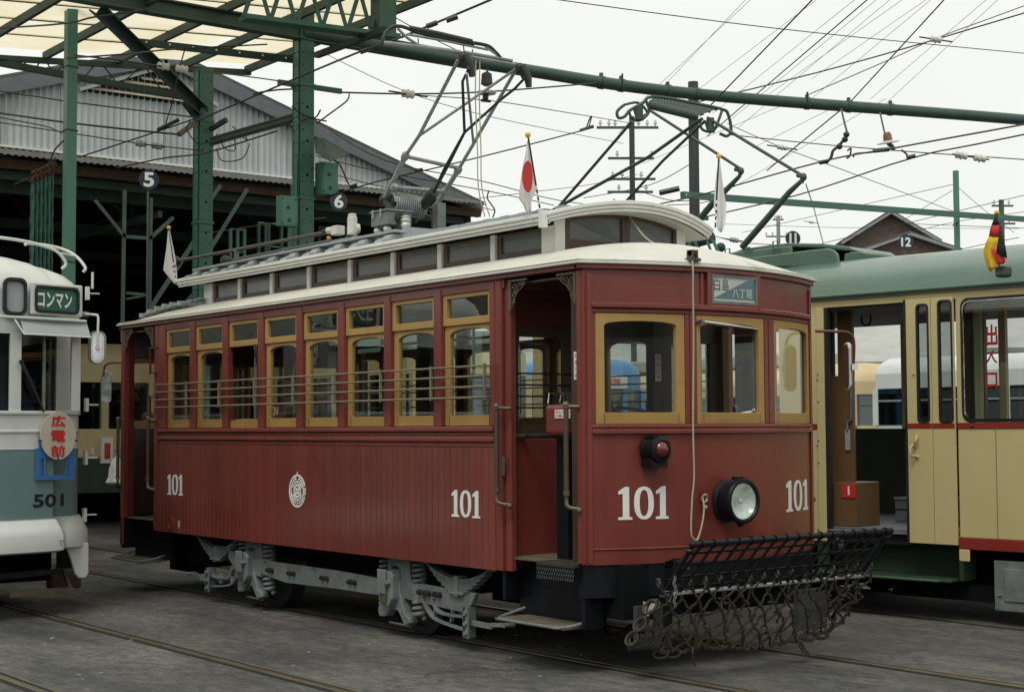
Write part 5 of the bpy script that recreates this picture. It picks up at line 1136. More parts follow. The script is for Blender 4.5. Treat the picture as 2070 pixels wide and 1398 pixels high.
# supports hooked over the buffer
for y_ in (-.75, .78):
    b = MB(); p_ = [(-7.42, .34), (-7.42, .70), (-7.40, .745), (-7.34, .765), (-7.28, .745), (-7.255, .70), (-7.25, .64)]
    if y_ < 0:
        for i in range(len(p_)-1): b.beam((p_[i][0]+.2, y_, p_[i][1]), (p_[i+1][0]+.2, y_, p_[i+1][1]), .055, .016, (0, 1, 0)) if 0 else b.obox(((p_[i][0]+p_[i+1][0])/2+.22, y_, (p_[i][1]+p_[i+1][1])/2), ((p_[i+1][0]-p_[i][0])/2+.002, 0, (p_[i+1][1]-p_[i][1])/2+.002), (0, .035, 0), (.008, 0, .004))
    else: b.lathe([(.03, -.03), (.085, -.02), (.085, .02), (.03, .03)], (-7.15, y_+.05, .74), (.5, .8, 0), 16)
    b.build('hook_iron', m['black'], ft, smooth=True)
    b = MB(); b.tube([(-7.3, y_, .45), (-7.15, y_-.03, .50), (FX(.5), y_-.1, FZ(.5))], .014, 8); b.tube([(-7.3, y_, .62), (FX(.36), y_-.08, FZ(.36))], .010, 6); b.build('support_arm', m['black'], ft, smooth=True)
gpl = mat('dull_grey_guard', (.045, .052, .055), .6, 0, .2, 8)
for y_ in (-.90, .60): b = MB(); b.box(-7.36, -7.32, y_, y_+.30, .18, .46); b.build('guard_plate', gpl, ft)
b = MB(); q = P(1300, 1215, X=-7.2); b.add([q, q+V((0, .10, -.02)), q+V((0, .06, -.16))], [(0, 1, 2)]); b.build('corner_gusset', m['trim'], ft, solid=.006)
# chain
b = MB()
for k in range(10):
    q = V((FX(.33)+.03, -.94-.01*math.sin(k), FZ(.33)-.018*k)); b.tube([q+V((.009*math.cos(j*PI/3)*(k % 2), .009*math.cos(j*PI/3)*(1-k % 2), .014*math.sin(j*PI/3))) for j in range(6)], .0032, 4, closed=True)
b.build('chain', m['greyp'], ft)
# rope net
rnd = random.Random(11)
NU, NV_ = 15, 6
def netp(i, j):
    u, t = i/NU, j/NV_
    y = -1.0+2.0*u+(.065 if j % 2 else 0)
    side_ = abs(2*u-1)
    t_ = .42+.62*t
    sag = math.sin(min(1, t)*PI*.62)
    x = FX(t_)+.10*sag*(1-.5*side_**4)+.10*max(0, t-.6)*(1-side_**3)
    z = FZ(.42)-(.44-.02*side_)*t**.92-.035*math.sin(u*PI)*t
    jit = .024*(1 if 0 < j else .2)
    return V((x+rnd.uniform(-jit, jit), y*(1-.06*t)+rnd.uniform(-jit, jit), z+rnd.uniform(-jit, jit)*.8))
N = [[netp(i, j) for i in range(NU+1)] for j in range(NV_+1)]
b = MB()
def rp_(p, q, r=.0080, wob=.009):
    n_ = 5; pts = [p.lerp(q, k/n_)+V([rnd.uniform(-wob, wob)*math.sin(PI*k/n_) for _ in range(3)]) for k in range(n_+1)]
    b.tube(pts, [r*rnd.uniform(.85, 1.2) for _ in pts], 6)
for j in range(NV_):
    for i in range(NU+1):
        if j % 2 == 0:
            rp_(N[j][i], N[j+1][i])
            if i > 0: rp_(N[j][i], N[j+1][i-1])
        else:
            rp_(N[j][i], N[j+1][i])
            if i < NU: rp_(N[j][i], N[j+1][i+1])
for j in range(1, NV_+1):
    for i in range(NU+1):
        k_ = N[j][i]; b.tube([k_+V((.012*math.cos(q_*PI/3+i), .012*math.sin(q_*PI/3), .010*math.cos(q_*PI/3+j))) for q_ in range(6)], .0085, 5, closed=True)
for i in range(NU): rp_(N[NV_][i], N[NV_][i+1], .012, .02)
for i in range(NU+1):
    k_ = N[0][i]; b.tube([k_+V((.024*math.cos(q_*PI/3), .006*q_-.018, .03*math.sin(q_*PI/3)+.02)) for q_ in range(6)], .008, 5, closed=True)
# second, crumpled layer and stray loops
for _ in range(12):
    i, j = rnd.randrange(NU), rnd.randrange(1, NV_); p_ = N[j][i]+V((rnd.uniform(-.12, -.02), rnd.uniform(-.03, .03), rnd.uniform(-.02, .03))); q_ = N[min(NV_, j+1)][min(NU, i+rnd.choice((0, 1)))]+V((rnd.uniform(-.12, -.02), 0, 0)); rp_(p_, q_, .008, .03)
for _ in range(6):
    c_ = N[NV_][rnd.randrange(NU)]; r_ = rnd.uniform(.03, .055); b.tube([c_+V((r_*.5*math.cos(q_*PI/5), r_*math.cos(q_*PI/5), r_*.6*math.sin(q_*PI/5)-.02)) for q_ in range(10)], .008, 5, closed=True)
for y_ in (-.98, -.95): 
    for t in (.62, .8, .95): b.tube([V((FX(t)+.05*math.cos(q_*PI/6), y_-.01+.05*math.sin(q_*PI/6)*(.6), FZ(t)+.04*math.sin(q_*PI/6))) for q_ in range(12)], .0085, 6, closed=True)
for dy in (0, .025): b.tube(curve([N[NV_][11]+V((.02, dy, 0)), N[NV_][11]+V((.03, dy+.02, -.05)), N[NV_][11]+V((.05, dy+.05, -.09))], 4), .010, 6)
b.build('rope_net', m['rope'], ft, smooth=True)
b = MB(); c_ = V((FX(1), -.97, FZ(1))); b.cyl(c_+V((0, -.02, -.03)), c_+V((.0, .16, -.03)), .022, 10); b.tube(curve([P(1402, 1305, X=-6.95), P(1400, 1325, X=-6.95), P(1405, 1345, X=-6.95)]), .006, 6); b.build('foot_roller', m['iron'], ft)
# ---------------------------------------------------------------- mirrors
def mirror(arm, face_c, ax_u, hw, hh, nrm, armm, backm, par, name='side_mirror'):
    a = MB(); a.tube(curve(arm, 5), .011, 8); o = a.build(name, armm, par, smooth=True)
    ax_u, nrm = V(ax_u).normalized(), V(nrm).normalized()
    pts = [(hw*math.cos(2*PI*k/28), math.copysign(hh-hw, math.sin(2*PI*k/28))+hw*math.sin(2*PI*k/28)) if abs(math.sin(2*PI*k/28)) > 1e-6 else (hw*math.cos(2*PI*k/28), 0) for k in range(28)]
    fn = lambda u, v, w_: V(face_c)+ax_u*u+V((0, 0, 1))*v+nrm*w_
    a = MB(); a.prism(pts, -.008, .008, fn); a.build('mirror_shell', backm, o, bevel=.004)
    a = MB(); a.ring(pts, [(u*.86, v*.93) for u, v in pts], .008, .016, fn); a.build('mirror_rim', m['greyp'], o)
    a = MB(); a.prism([(u*.86, v*.93) for u, v in pts], -.012, -.0085, fn); a.build('mirror_glass', m['chrome'], o)
    return o
q = P(1713, 740, X=-7.45)
mirror([P(1648, 669, X=-7.62), P(1690, 670, X=-7.5), P(1716, 673, X=-7.45), P(1726, 690, X=-7.42), P(1725, 740, X=-7.42)], q, (.6, -.25, 0), .05, .176, (.35, .8, .08), m['darkred'], m['porc'], T)
a = MB(); a.box(q.x-.0, q.x+.06, q.y-.02, q.y+.05, q.z-.03, q.z+.015); a.build('mirror_clamp', m['chrome'], T)
q = P(215, 782, X=-15.3)
mirror([P(248, 733, X=-15.05), P(225, 733, X=-15.2), P(212, 740, X=-15.3), P(209, 760, X=-15.3)], q, (.3, .75, 0), .055, .17, (-.7, .3, 0), m['darkred'], m['chrome'], T)

# ---------------------------------------------------------------- roof equipment
UR = lambda x, y: upz(y)
a = MB()
for y_ in (-.60, -.42): a.beam((-14.25, y_, 3.21), (-10.5, y_, 3.218), .12, .022)
rw = a.build('roof_plank', m['greyr'], T, bevel=.003)
for k in range(10):
    x_ = -14.15+k*.395; a = MB(); f = lambda u, v, w_: (x_+w_, u, v)
    a.prism([(-.775, 3.11), (-.765, 3.135), (-.735, 3.150), (-.69, 3.155), (-.675, 3.18), (-.65, 3.195), (-.30, 3.205), (-.30, 3.12)], -.055, .055, f); a.build('roof_bearer', m['greyr'], T, bevel=.004)
for k in range(9):
    x_ = -10.2+k*.22; a = MB(); a.box(x_-.05, x_+.05, -.60, -.53, 3.165, 3.185); a.build('roof_cleat', m['greyr'], T)
a = MB(); a.beam((-10.35, -.62, 3.15), (-8.6, -.62, 3.15), .12, .025); a.build('roof_plank', m['greyr'], T)
a = MB()
for dy in (-.03, .05): a.beam((-9.35, -.35+dy, 3.215), (-8.85, -.35+dy, 3.215), .05, .02)
a.build('roof_plank', m['greyr'], T)
# long trolley tubes lying on the roof
def rod(p, q, r, Mt, name):
    a = MB(); a.tube([p, q], r, 10); return a.build(name, Mt, T, smooth=True)
r0, r1 = P(356, 528, Y=-.12), P(668, 468, Y=-.12); r2, r3 = P(458, 528, Y=-.25), P(668, 487, Y=-.25)
for (p, q, r) in ((r0, r1, .019), (r2, r3, .017)):
    o = rod(p, q, r, m['tube'], 'roof_cable_tube'); d = (q-p).normalized()
    a = MB(); a.lathe([(.060, -.03), (.066, -.02), (.055, .02), (.03, .08), (.022, .12)], p, d, 14); a.build('rubber_horn', m['iron'], o, smooth=True)
    a = MB(); a.tube([p-d*.02+V((0, .055*math.cos(k*PI/6), .055*math.sin(k*PI/6))) for k in range(12)], .012, 6, closed=True); a.build('horn_lip', m['rope'], o, smooth=True)
for px_, py_, yy_ in ((478, 507, -.12), (574, 510, -.25)):
    q = P(px_, py_, Y=yy_); a = MB(); a.box(q.x-.018, q.x+.018, q.y-.018, q.y+.018, 3.20, q.z); a.sph(q, .028, 10); 
    if px_ < 500: a.beam((q.x, q.y, q.z-.02), (q.x+.12, q.y, 3.2), .02, .01)
    a.build('tube_stand', m['greyp'], T)
# arrester and white insulator group
Y0 = -.30
q = P(712, 470, Y=Y0)
a = MB(); a.lathe([(.045, 0), (.048, .02), (.045, .03), (.045, .155), (.038, .16), (.038, .185), (.03, .19)], (q.x, q.y, q.z-.02), (0, 0, 1), 16); ar = a.build('lightning_arrester', m['porc'], T, smooth=True)
a = MB(); p1_ = P(683, 466, Y=Y0-.05); a.obox(p1_, (.05, 0, 0), (0, .045, 0), (0, 0, .042)); a.cyl(P(663, 466, Y=Y0-.05), p1_, .032, 12); a.cyl(P(720, 462, Y=Y0), P(727, 462, Y=Y0+.03), .042, 14); a.build('arrester_body', m['porc'], ar, bevel=.006)
a = MB(); a.tube([P(652, 467, Y=Y0-.05), P(664, 466, Y=Y0-.05)], [.018, .026], 8); a.build('rope_binding', m['rope'], ar)
q0, q1 = P(668, 498, Y=-.42), P(706, 480, Y=-.42); a = MB(); a.box(q0.x, q1.x+.12, -.42, -.24, q0.z-.01, q0.z+.055); a.build('wooden_block', m['greyp'], T, bevel=.006)
# grey fuse box on three pot insulators
b0, b1 = P(750, 455, Y=-.42), P(787, 430, Y=-.42); bw_ = .30
fbx = thing('x', '', '') if 0 else None
zb0 = P(752, 459, Y=-.42).z; a = MB(); a.box(b0.x, b0.x+.26, -.42, -.17, zb0, zb0+.115); fz = a.build('fuse_box', m['greyp'], T, bevel=.006)
a = MB(); a.box(b0.x-.012, b0.x+.272, -.432, -.158, zb0+.115, zb0+.135); a.build('lid', m['greyp'], fz, bevel=.006)
a = MB(); a.cyl((b0.x+.262, -.30, zb0+.06), (b0.x+.285, -.30, zb0+.06), .045, 20); a.build('cable_gland', m['iron'], fz, smooth=True)
a = MB()
for dx in (.05, .17): a.box(b0.x+dx-.008, b0.x+dx+.008, -.438, -.424, zb0+.07, zb0+.14)
a.build('catches', m['greyr'], fz)
for dx, dy in ((.05, -.38), (.20, -.38), (.22, -.21), (.05, -.21)):
    a = MB(); a.sph((b0.x+dx, dy, zb0-.035), .038, 12, (1, 1, .8)); a.build('pot_insulator', m['porc'], T, smooth=True)
    a = MB(); a.box(b0.x+dx-.03, b0.x+dx+.03, dy-.03, dy+.03, 3.19, zb0-.06); a.build('insulator_block', m['greyp'], T)
a = MB(); a.tube(curve([(b0.x+.28, -.30, zb0+.06), (b0.x+.33, -.32, zb0+.03), (b0.x+.34, -.34, zb0-.05), (b0.x+.34, -.34, 3.2)]), .012, 8); a.build('cable', m['iron'], T, smooth=True)
a = MB(); q = P(820, 450, Y=-.3); a.lathe([(.035, -.04), (.04, -.02), (.03, 0), (.042, .02), (.03, .035), (.04, .05), (.02, .06)], q, (0, 0, 1), 14); a.build('small_insulator', m['porc'], T, smooth=True)
# pantograph
pg = thing('pantograph', 'silver painted pantograph raised over the roof of tram 101', 'pantograph', (-11.1, 0, 3.2))
a = MB()
for y_ in (-.38, .30): a.beam((-11.55, y_, 3.235), (-10.65, y_, 3.235), .06, .05)
for x_ in (-11.5, -11.1, -10.7): a.beam((x_, -.44, 3.26), (x_, .40, 3.26), .06, .05)
a.build('base_frame', m['greyr'], pg, bevel=.004)
for x_, y_ in ((-11.5, -.4), (-10.7, -.4), (-11.5, .33), (-10.7, .33)):
    a = MB(); a.lathe([(.05, -.06), (.055, -.03), (.03, -.02), (.055, 0), (.03, .01), (.05, .03)], (x_, y_, 3.22), (0, 0, 1), 14); a.build('base_insulator', m['porc'], pg, smooth=True)
q = P(878, 440, Y=.1); a = MB(); a.box(q.x-.03, q.x+.05, q.y, q.y+.09, 3.25, q.z+.13); a.build('bearing_post', m['greyp'], pg, bevel=.004)
def X_(px, py): return P(px, py, Y=-.3)
def Xb(px, py): return P(px, py, Y=.3)
def pt(name, pts, r, Mt=None): a = MB(); a.tube(pts, r, 10); return a.build(name, Mt or m['silver'], pg, smooth=True)
n0, n1, n2, n3, n4 = X_(776, 404), X_(811, 334), X_(819, 316), X_(847, 275), X_(926, 122)
f0, f1, f2_, f3, f4 = Xb(876, 424), Xb(899, 388), Xb(926, 344), Xb(957, 291), Xb(1044, 139)
pt('lower_arm', [n0, n1, n2], .023); pt('lower_arm', [n2, n3, n4], .0155); pt('lower_arm', [f0, f1, f2_], .023); pt('lower_arm', [f2_, f3, f4], .0155)
pt('cross_brace', [n3, f4], .012); pt('cross_brace', [f3, X_(943, 148)], .011)
pt('cross_tube', [X_(797, 379), f1], .021); pt('cross_tube', [n2, f2_+V((0, 0, .02))], .017)
for q in (n2, f2_, X_(797, 379), f1): 
    a = MB(); a.lathe([(.030, -.03), (.034, -.02), (.034, .02), (.03, .03)], q, (n4-n0), 12); a.build('collar', m['silver'], pg, smooth=True)
d0 = P(835, 443, Y=0); d1 = P(877, 388, Y=0)
pt('damper_cylinder', [d0, d1], .045, m['iron']); pt('lower_arm', [d1, P(901, 340, Y=0), P(939, 268, Y=0)], [.014, .020, .012], m['iron'])
pt('fork_tube', [P(939, 268, Y=0), P(935, 165, Y=-.25), X_(948, 138), X_(940, 122)], .012, m['iron']); pt('fork_tube', [P(939, 268, Y=0), P(1013, 201, Y=.25), P(1040, 180, Y=.3), Xb(1061, 158), Xb(1056, 140)], .012, m['iron'])
pt('strut', [d0+V((.0, .02, .1)), P(868, 440, Y=.2)], .02, m['iron'])
for q, py_ in ((X_(936, 118), 1), (Xb(1051, 140), 1)):
    a = MB(); a.sph(q, .045, 12, (1, .9, 1.2)); a.sph(q+V((.03, .02, -.04)), .035, 10, (1, 1, 1.5)); a.tube([q+V((.03, 0, .02)), q+V((.07, .03, -.08)), q+V((.07, .04, -.16))], [.035, .036, .025], 8); a.build('knuckle', m['iron'], pg, smooth=True)
XK = -10.10
Pk = lambda x, y: P(x, y, X=XK)
pt('cross_head_tube', [Pk(774, 87), Pk(850, 95), Pk(930, 106)], .018); pt('cross_head_tube', [Pk(940, 106), Pk(1035, 123)], .014); pt('cross_head_tube', [Pk(952, 115), Pk(1040, 131)], .015)
pt('contact_bow', curve([Pk(774, 90), Pk(775, 76), Pk(783, 62), Pk(797, 54), Pk(812, 54), Pk(830, 60)], 5), .015, m['iron'])
pt('contact_strip', [Pk(829, 58), Pk(880, 68), Pk(953, 85)], .024, m['iron']); pt('contact_strip', [Pk(835, 64), Pk(900, 78), Pk(957, 90)], .016, m['iron'])
pt('contact_bow', curve([Pk(950, 86), Pk(975, 90), Pk(990, 95), Pk(1002, 106), Pk(1011, 116)], 5), .015, m['iron'])
pt('spring_bar', [Pk(824, 70), Pk(905, 84), Pk(987, 101)], .010); pt('head_strut', [Pk(804, 58), Pk(822, 76), Pk(846, 92)], .012); pt('head_strut', [Pk(982, 95), Pk(1000, 108), Pk(1014, 117)], .010)
for x_, y_ in ((813, 66), (845, 78), (937, 93), (955, 100)):
    pt('small_hook', [Pk(x_, y_), Pk(x_+1, y_+12)], .005, m['iron'])
# big coil springs
c0, c1_ = P(789, 410, X=-11.12), P(852, 421, X=-11.12)
a = MB(); L_ = (c1_-c0); n_ = 15; a.tube([c0+L_*(k/(16*n_))+V((.085*math.cos(2*PI*k/16), 0, .085*math.sin(2*PI*k/16))) for k in range(16*n_+1)], .0085, 6); a.build('coil_spring', m['silver'], pg, smooth=True)
a = MB(); a.cyl(c0+V((0, .02, 0)), c1_+V((0, .1, 0)), .02, 10); a.sph(n0, .045, 10); a.tube([n0, n0+V((.15, 0, -.12)), n0+V((.1, .0, -.28))], .03, 8); a.tube([f0, f0+V((.02, .0, -.2))], .028, 8); a.sph(f0, .04, 10); a.build('spring_shaft', m['iron'], pg, smooth=True)
# pull cords hanging from the pantograph
for x0, x1, xb2 in ((962, 965, 980), (970, 972, 990)):
    tag(MB().tube(curve([Pk(x0, 122), Pk(x0-1, 200), Pk(x1, 300), Pk(x1+2, 380), Pk(xb2, 438)], 6), .0055, 5).build('pull_cord', m['cord'], smooth=True), 'left thin pull cord hanging from the silver pantograph to the roof' if x0 < 965 else 'right thin pull cord hanging from the silver pantograph to the roof', 'cord')
q = P(983, 175, X=-10.5); sw = thing('line_insulator', 'dark bell shaped line hanger hooked on the gantry beam behind the pantograph', 'insulator', q)
a = MB(); a.tube([P(985, 137, X=-12), P(985, 160, X=-12)], .010, 6); a.lathe([(.02, .12), (.05, .1), (.06, .0), (.03, -.02)], P(984, 170, X=-12), (0, 0, 1), 12); a.build('bell', m['iron'], sw, smooth=True)
a = MB(); a.lathe([(.03, 0), (.10, -.01), (.09, -.03), (.03, -.03)], P(984, 184, X=-12), (0, 0, 1), 16); a.build('skirt', m['porc'], sw, smooth=True)
a = MB(); a.tube([P(983, 187, X=-12), P(981, 200, X=-12)], .03, 8); a.tube([P(973, 203, X=-12), P(991, 205, X=-12)], .015, 6); a.build('clamp', m['iron'], sw, smooth=True)
# ---------------------------------------------------------------- flags
def flag(label, top, bot, cloth, disc, X=None, Y=None, rp=.0065, grp='small cloth flags on thin staffs along the roof', cols=None):
    a0, a1 = P(*top, X=X, Y=Y), P(*bot, X=X, Y=Y)
    t = thing('flag', label, 'flag', a1, 0, grp)
    a = MB(); a.tube([a0, a1], rp, 8); st = a.build('staff', m['ink'], t, smooth=True)
    a = MB()
    for k in range(4):
        u = (.62+.09*k); a.tube([a0.lerp(a1, u), a0.lerp(a1, u+.045)], rp*1.08, 8)
    a.build('staff_bands', m['trim'], st)
    a = MB(); a.sph(a0, .021, 12); a.build('finial', m['yellow'], t, smooth=True)
    return t, a0, a1
def cloth(t, outline_l, outline_r, X=None, Y=None, Mt=None, name='cloth', amp=.02, off=0, label=None):
    a = MB(); n_ = len(outline_l); nu = 10
    vs = []
    for k in range(n_):
        l, r_ = P(*outline_l[k], X=X, Y=Y), P(*outline_r[k], X=X, Y=Y)
        for i in range(nu+1):
            u = i/nu; q = l.lerp(r_, u); d = (q-CAM).normalized(); d.z = 0
            vs.append(q+d*(amp*math.sin(u*PI*2.6+k*.35)*min(1, .2+k/4)+off))
    a.add(vs, [(k*(nu+1)+i, k*(nu+1)+i+1, (k+1)*(nu+1)+i+1, (k+1)*(nu+1)+i) for k in range(n_-1) for i in range(nu)])
    return a.build(name, Mt or m['flag'], t, smooth=True, solid=.002)
t, _, _ = flag('limp white flag with a red disc in front of the silver pantograph', (1067, 273), (1094, 438), None, None, X=-8.5)
cf_ = cloth(t, [(1066, 285), (1062, 312), (1057, 335), (1053, 360), (1050, 385), (1049, 402), (1057, 412), (1062, 425), (1070, 432)], [(1069, 285), (1072, 312), (1076, 335), (1081, 355), (1085, 375), (1080, 395), (1074, 405), (1074, 420), (1073, 432)], X=-8.52, amp=.012)
a = MB(); c_ = P(1064, 358, X=-8.46); a.prism([(.060*math.cos(k*PI/14)*(1 if math.cos(k*PI/14) < 0 else .75), .113*math.sin(k*PI/14)) for k in range(28)], 0, .002, lambda u, v, w_: V((c_.x+.02+w_, c_.y+u*.9, c_.z+v+u*.05))); a.build('red_disc', m['flagred'], cf_)
t, _, _ = flag('limp white flag furled beside the pole at the front right roof corner', (1453, 316), (1446, 460), None, None, X=-8.3)
cloth(t, [(1452, 322), (1449, 345), (1446, 370), (1444, 395), (1443, 418), (1450, 440), (1449, 458), (1453, 468)], [(1455, 322), (1458, 345), (1461, 370), (1465, 395), (1468, 415), (1468, 435), (1465, 455), (1459, 470)], X=-8.3, amp=.014)
t, _, _ = flag('white flag with its red disc folded away at the rear end of the roof', (341, 460), (357, 575), None, None, Y=-.80)
cf_ = cloth(t, [(340, 465), (338, 485), (336, 505), (333, 525), (330, 545), (338, 556), (348, 568), (353, 574)], [(343, 465), (347, 485), (351, 505), (355, 525), (357, 545), (358, 556), (358, 568), (357, 574)], Y=-.80, amp=.012)
a = MB(); a.add([P(345, 541, Y=-.85), P(355, 534, Y=-.85), P(356, 540, Y=-.85)], [(0, 1, 2)]); a.build('red_fold', m['flagred'], cf_)
t, _, _ = flag('white flag tip with yellow ball just showing behind the roof boards', (664, 481), (660, 520), None, None, Y=.80)
cloth(t, [(663, 485), (661, 490), (659, 497), (658, 505)], [(665, 485), (666, 490), (668, 497), (669, 505)], Y=.80, amp=.005)
a = MB(); a.box(-8.37, -8.33, -.85, -.80, 3.0, 3.12); a.build('flag_holder', m['trim'], T)
# ================================================================ green roofed cream tram at the right
YAW = math.radians(7.4); RU = V((math.cos(YAW), math.sin(YAW), 0)); RN = V((-math.sin(YAW), math.cos(YAW), 0)); RA = V((-7.7, 3.03, 0))
GT = thing('tram', 'cream tram with green roof, red stripe and open folding door at the right', 'tram', RA, YAW)
RW = lambda s, o, z: RA+RU*s+RN*o+V((0, 0, z))
def rt(px, py, o):
    v = ray(px, py); t = (RA+RN*o-CAM).dot(RN)/v.dot(RN); p = CAM+v*t; return (p-RA).dot(RU), p.z
def rb(a, s0, s1, o0, o1, z0, z1):
    return a.add([RW(s, o, z) for z in (z0, z1) for o in (o0, o1) for s in (s0, s1)], [(0, 2, 3, 1), (4, 5, 7, 6), (0, 1, 5, 4), (2, 6, 7, 3), (0, 4, 6, 2), (1, 3, 7, 5)])
def rbx(name, s0, s1, o0, o1, z0, z1, Mt, par=None, bv=0, label=None): a = MB(); rb(a, s0, s1, o0, o1, z0, z1); return a.build(name, Mt, par or GT, bevel=bv, label=label)
SE, SL = 7.5, -4.9; WD = 2.30
SD0, SD1, SB = -1.320, -.484, -.046      # door opening, end of the folded leaves
for far_ in (0, 1):
    o0, o1 = (0, .035) if not far_ else (WD-.035, WD)
    if not far_:
        rbx('side_panel', SB, SE, o0, o1, .693, 1.575, m['cream'], bv=.004); rbx('side_panel', SL, SD0-.07, o0, o1, .60, 1.575, m['cream'])
        for s_ in (1.25, 2.58, 3.92): rbx('body_seam', s_, s_+.004, -.003, .0, .70, 1.57, m['wall'])
        rbx('red_skirt', SB-.01, SE, -.012, .03, .597, .692, m['stripe'], bv=.006)
        rbx('red_stripe', SB, SE, -.006, .03, 1.5755, 1.622, m['stripe']); rbx('red_stripe', SL, SD0-.07, -.006, .03, 1.5755, 1.622, m['stripe'])
        rbx('door_post', SD0-.08, SD0, -.01, .06, .60, 2.64, m['cream'], bv=.006)
        rbx('black_door_seal', SD0+.002, SD0+.035, .0, .05, .71, 2.635, m['rubber'])
        rbx('body_seam', SB+.33, SB+.336, -.004, .0, .70, 1.57, mat('shadow_gap', (.25, .2, .1)))
    else:
        rbx('side_panel', SL, SE, o0, o1, .60, 1.575, m['dgreen'])
        rbx('side_panel', -1.30, -.2, WD-.08, WD-.04, .74, 1.62, m['rubber']); rbx('inner_board', -1.20, -.2, 1.6, 1.64, .98, 1.27, m['wall'])
    rbx('cantrail', SL, SE, o0, o1, 2.640, 2.72, m['cream'])
# pillars and windows
def rwin(s0, s1, z0, z1, o, rr=.07, gasket=True):
    fn = lambda u, v, w_: RW(u, o-w_, v)
    a = MB(); a.ring(rrect(s0, s1, z0, z1, rr), rrect(s0+.02, s1-.02, z0+.02, z1-.02, rr-.02), -.02, .008, fn); w_ = a.build('window_gasket', m['rubber'], GT, bevel=.003)
    a = MB(); a.ring(rrect(s0+.019, s1-.019, z0+.019, z1-.019, rr-.02), rrect(s0+.027, s1-.027, z0+.027, z1-.027, rr-.027), -.0, .011, fn); a.build('bright_beading', m['chrome'], w_)
    a = MB(); a.prism(rrect(s0+.02, s1-.02, z0+.02, z1-.02, rr-.02), -.008, -.004, fn); a.build('pane', G, w_)
def panel_hole(s0, s1, z0, z1, wins, o0, o1, Mt):     # solid panel with rounded window holes
    a = MB(); xs = [s0]
    for (a0, a1) in wins: xs += [a0, a1]
    xs.append(s1)
    for i in range(0, len(xs), 2): rb(a, xs[i], xs[i+1], o0, o1, z0, z1)
    a.build('window_wall', Mt, GT)
zt_, zb2 = 2.640, 1.6225
big = [(-.004, 1.15), (1.30, 2.5), (2.65, 3.85), (4.0, 5.2)]
panel_hole(SB, SE, zb2, zt_, big, 0, .035, m['cream'])
for s0, s1 in big:
    rwin(s0, s1, zb2+.005, zt_-.005, .0, .085)
    a = MB()   # fill the corners behind the rounded gasket
    for cs, cz, ds, dz in ((s0, zb2, 1, 1), (s1, zb2, -1, 1), (s0, zt_, 1, -1), (s1, zt_, -1, -1)):
        a.prism([(cs, cz), (cs+ds*.05, cz), (cs+ds*.018, cz+dz*.018), (cs, cz+dz*.05)], -.03, -.001, lambda u, v, w_: RW(u, -w_, v))
    a.build('window_corner', m['cream'], GT)
rbx('window_wall', -1.80, SD0-.07, 0, .035, zb2, zt_, m['cream'])
rwin(-4.4, -1.84, zb2, zt_, 0, .10)
rbx('window_wall', SL, -4.4, 0, .035, zb2, zt_, m['cream'])
for s_ in (-4.9, -3.3, -1.9, .2, 1.2, 2.55, 3.9, 5.3, 6.9):
    rbx('far_pillar', s_, s_+.10, WD-.06, WD-.02, 1.575, 2.64, m['cream'])
rr2 = lambda x0, x1, o, M_: rbx('inner_upright', rt(x0, 700, o)[0], rt(x1, 700, o)[0], o, o+.05, .75, 2.62, M_)
rr2(1948, 1966, .5, m['rubber']); rr2(1969, 1981, .45, mat('pale_green_inner_post', (.34, .40, .22), .5)); rr2(2018, 2032, 1.2, m['cream']); rr2(1983, 1989, .9, m['wall']); rbx('inner_frame', .30, .36, 1.0, 1.04, 1.55, 2.5, m['wall']);  # the first, black upright is added and stands in for the dark interior
p0, p1 = rt(1485, 700, 1.0)[0], rt(1520, 700, 1.0)[0]; rbx('inner_upright', p0, p1, 1.0, 1.08, .75, 2.62, m['rubber'])
for s_ in (.9, 1.2): rbx('grab_rail', s_, s_+.025, .3, .325, .75, 2.6, m['wall'])
# cab end at the left
a = MB(); n_ = 12; vs = []
for k in range(n_+1):
    o = WD*k/n_; s_ = SL-.35*math.sin(PI*k/n_)**.7; vs += [RW(s_, o, .60), RW(s_, o, 1.60)]
a.add(vs, [(2*i, 2*i+2, 2*i+3, 2*i+1) for i in range(n_)]); a.build('end_panel', m['cream'], GT, smooth=True, solid=.03)
a = MB(); vs = []
for k in range(n_+1):
    o = WD*k/n_; s_ = SL-.35*math.sin(PI*k/n_)**.7; vs += [RW(s_, o, 2.55), RW(s_, o, 2.72)]
a.add(vs, [(2*i, 2*i+2, 2*i+3, 2*i+1) for i in range(n_)]); a.build('end_header', m['cream'], GT, smooth=True, solid=.03)
# floor, ceiling, steps
rbx('floor', SL, SE, .05, WD-.05, .70, .725, m['floor']); rbx('ceiling', SL, SE, .05, WD-.05, 2.62, 2.635, mat('dim_ceiling', (.10, .095, .085), .6))
rbx('threshold', SD0, SB, .0, .12, .692, .706, m['greyp'])
rbx('raised_floor', -1.25, -.2, 1.0, 1.55, .726, .95, m['floor'], bv=.01); rbx('step_edge', -1.25, -.2, .985, 1.0, .93, .952, m['greyp']); rbx('step_line', -1.25, -.2, .990, .998, .84, .846, m['rubber'])
a = MB(); q = RW(-.72, .985, .80); a.sph(q, .012, 8); a.build('stud', m['chrome'], GT)
rbx('bright_rail', -1.3, -.2, WD-.10, WD-.085, 1.38, 1.392, m['chrome']); rbx('bright_rail', -1.3, -.2, WD-.10, WD-.085, 1.62, 1.63, m['chrome'])
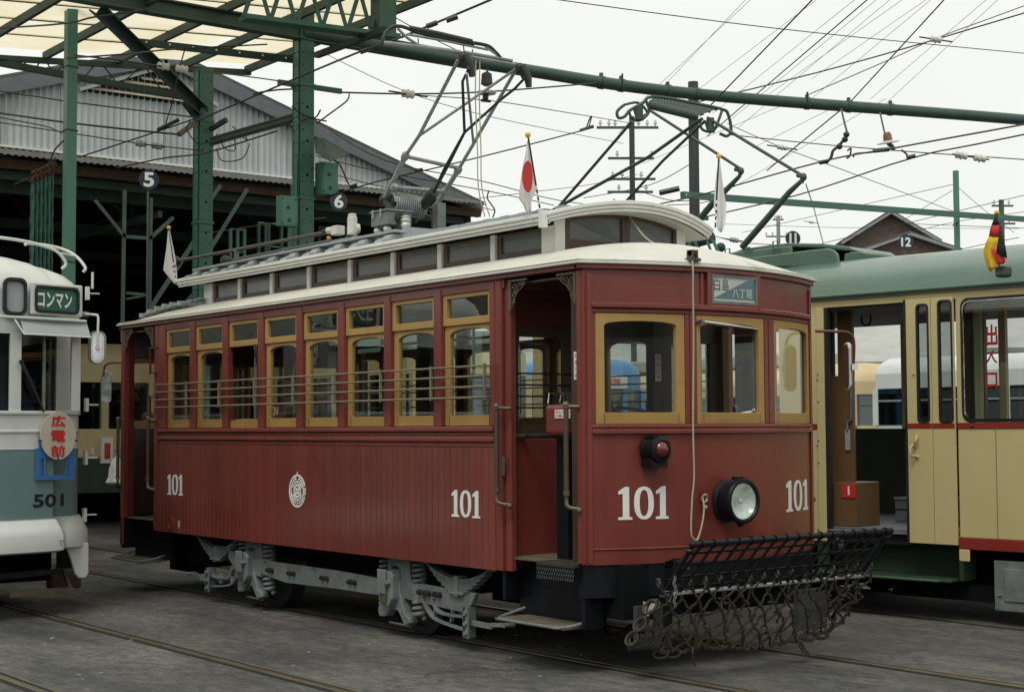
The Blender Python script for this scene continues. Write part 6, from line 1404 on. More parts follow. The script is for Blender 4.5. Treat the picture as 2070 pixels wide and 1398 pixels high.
# brown cabinet, upright partition
s0, s1 = rt(1677, 700, .3)[0], rt(1722, 700, .3)[0]
rbx('partition', s0-.02, s1, .30, .34, .73, 2.05, m['wall'], bv=.004); rbx('partition_post', rt(1693, 700, .3)[0], s1, .30, .34, 2.05, 2.62, m['wall']); rbx('driver_bulkhead', s0-.02, rt(1683, 700, .3)[0], .30, .34, 2.05, 2.62, m['rubber'])
c0, z0_ = rt(1684, 1055, .12); c1, z1_ = rt(1730, 975, .12)
cb = rbx('cabinet', c0, c1, .12, .50, .727, z1_, m['wall'], bv=.006)
q0, q1 = rt(1702, 1005, .115), rt(1729, 977, .115); rbx('red_notice', q0[0], q1[0], .112, .118, q0[1], q1[1]-.005, m['inkred'], cb)
q0, q1 = rt(1714, 1000, .11), rt(1717, 982, .11); rbx('notice_lettering', q0[0], q1[0], .109, .111, q0[1], q1[1], m['white'], cb)
a = MB(); a.tube(curve([RW(*((lambda t: (t[0], .18, t[1]))(rt(x, y, .18)))) for x, y in ((1673, 858), (1677, 870), (1679, 985), (1675, 1000))], 5), .018, 8); a.build('door_handrail', m['darkred'], GT, smooth=True)
a = MB(); a.tube([RW(*((lambda t: (t[0], .28, t[1]))(rt(x, y, .28)))) for x, y in ((1721, 780), (1720, 848), (1712, 852), (1713, 870))], .010, 8); a.build('grab_rail', m['greyp'], GT, smooth=True)
q0, q1 = rt(1708, 909, .28), rt(1717, 868, .28); rbx('paper_notice', q0[0], q1[0], .285, .295, q0[1], q1[1], m['greyr'])
q0, q1 = rt(1714, 722, .28), rt(1719, 700, .28); rbx('paper_notice', q0[0], q1[0], .285, .295, q0[1], q1[1], m['greyr'])
c_ = rt(1751, 645, .9); a = MB(); a.tube([RW(c_[0]+.05*math.cos(k*PI/8)*(1 if 1 else 0), .9, c_[1]+.06*math.sin(k*PI/8)) for k in range(16)], .009, 6, closed=True); rb(a, c_[0]-.008, c_[0]+.008, .895, .905, c_[1]+.05, 2.62); a.build('strap', m['rubber'], GT)
# folded door leaves
for s0, s1, g0, g1, zt2 in ((SD1, -.255, -.385, -.275, 2.61), (-.250, SB-.004, -.185, -.06, 2.63)):
    fn = lambda u, v, w_: RW(u, -.03-w_, v)
    n_ = 4; hole = rrect(g0, g1, 1.625, zt2, .035, n_)
    out_ = []
    for (u, v) in hole:
        pass
    k = len(hole)//4
    out_ = [(s1, 2.655)]*k+[(s0, 2.655)]*k+[(s0, .63)]*k+[(s1, .63)]*k
    a = MB(); a.ring(out_, hole, -.012, .012, fn); d_ = a.build('door_leaf', m['cream'], GT, bevel=.002)
    a = MB(); a.ring(rrect(g0-.004, g1+.004, 1.621, zt2+.004, .035, n_), rrect(g0+.012, g1-.012, 1.637, zt2-.012, .025, n_), -.014, .018, fn); a.build('gasket', m['rubber'], d_)
    a = MB(); a.prism(rrect(g0+.01, g1-.01, 1.635, zt2-.01, .025, n_), -.002, .002, fn); a.build('pane', GD, d_)
    rbx('red_stripe', s0, s1, -.0445, -.0425, 1.577, 1.620, m['stripe'], d_)
rbx('leaf_edge', SD1-.022, SD1-.002, -.045, .0, .63, 2.655, m['rubber'])
for z0, z1, name in ((1.33, 1.50, 'door_handle'),):
    a = MB(); s_ = rt(1850, 900, -.06)[0]
    a.tube(curve([RW(s_, -.05, z0+.02), RW(s_-.02, -.10, z0+.03), RW(s_-.022, -.10, z1-.08), RW(s_+.0, -.06, z1-.05)], 5), .009, 8); a.tube(curve([RW(s_-.02, -.05, z1-.07), RW(s_+.015, -.08, z1-.03), RW(s_+.02, -.06, z1+.02)], 4), .012, 8); a.tube([RW(s_+.01, -.045, z0), RW(s_+.02, -.06, z0+.02)], .010, 6); a.build('door_handle', m['cream'], GT, smooth=True)
a = MB(); a.sph(RW(*((lambda t: (t[0], -.05, t[1]))(rt(1846, 755, -.05)))), .010, 8); a.build('hook', m['cream'], GT)
a = MB(); q = rt(1966, 860, 0); a.sph(RW(q[0], -.012, q[1]), .014, 8); a.build('stripe_lamp', m['redlens'], GT)
a = MB()
for y_ in (900, 935, 757, 768, 812, 890): q = rt(1654+(y_ % 3), y_, 0); a.sph(RW(q[0], -.012, q[1]), .008, 6)
a.build('post_rivets', m['brown'], GT, kind='stuff')
# side step well and fold-out step
rbx('step_well', SD0, SB-.005, .16, .20, .34, .69, m['dgreen']); rbx('well_side', SB-.006, SB+.03, -.01, .2, .34, .60, m['dgreen']); rbx('well_lip', SB-.004, SB+.09, -.018, -.004, .50, .596, m['cream'], bv=.01); rbx('dark_skirt', SD0-.1, SD0, .0, .04, .34, .70, m['dgreen'])
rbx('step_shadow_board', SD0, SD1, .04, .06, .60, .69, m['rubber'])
a = MB(); rb(a, -1.45, SB-.02, -.16, .16, .330, .352); sb = a.build('step_board', m['dgreen'], GT, bevel=.008)
a = MB(); a.tube([RW(-1.45, -.165, .342), RW(-.2, -.165, .342), RW(SB-.02, -.12, .342)], .012, 8); a.build('step_edge', mat('pale_green_edge', (.06, .12, .065), .35), sb, smooth=True)
for s_ in (-.62, -1.2): rbx('step_bracket', s_, s_+.05, -.1, .2, .24, .33, m['flat'])
rbx('underframe', SL+.4, SE, .35, WD-.2, .30, .60, m['flat']); rbx('underframe_box', -.75, .25, .12, .6, .17, .30, m['flat']); rbx('bogie', -3.4, -1.7, .3, WD-.3, .12, .45, m['flat'], bv=.05)
for s_ in (-3.2, -1.9):
    for o_ in (.42, 1.75): a = MB(); a.cyl(RW(s_, o_, .3), RW(s_, o_+.1, .3), .30, 24); a.build('wheel', m['iron'], GT, smooth=True)
q = rt(2012, 1180, .05); rbx('bogie_cover', q[0], q[0]+.6, .03, .07, .12, .52, m['greyp'], bv=.008); rbx('cover_panel', q[0]+.09, q[0]+.5, .018, .03, .20, .46, m['greyp'], bv=.006)
a = MB(); a.tube([RW(q[0]+.03, .02, .14), RW(q[0]+.03, .02, .24), RW(q[0]+.07, .02, .25)], .008, 6); a.build('cover_handle', m['greyp'], GT)
# window lettering seen from inside the big window
for k_, y0, y1 in (('*出', 700, 655), ('*入', 735, 705), ('*口', 785, 752)):
    a0, a1 = rt(1993, y0, .10), rt(2016, y1, .10)
    a = MB(); text(a, k_, a1[0]+.0, a0[0], a0[1], a1[1], lambda u, v, w_: RW(a0[0]+a1[0]-u if 0 else u, .10, v)); a.build('window_lettering', m['inkred'], GT)
# roof
def rroof(u, v):
    s_ = SL-.30+(SE-SL+.30)*u; o = WD*v; e = abs(2*v-1)
    z = 2.735+.40*(1-e**3.2)**.62
    t = min(1, (s_-(SL-.30))/.9); z = 2.735+(z-2.735)*math.sin(t*PI/2)**.6
    return RW(s_, -.03+(WD+.06)*v, z)
MB().sheet(rroof, 50, 48).build('roof', m['croof'], GT, smooth=True)
a = MB(); a.tube([RW(SL, -.035, 2.735), RW(SE, -.035, 2.735)], .016, 8); a.build('gutter', m['croof'], GT, smooth=True)
rbx('gutter_face', SL, SE, -.02, .0, 2.700, 2.722, m['croof'])
def rpoly(name, pts, o0, o1, bv=.012):
    q = [rt(x, y, o0) for x, y in pts]; a = MB(); a.prism(q, 0, o1-o0, lambda u, v, w_: RW(u, o0+w_, v)); return a.build(name, m['croof'], GT, bevel=bv)
rpoly('roof_side_shield', [(1490, 538), (1490, 524), (1560, 515), (1640, 505), (1672, 502), (1684, 505), (1692, 514), (1695, 536), (1690, 541)], .42, .46)
rpoly('roof_box', [(1460, 545), (1462, 512), (1540, 503), (1598, 497), (1600, 520)], .62, .66)
rpoly('duct_cowl', [(1470, 514), (1500, 503), (1555, 495), (1590, 491), (1660, 492), (1715, 498), (1727, 506), (1712, 507), (1660, 501), (1592, 499), (1560, 504), (1500, 512)], .80, 1.55)
rpoly('duct_side', [(1592, 520), (1592, 500), (1600, 500), (1600, 520)], .85, 1.5)
a = MB(); q0, q1 = rt(1598, 520, 1.2), rt(1715, 502, 1.2); rb(a, q0[0], q1[0], 1.2, 1.24, 3.0, q1[1]); a.build('duct_shade_sheet', m['rubber'], GT)  # black sheet standing in for the shade inside the duct opening
rpoly('roof_hatch', [(1705, 530), (1707, 512), (1735, 508), (1760, 512), (1850, 521), (1850, 530)], .75, 1.3)
q0, q1 = rt(1714, 512, .95), rt(1755, 507, .95); rbx('pale_cowl', q0[0], q1[0], .95, 1.2, q0[1]-.03, q1[1], m['pale'], bv=.01)
rbx('roof_walkway', -3.9, -2.0, .70, .95, 3.16, 3.20, m['croof'], bv=.01)
rbx('resistor_case', rt(1386, 480, 1.1)[0], rt(1420, 480, 1.1)[0], 1.0, 1.4, 3.15, 3.42, m['greend'], bv=.02)
a = MB()
for px0, py0, px1, py1 in ((1378, 497, 1440, 480),): 
    q0, q1 = rt(px0, py0, 1.0), rt(px1, py1, 1.0); a.tube([RW(q0[0], 1.0, q0[1]), RW(q1[0], 1.0, q1[1])], .06, 12)
q = rt(1457, 500, 1.0); a.sph(RW(q[0], 1.0, q[1]), .05, 10); a.build('roof_motor', m['greend'], GT, smooth=True)
a = MB()
for x_ in (1410, 1448): 
    q0, q1 = rt(x_-6, 486, .9), rt(x_+6, 515, .9); a.beam(RW(q0[0], .9, q0[1]), RW(q1[0], .9, q1[1]), .03, .02); a.beam(RW(q0[0]-.08, .9, q0[1]), RW(q1[0]-.08, .9, q1[1]), .02, .02)
a.build('frame_lattice', m['green'], GT)
q = rt(1437, 500, 1.0); rbx('pale_case', q[0]-.12, q[0]+.12, 1.0, 1.3, 3.15, 3.30, m['pale'], bv=.02)
for x_, y_, h_ in ((1466, 503, 16), (1507, 500, 10), (1563, 487, 26), (1430, 513, 8)):
    q0, q1 = rt(x_, y_+h_, .6), rt(x_+9, y_, .6); a = MB(); a.tube([RW(q0[0], .6, q0[1]), RW(q0[0], .6, q1[1]), RW(q1[0], .6, q1[1]), RW(q1[0], .6, q0[1])], .008, 6); a.build('roof_handle', m['green'], GT)
# its pantograph: two forward leaning arms and the folded head
pg2 = thing('pantograph', 'dark green pantograph with long elbowed arms over the green tram', 'pantograph', RW(-3, 1.1, 3.3))
def ro(px, py, o): s_, z = rt(px, py, o); return RW(s_, o, z)
gr = m['gpan']
def pt2(name, pts, r, Mt=None): a = MB(); a.tube(pts, r, 10); return a.build(name, Mt or m['gpan'], pg2, smooth=True)
pt2('lower_arm', [ro(1500, 500, .75), ro(1552, 440, .75), ro(1596, 388, .75), ro(1622, 364, .75)], [.033, .033, .028, .02]); pt2('lower_arm', [ro(1410, 448, 1.45), ro(1440, 412, 1.45), ro(1468, 384, 1.45), ro(1495, 356, 1.45)], [.036, .036, .030, .022])
pt2('upper_arm', [ro(1622, 355, .75), ro(1430, 238, .75)], .016); pt2('upper_arm', [ro(1498, 342, 1.45), ro(1312, 222, 1.45)], .016)
for q in ((1624, 358, .75), (1498, 346, 1.45)):
    a = MB(); a.sph(ro(*q), .032, 10, (1.1, 1, 1.3)); a.tube([ro(q[0]-12, q[1]-4, q[2]), ro(*q), ro(q[0]-4, q[1]+12, q[2])], .022, 8); a.build('elbow', m['gpan'], pg2, smooth=True)
pt2('rear_arm', [ro(1118, 431, 1.45), ro(1278, 245, 1.45)], .018); pt2('rear_arm', [ro(1110, 429, .75), ro(1310, 318, .75), ro(1420, 240, .75)], .018); pt2('rear_arm', [ro(1263, 410, 1.3), ro(1340, 325, 1.2), ro(1425, 245, 1.0)], .016)
OH = 1.1
h = lambda x, y, d=0: P(x, y, D=15.2+(x-1260)*.0012+d)
pt2('horn', curve([h(1262, 212), h(1248, 225), h(1250, 238), h(1262, 236), h(1275, 222), h(1300, 208), h(1312, 197), h(1340, 197), h(1400, 208), h(1460, 221), h(1472, 232), h(1478, 262), h(1470, 275), h(1455, 270)], 5), .016)
pt2('horn', curve([h(1262, 212, .2), h(1290, 208, .2), h(1308, 228, .2), h(1290, 238, .2), h(1278, 240, .2), h(1270, 222, .2)], 5), .013)
pt2('horn', curve([h(1306, 204), h(1312, 225), h(1300, 240), h(1286, 244), h(1278, 236)], 5), .014, gr); pt2('horn', curve([h(1460, 222), h(1450, 250), h(1440, 266), h(1420, 262), h(1415, 245)], 5), .014, gr)
a = MB(); q0, q1 = h(1312, 207), h(1408, 236); q2, q3 = h(1322, 198, .35), h(1450, 222, .35)
fn = lambda u, v: (q0.lerp(q1, u)).lerp(q2.lerp(q3, u), v)
for i in range(1, 20): a.tube([fn(i/20, 0), fn(i/20, 1)], .010, 5)
for j in range(4): a.tube([fn(0, j/3), fn(1, j/3)], .012, 6)
a.build('contact_grid', gr, pg2)
pt2('contact_pan', [h(1312, 212), h(1360, 224), h(1408, 236)], .042, gr)
for x_ in (1292, 1436):
    a = MB(); y_ = 228+(x_-1292)*.17; a.tube([h(x_, y_-14), h(x_, y_+14)], .040, 10); a.tube([h(x_-10, y_-8), h(x_-4, y_+12), h(x_+8, y_+14)], .016, 6); a.build('head_spring', gr, pg2, smooth=True)
tag(MB().tube([ro(1629, 372, .75), P(1645, 420, D=15), P(1664, 491, D=15)], .006, 5).build('pull_cord', m['cord'], smooth=True), 'thin pull cord running down from the elbow of the green pantograph', 'cord')
# tricolour flag
t, _, _ = flag('black red and gold flag drooping at the right edge', (2015, 430), (2022, 545), None, None, Y=2.75, grp=None)
cloth(t, [(2013, 432), (2008, 445), (2004, 455)], [(2016, 432), (2018, 445), (2021, 455)], Y=2.74, Mt=m['flagblack'], name='black_band', amp=.008)
cloth(t, [(2004, 455), (2001, 465), (1999, 478)], [(2021, 455), (2022, 468), (2021, 480)], Y=2.74, Mt=m['flagred'], name='red_band', amp=.012)
cloth(t, [(1999, 478), (1993, 490), (1988, 505), (1990, 520), (1996, 540), (2002, 549)], [(2021, 480), (2019, 492), (2014, 505), (2010, 520), (2016, 535), (2014, 541)], Y=2.74, Mt=m['flagyel'], name='gold_band', amp=.014)
cloth(t, [(2003, 503), (2008, 515), (2013, 528), (2018, 537)], [(2022, 503), (2028, 515), (2033, 525), (2030, 532)], Y=2.73, Mt=m['flagred'], name='red_fold', amp=.010)
cloth(t, [(2020, 456), (2019, 475), (2016, 495), (2014, 512)], [(2023, 456), (2028, 480), (2033, 500), (2036, 522)], Y=2.72, Mt=m['flagblack'], name='black_fold', amp=.010)
q = P(2027, 545, Y=2.8); a = MB(); a.box(q.x-.05, q.x+.05, q.y-.04, q.y+.06, q.z-.06, q.z+.03); a.build('flag_bracket', gr, GT, bevel=.02)

# ================================================================ pale tram 501 at the left
PT = thing('tram', 'pale grey and teal tram 501 cut off at the left edge', 'tram', (-16, -3.32, 0))
YC = -3.32; HB = 1.165
def f5(y): return -12.86-.16*(abs(y-YC)/1.0)**2.0
plan = [(-22, YC+HB), (-13.62, YC+HB)]
for k in range(7):
    a_ = math.radians(90-15*k); r = .30; plan.append((-13.50+.0+r*.95*math.cos(a_), YC+HB-r+r*math.sin(a_)))
plan += [(f5(YC+HB-.30-.12*k), YC+HB-.30-.12*k) for k in range(1, 8)]
half = plan[:]
plan = half+[(x, 2*YC-y) for x, y in reversed(half)]
def band5(z0, z1, Mt, name, off=0, i0=0, i1=None, th=.03, bv=0, sm=True):
    pl = plan[i0:i1] if i1 else plan[i0:]
    def offs(d):
        o = []
        for i, (x, y) in enumerate(pl):
            p_, q_ = pl[max(0, i-1)], pl[min(len(pl)-1, i+1)]; t = V((q_[0]-p_[0], q_[1]-p_[1], 0)).normalized(); nrm = V((-t.y, t.x, 0))
            if nrm.dot(V((x+15, y-YC, 0))) < 0: nrm = -nrm
            o.append((x+nrm.x*d, y+nrm.y*d))
        return o
    A_, B_ = offs(off), offs(off-th); n_ = len(pl); a = MB(); vs = []
    for i in range(n_): vs += [(*A_[i], z0), (*A_[i], z1), (*B_[i], z1), (*B_[i], z0)]
    a.add(vs, [(4*i+j, 4*i+(j+1) % 4, 4*i+4+(j+1) % 4, 4*i+4+j) for i in range(n_-1) for j in range(4)]+[(3, 2, 1, 0), (4*n_-4, 4*n_-3, 4*n_-2, 4*n_-1)])
    return a.build(name, Mt, PT, smooth=sm, bevel=bv)
band5(.815, 1.437, m['teal5'], 'lower_panel'); band5(1.4375, 1.76, m['white5'], 'waist_panel'); band5(1.437, 1.445, m['white5'], 'waist_line', .004)
band5(1.58, 1.60, m['white5'], 'waist_rib', .012, bv=.004); band5(1.735, 1.765, m['white5'], 'sill_rib', .018, bv=.005)
band5(.815, .84, m['white5'], 'bumper_top', .02)
# bumper: sloping top, vertical face
def offs_(pl, d):
    o = []
    for i, (x, y) in enumerate(pl):
        p_, q_ = pl[max(0, i-1)], pl[min(len(pl)-1, i+1)]; t = V((q_[0]-p_[0], q_[1]-p_[1], 0)).normalized(); nrm = V((-t.y, t.x, 0))
        if nrm.dot(V((x+15, y-YC, 0))) < 0: nrm = -nrm
        o.append((x+nrm.x*d, y+nrm.y*d))
    return o
pl = plan[1:-1]; prof = [(.02, .83), (.09, .70), (.09, .575), (.05, .56)]; vs = []
for i in range(len(pl)):
    for d, z in prof: x, y = offs_(pl, d)[i]; vs.append((x, y, z))
k4 = len(prof); a = MB(); a.add(vs, [(k4*i+j, k4*i+k4+j, k4*i+k4+j+1, k4*i+j+1) for i in range(len(pl)-1) for j in range(k4-1)]); a.build('bumper', m['white5'], PT, smooth=True, solid=.012)
# skirt flap at the corner
a = MB(); yq = YC+HB; p_ = [(-13.26-.02, .575), (-13.62, .575), (-13.62, .50), (-13.58, .31), (-13.52, .30), (-13.40, .30), (-13.34, .34), (-13.30, .50)]
a = MB(); fl_ = [(lambda q: (q.y, q.z))(P(x, y, X=-13.24)) for x, y in ((128, 1100), (178, 1096), (178, 1158), (172, 1167), (158, 1168), (150, 1158), (143, 1132), (136, 1112))]
a.prism(fl_, -.02, .02, lambda u, v, w_: (-13.24+w_, u, v)); a.build('skirt_flap', m['white5'], PT, smooth=True, bevel=.01)
band5(2.42, 2.80, m['white5'], 'letterboard')
band5(1.0, 2.42, m['dark'], 'cab_shade_lining', -.04, 0, 10, .01); band5(1.0, 2.42, m['dark'], 'cab_shade_lining', -.04, len(plan)-10, len(plan), .01)  # dark skin added inside the corners so the cab reads as unlit
# pillars: indices along the outline
band5(1.765, 2.42, m['white5'], 'corner_pillar', 0, 1, 9); 
nf = len(plan); band5(1.765, 2.42, m['white5'], 'corner_pillar', 0, nf-9, nf-1)
def fp(y, z, d): return (f5(y)+d, y, z)
yb0, yb1 = Pf(43, 760, f5, -13).y, Pf(145, 760, f5, -13).y; ymul = Pf(90, 760, f5, -13).y
for y0, y1 in ((yb0-.10, yb0), (2*YC-yb0, 2*YC-yb0+.10), (yb1, yb1+.09)):
    a = MB(); a.prism([(y0, 1.765), (y1, 1.765), (y1, 2.42), (y0, 2.42)], -.04, .004, fp_ := (lambda u, v, w_: (f5(u)+w_, u, v))); a.build('window_pillar', m['white5'], PT, bevel=.004)
a = MB(); a.prism([(ymul-.012, 1.77), (ymul+.012, 1.77), (ymul+.012, 2.42), (ymul-.012, 2.42)], -.03, -.005, lambda u, v, w_: (f5(u)+w_, u, v)); a.build('window_mullion', m['greyp'], PT)
for y0, y1 in ((yb0+.002, ymul-.012), (ymul+.012, yb1-.002), (2*YC-yb0+.002, yb0-.1)):
    y0, y1 = min(y0, y1), max(y0, y1); a = MB(); a.add([(f5(y0)-.02, y0, 1.765), (f5(y1)-.02, y1, 1.765), (f5(y1)-.02, y1, 2.42), (f5(y0)-.02, y0, 2.42)], [(0, 1, 2, 3)]); a.build('front_window', G, PT)
# roof dome
prof = [(2.80, 0), (2.86, .012), (2.93, .04), (3.00, .10), (3.06, .20), (3.12, .36), (3.17, .55), (3.21, .78), (3.23, .99)]
cx_ = -17.2; vs = []
for z, s_ in prof:
    for x, y in plan:
        k = 1-s_; yy_ = YC+(y-YC)*k; xx_ = x if x < -21.9 else -22+(x+22)*(1-.02*0-s_*.14)
        vs.append((xx_, yy_, z))
n_ = len(plan); a = MB(); a.add(vs, [(i*n_+k, i*n_+k+1, (i+1)*n_+k+1, (i+1)*n_+k) for i in range(len(prof)-1) for k in range(n_-1)]); a.build('roof', m['white5'], PT, smooth=True)
a = MB(); a.box(-21.9, -13.6, YC-1.08, YC+1.08, .78, .82); a.box(-14.8, -14.74, YC-1.1, YC+1.1, .82, 2.7); a.build('floor_and_bulkhead', m['dark'], PT)
a = MB(); a.box(-14.0, -13.7, YC+.2, YC+.9, 1.2, 1.9); a.build('driver_seat', mat('dark_blue_seat', (.01, .012, .09), .8), PT, bevel=.05)
a = MB(); q0, q1 = P(92, 732, X=-13.6), P(108, 685, X=-13.6); a.box(-13.62, -13.6, q0.y, q1.y, q0.z, q1.z); a.build('red_inner_notice', mat('dim_red_notice', (.10, .012, .008), .6), PT)
# side doors windows (far side) kept simple
for k in range(6):
    x0 = -21.6+k*1.25; a = MB(); a.box(x0, x0+1.05, YC+HB-.004, YC+HB+.006, 1.80, 2.40); a.build('side_window', GD, PT)
    a = MB(); a.box(x0-.16, x0, YC+HB-.03, YC+HB, 1.76, 2.42); a.build('side_pillar', m['white5'], PT)
# destination box
F5 = lambda u, v, w_: (f5(u)+w_, u, v)
def P5(x, y): q = Pf(x, y, f5, -13); return q.y, q.z
(u0, v0), (u1, v1) = P5(64, 632), P5(157, 584)
zc = (v0+v1)/2
a = MB(); a.ring(rect(u0-.03, u1+.03, zc-.135, zc+.145), rrect(u0+.02, u1-.02, zc-.105, zc+.115, .05, 0)if 0 else rect(u0+.02, u1-.02, zc-.105, zc+.115), -.0, .055, F5); a.build('sign_hood', m['white5'], PT, bevel=.012)
a = MB(); a.ring(rrect(u0+.005, u1-.005, zc-.115, zc+.12, .05), rrect(u0+.03, u1-.03, zc-.09, zc+.095, .035), .03, .066, F5); a.build('sign_gasket', m['rubber'], PT, bevel=.004)
a = MB(); a.prism(rrect(u0+.01, u1-.01, zc-.11, zc+.11, .035), .045, .050, F5); sg_ = a.build('sign_blind', m['greendest'], PT)
a = MB(); text(a, '*コンマン', u0+.035, u1-.08, zc-.07, zc+.065, lambda u, v, w_: F5(u, v, .0505+w_)); a.build('sign_lettering', m['white'], sg_)
(w0, _), (w1, _) = P5(10, 590), P5(51, 590)
a = MB(); a.ring(rrect(w0-.03, w1, zc-.15, zc+.17, .06), rrect(w0, w1-.025, zc-.12, zc+.14, .045), .02, .055, F5); a.build('sign_gasket', m['rubber'], PT, bevel=.004); a = MB(); a.prism(rrect(w0-.01, w1-.015, zc-.14, zc+.16, .05), .02, .03, F5); a.build('centre_blind', m['greyr'], PT)
# sunshade ledge and visor
a = MB(); pts = [F5(YC+HB-.13-.1*k, 2.555, .05) for k in range(18)]; a.tube([V(pts[0])+V((-.1, .03, 0))]+pts, .013, 8); a.build('visor_pipe', m['white5'], PT, smooth=True)
a = MB(); ya, yb_ = P5(172, 660)[0], P5(38, 660)[0]; a.add([F5(ya, 2.545, .03), F5(yb_, 2.545, .03), F5(yb_, 2.41, .13), F5(ya, 2.41, .13)], [(0, 1, 2, 3)]); a.build('visor', m['greyr'], PT, solid=.006)
a = MB(); a.tube([F5(ya, 2.41, .132), F5((ya+yb_)/2, 2.41, .132), F5(yb_, 2.41, .132), F5(yb_-.06, 2.55, .04)], .007, 6); a.build('visor_edge', m['trim'], PT)
# roof grab rails
R5 = lambda x, y, X=-13.35: P(x, y, X=X)
a = MB(); a.tube(curve([R5(0, 480), R5(35, 485), R5(70, 492), R5(110, 505), R5(128, 522), R5(133, 535), R5(125, 543)], 5), .014, 8); a.build('roof_rail', m['white5'], PT, smooth=True)
a = MB(); a.tube(curve([P(50, 495, X=-13.8), P(62, 492, X=-13.8), P(115, 500, X=-13.8), P(150, 515, X=-13.7), P(172, 540, X=-13.6), P(168, 550, X=-13.6)], 5), .014, 8); a.tube([P(120, 511, X=-13.55), P(153, 518, X=-13.65)], .009, 6); a.build('roof_rail', m['white5'], PT, smooth=True)
# hinges, lamp, arm and mirror at the corner
for x_, y_ in ((180, 593), (178, 818), (176, 925), (174, 1040)):
    a = MB(); q = P(x_, y_, X=-13.34); a.box(q.x-.02, q.x+.03, q.y-.03, q.y-.005, q.z-.06, q.z+.06); a.cyl(q, q+V((.02, .09, .0)), .007, 8); a.build('hinge_hook', m['white5'], PT, smooth=True)
a = MB(); q = P(187, 570, X=-13.3); a.cyl(q+V((0, 0, -.06)), q+V((0, 0, .09)), .012, 8); a.build('marker_bracket', m['white5'], PT, smooth=True)
q = P(213, 700, X=-13.05); a = MB(); a.cyl(P(160, 635, X=-13.1), P(178, 636, X=-13.1), .026, 12); a.build('mirror_boss', m['greyp'], PT, smooth=True)
qm = P(197, 702, X=-13.02)
mirror([P(172, 635, X=-13.08), P(190, 636, X=-13.02), P(198, 640, X=-13.0), P(198, 665, X=-12.99), P(197, 705, X=-12.99)], qm, (.35, .8, 0), .072, .150, (-.8, -.3, 0), m['white5'], m['oval'], PT)
a = MB(); q = V(qm); fnm = lambda u, v, w_: q+V((.35, .8, 0)).normalized()*u+V((0, 0, v))+V((.8, -.35, 0)).normalized()*(.012+w_)
pts = [(.072*math.cos(2*PI*k/28), (.078 if math.sin(2*PI*k/28) > 0 else -.078)+.072*math.sin(2*PI*k/28)) for k in range(28)]
a.ring(pts, [(u*.80, v*.9) for u, v in pts], 0, .006, fnm); a.build('mirror_back_rim', m['greyp'], PT); a = MB(); a.ring([(u*.68, v*.82) for u, v in pts], [(u*.60, v*.78) for u, v in pts], 0, .004, fnm); a.cyl(fnm(0, -.01, 0), fnm(0, -.01, .03), .02, 10); a.build('mirror_back_rib', m['oval'], PT)
# wiper
a = MB(); a.tube([F5(P5(38, 728)[0], P5(38, 728)[1], .04), F5(P5(60, 775)[0], P5(60, 775)[1], .05), F5(P5(86, 832)[0], P5(86, 832)[1], .035)], [.018, .014, .008], 8); a.build('wiper', m['rubber'], PT, smooth=True)
# oval route board on a blue frame
(cu, cv) = P5(114, 880)
a = MB(); 
(b0, z0), (b1, z1) = P5(70, 968), P5(147, 925)
for (ua, ub, va, vb) in ((b0, b1, z1-.0, z1+.09), (b0-.005, b1+.0, z0-.01, z0+.03), (b0, b0+.045, z0+.03, z1), (b1-.055, b1, z0+.03, z1), (b0+.075, b0+.095, z0+.03, z1), (b1-.085, b1-.07, z0+.03, z1), (b0+.03, b0+.05, z1+.09, z1+.19), (b1-.03, b1-.01, z1+.09, z1+.19)):
    a.prism(rect(ua, ub, va, vb), .010, .028, F5)
bf = a.build('blue_frame', m['blue'], PT, bevel=.002)
rb_ = thing('route_board', 'cream oval board with red characters hung on the nose of tram 501', 'sign', F5(cu, cv, .05))
a = MB(); a.prism([(cu+.175*math.cos(k*PI/24), cv+.205*math.sin(k*PI/24)) for k in range(48)], .036, .050, F5); a.build('board', m['oval'], rb_)
a = MB()
for i, k_ in enumerate(('*広', '*電', '*前')): text(a, k_, cu-.075, cu+.068, cv+.075-.128*i, cv+.175-.128*i, lambda u, v, w_: F5(u, v, .0515+w_))
a.build('characters', m['inkred'], rb_)
a = MB()
for s_ in (-1, 1): a.prism(rect(cu+s_*.175-.012, cu+s_*.175+.012, cv-.05, cv-.035), .03, .062, F5)
a.prism(rect(cu-.008, cu+.004, cv-.205, cv-.155), .0505, .053, F5); a.build('clips', m['iron'], rb_)
(u0, v0), (u1, v1) = P5(67, 1027), P5(129, 996)
a = MB(); text(a, '*501', u0, u1, v0+.005, v1, lambda u, v, w_: F5(u, v, .001+w_)); a.build('number_501', m['ink'], PT)
(u0, v0), (u1, v1) = P5(111, 1101), P5(120, 1090); a = MB(); text(a, '▽', u0, u1, v0-.01, v1, lambda u, v, w_: F5(u, v, .101+w_)); a.build('lifting_mark', m['ink'], PT)
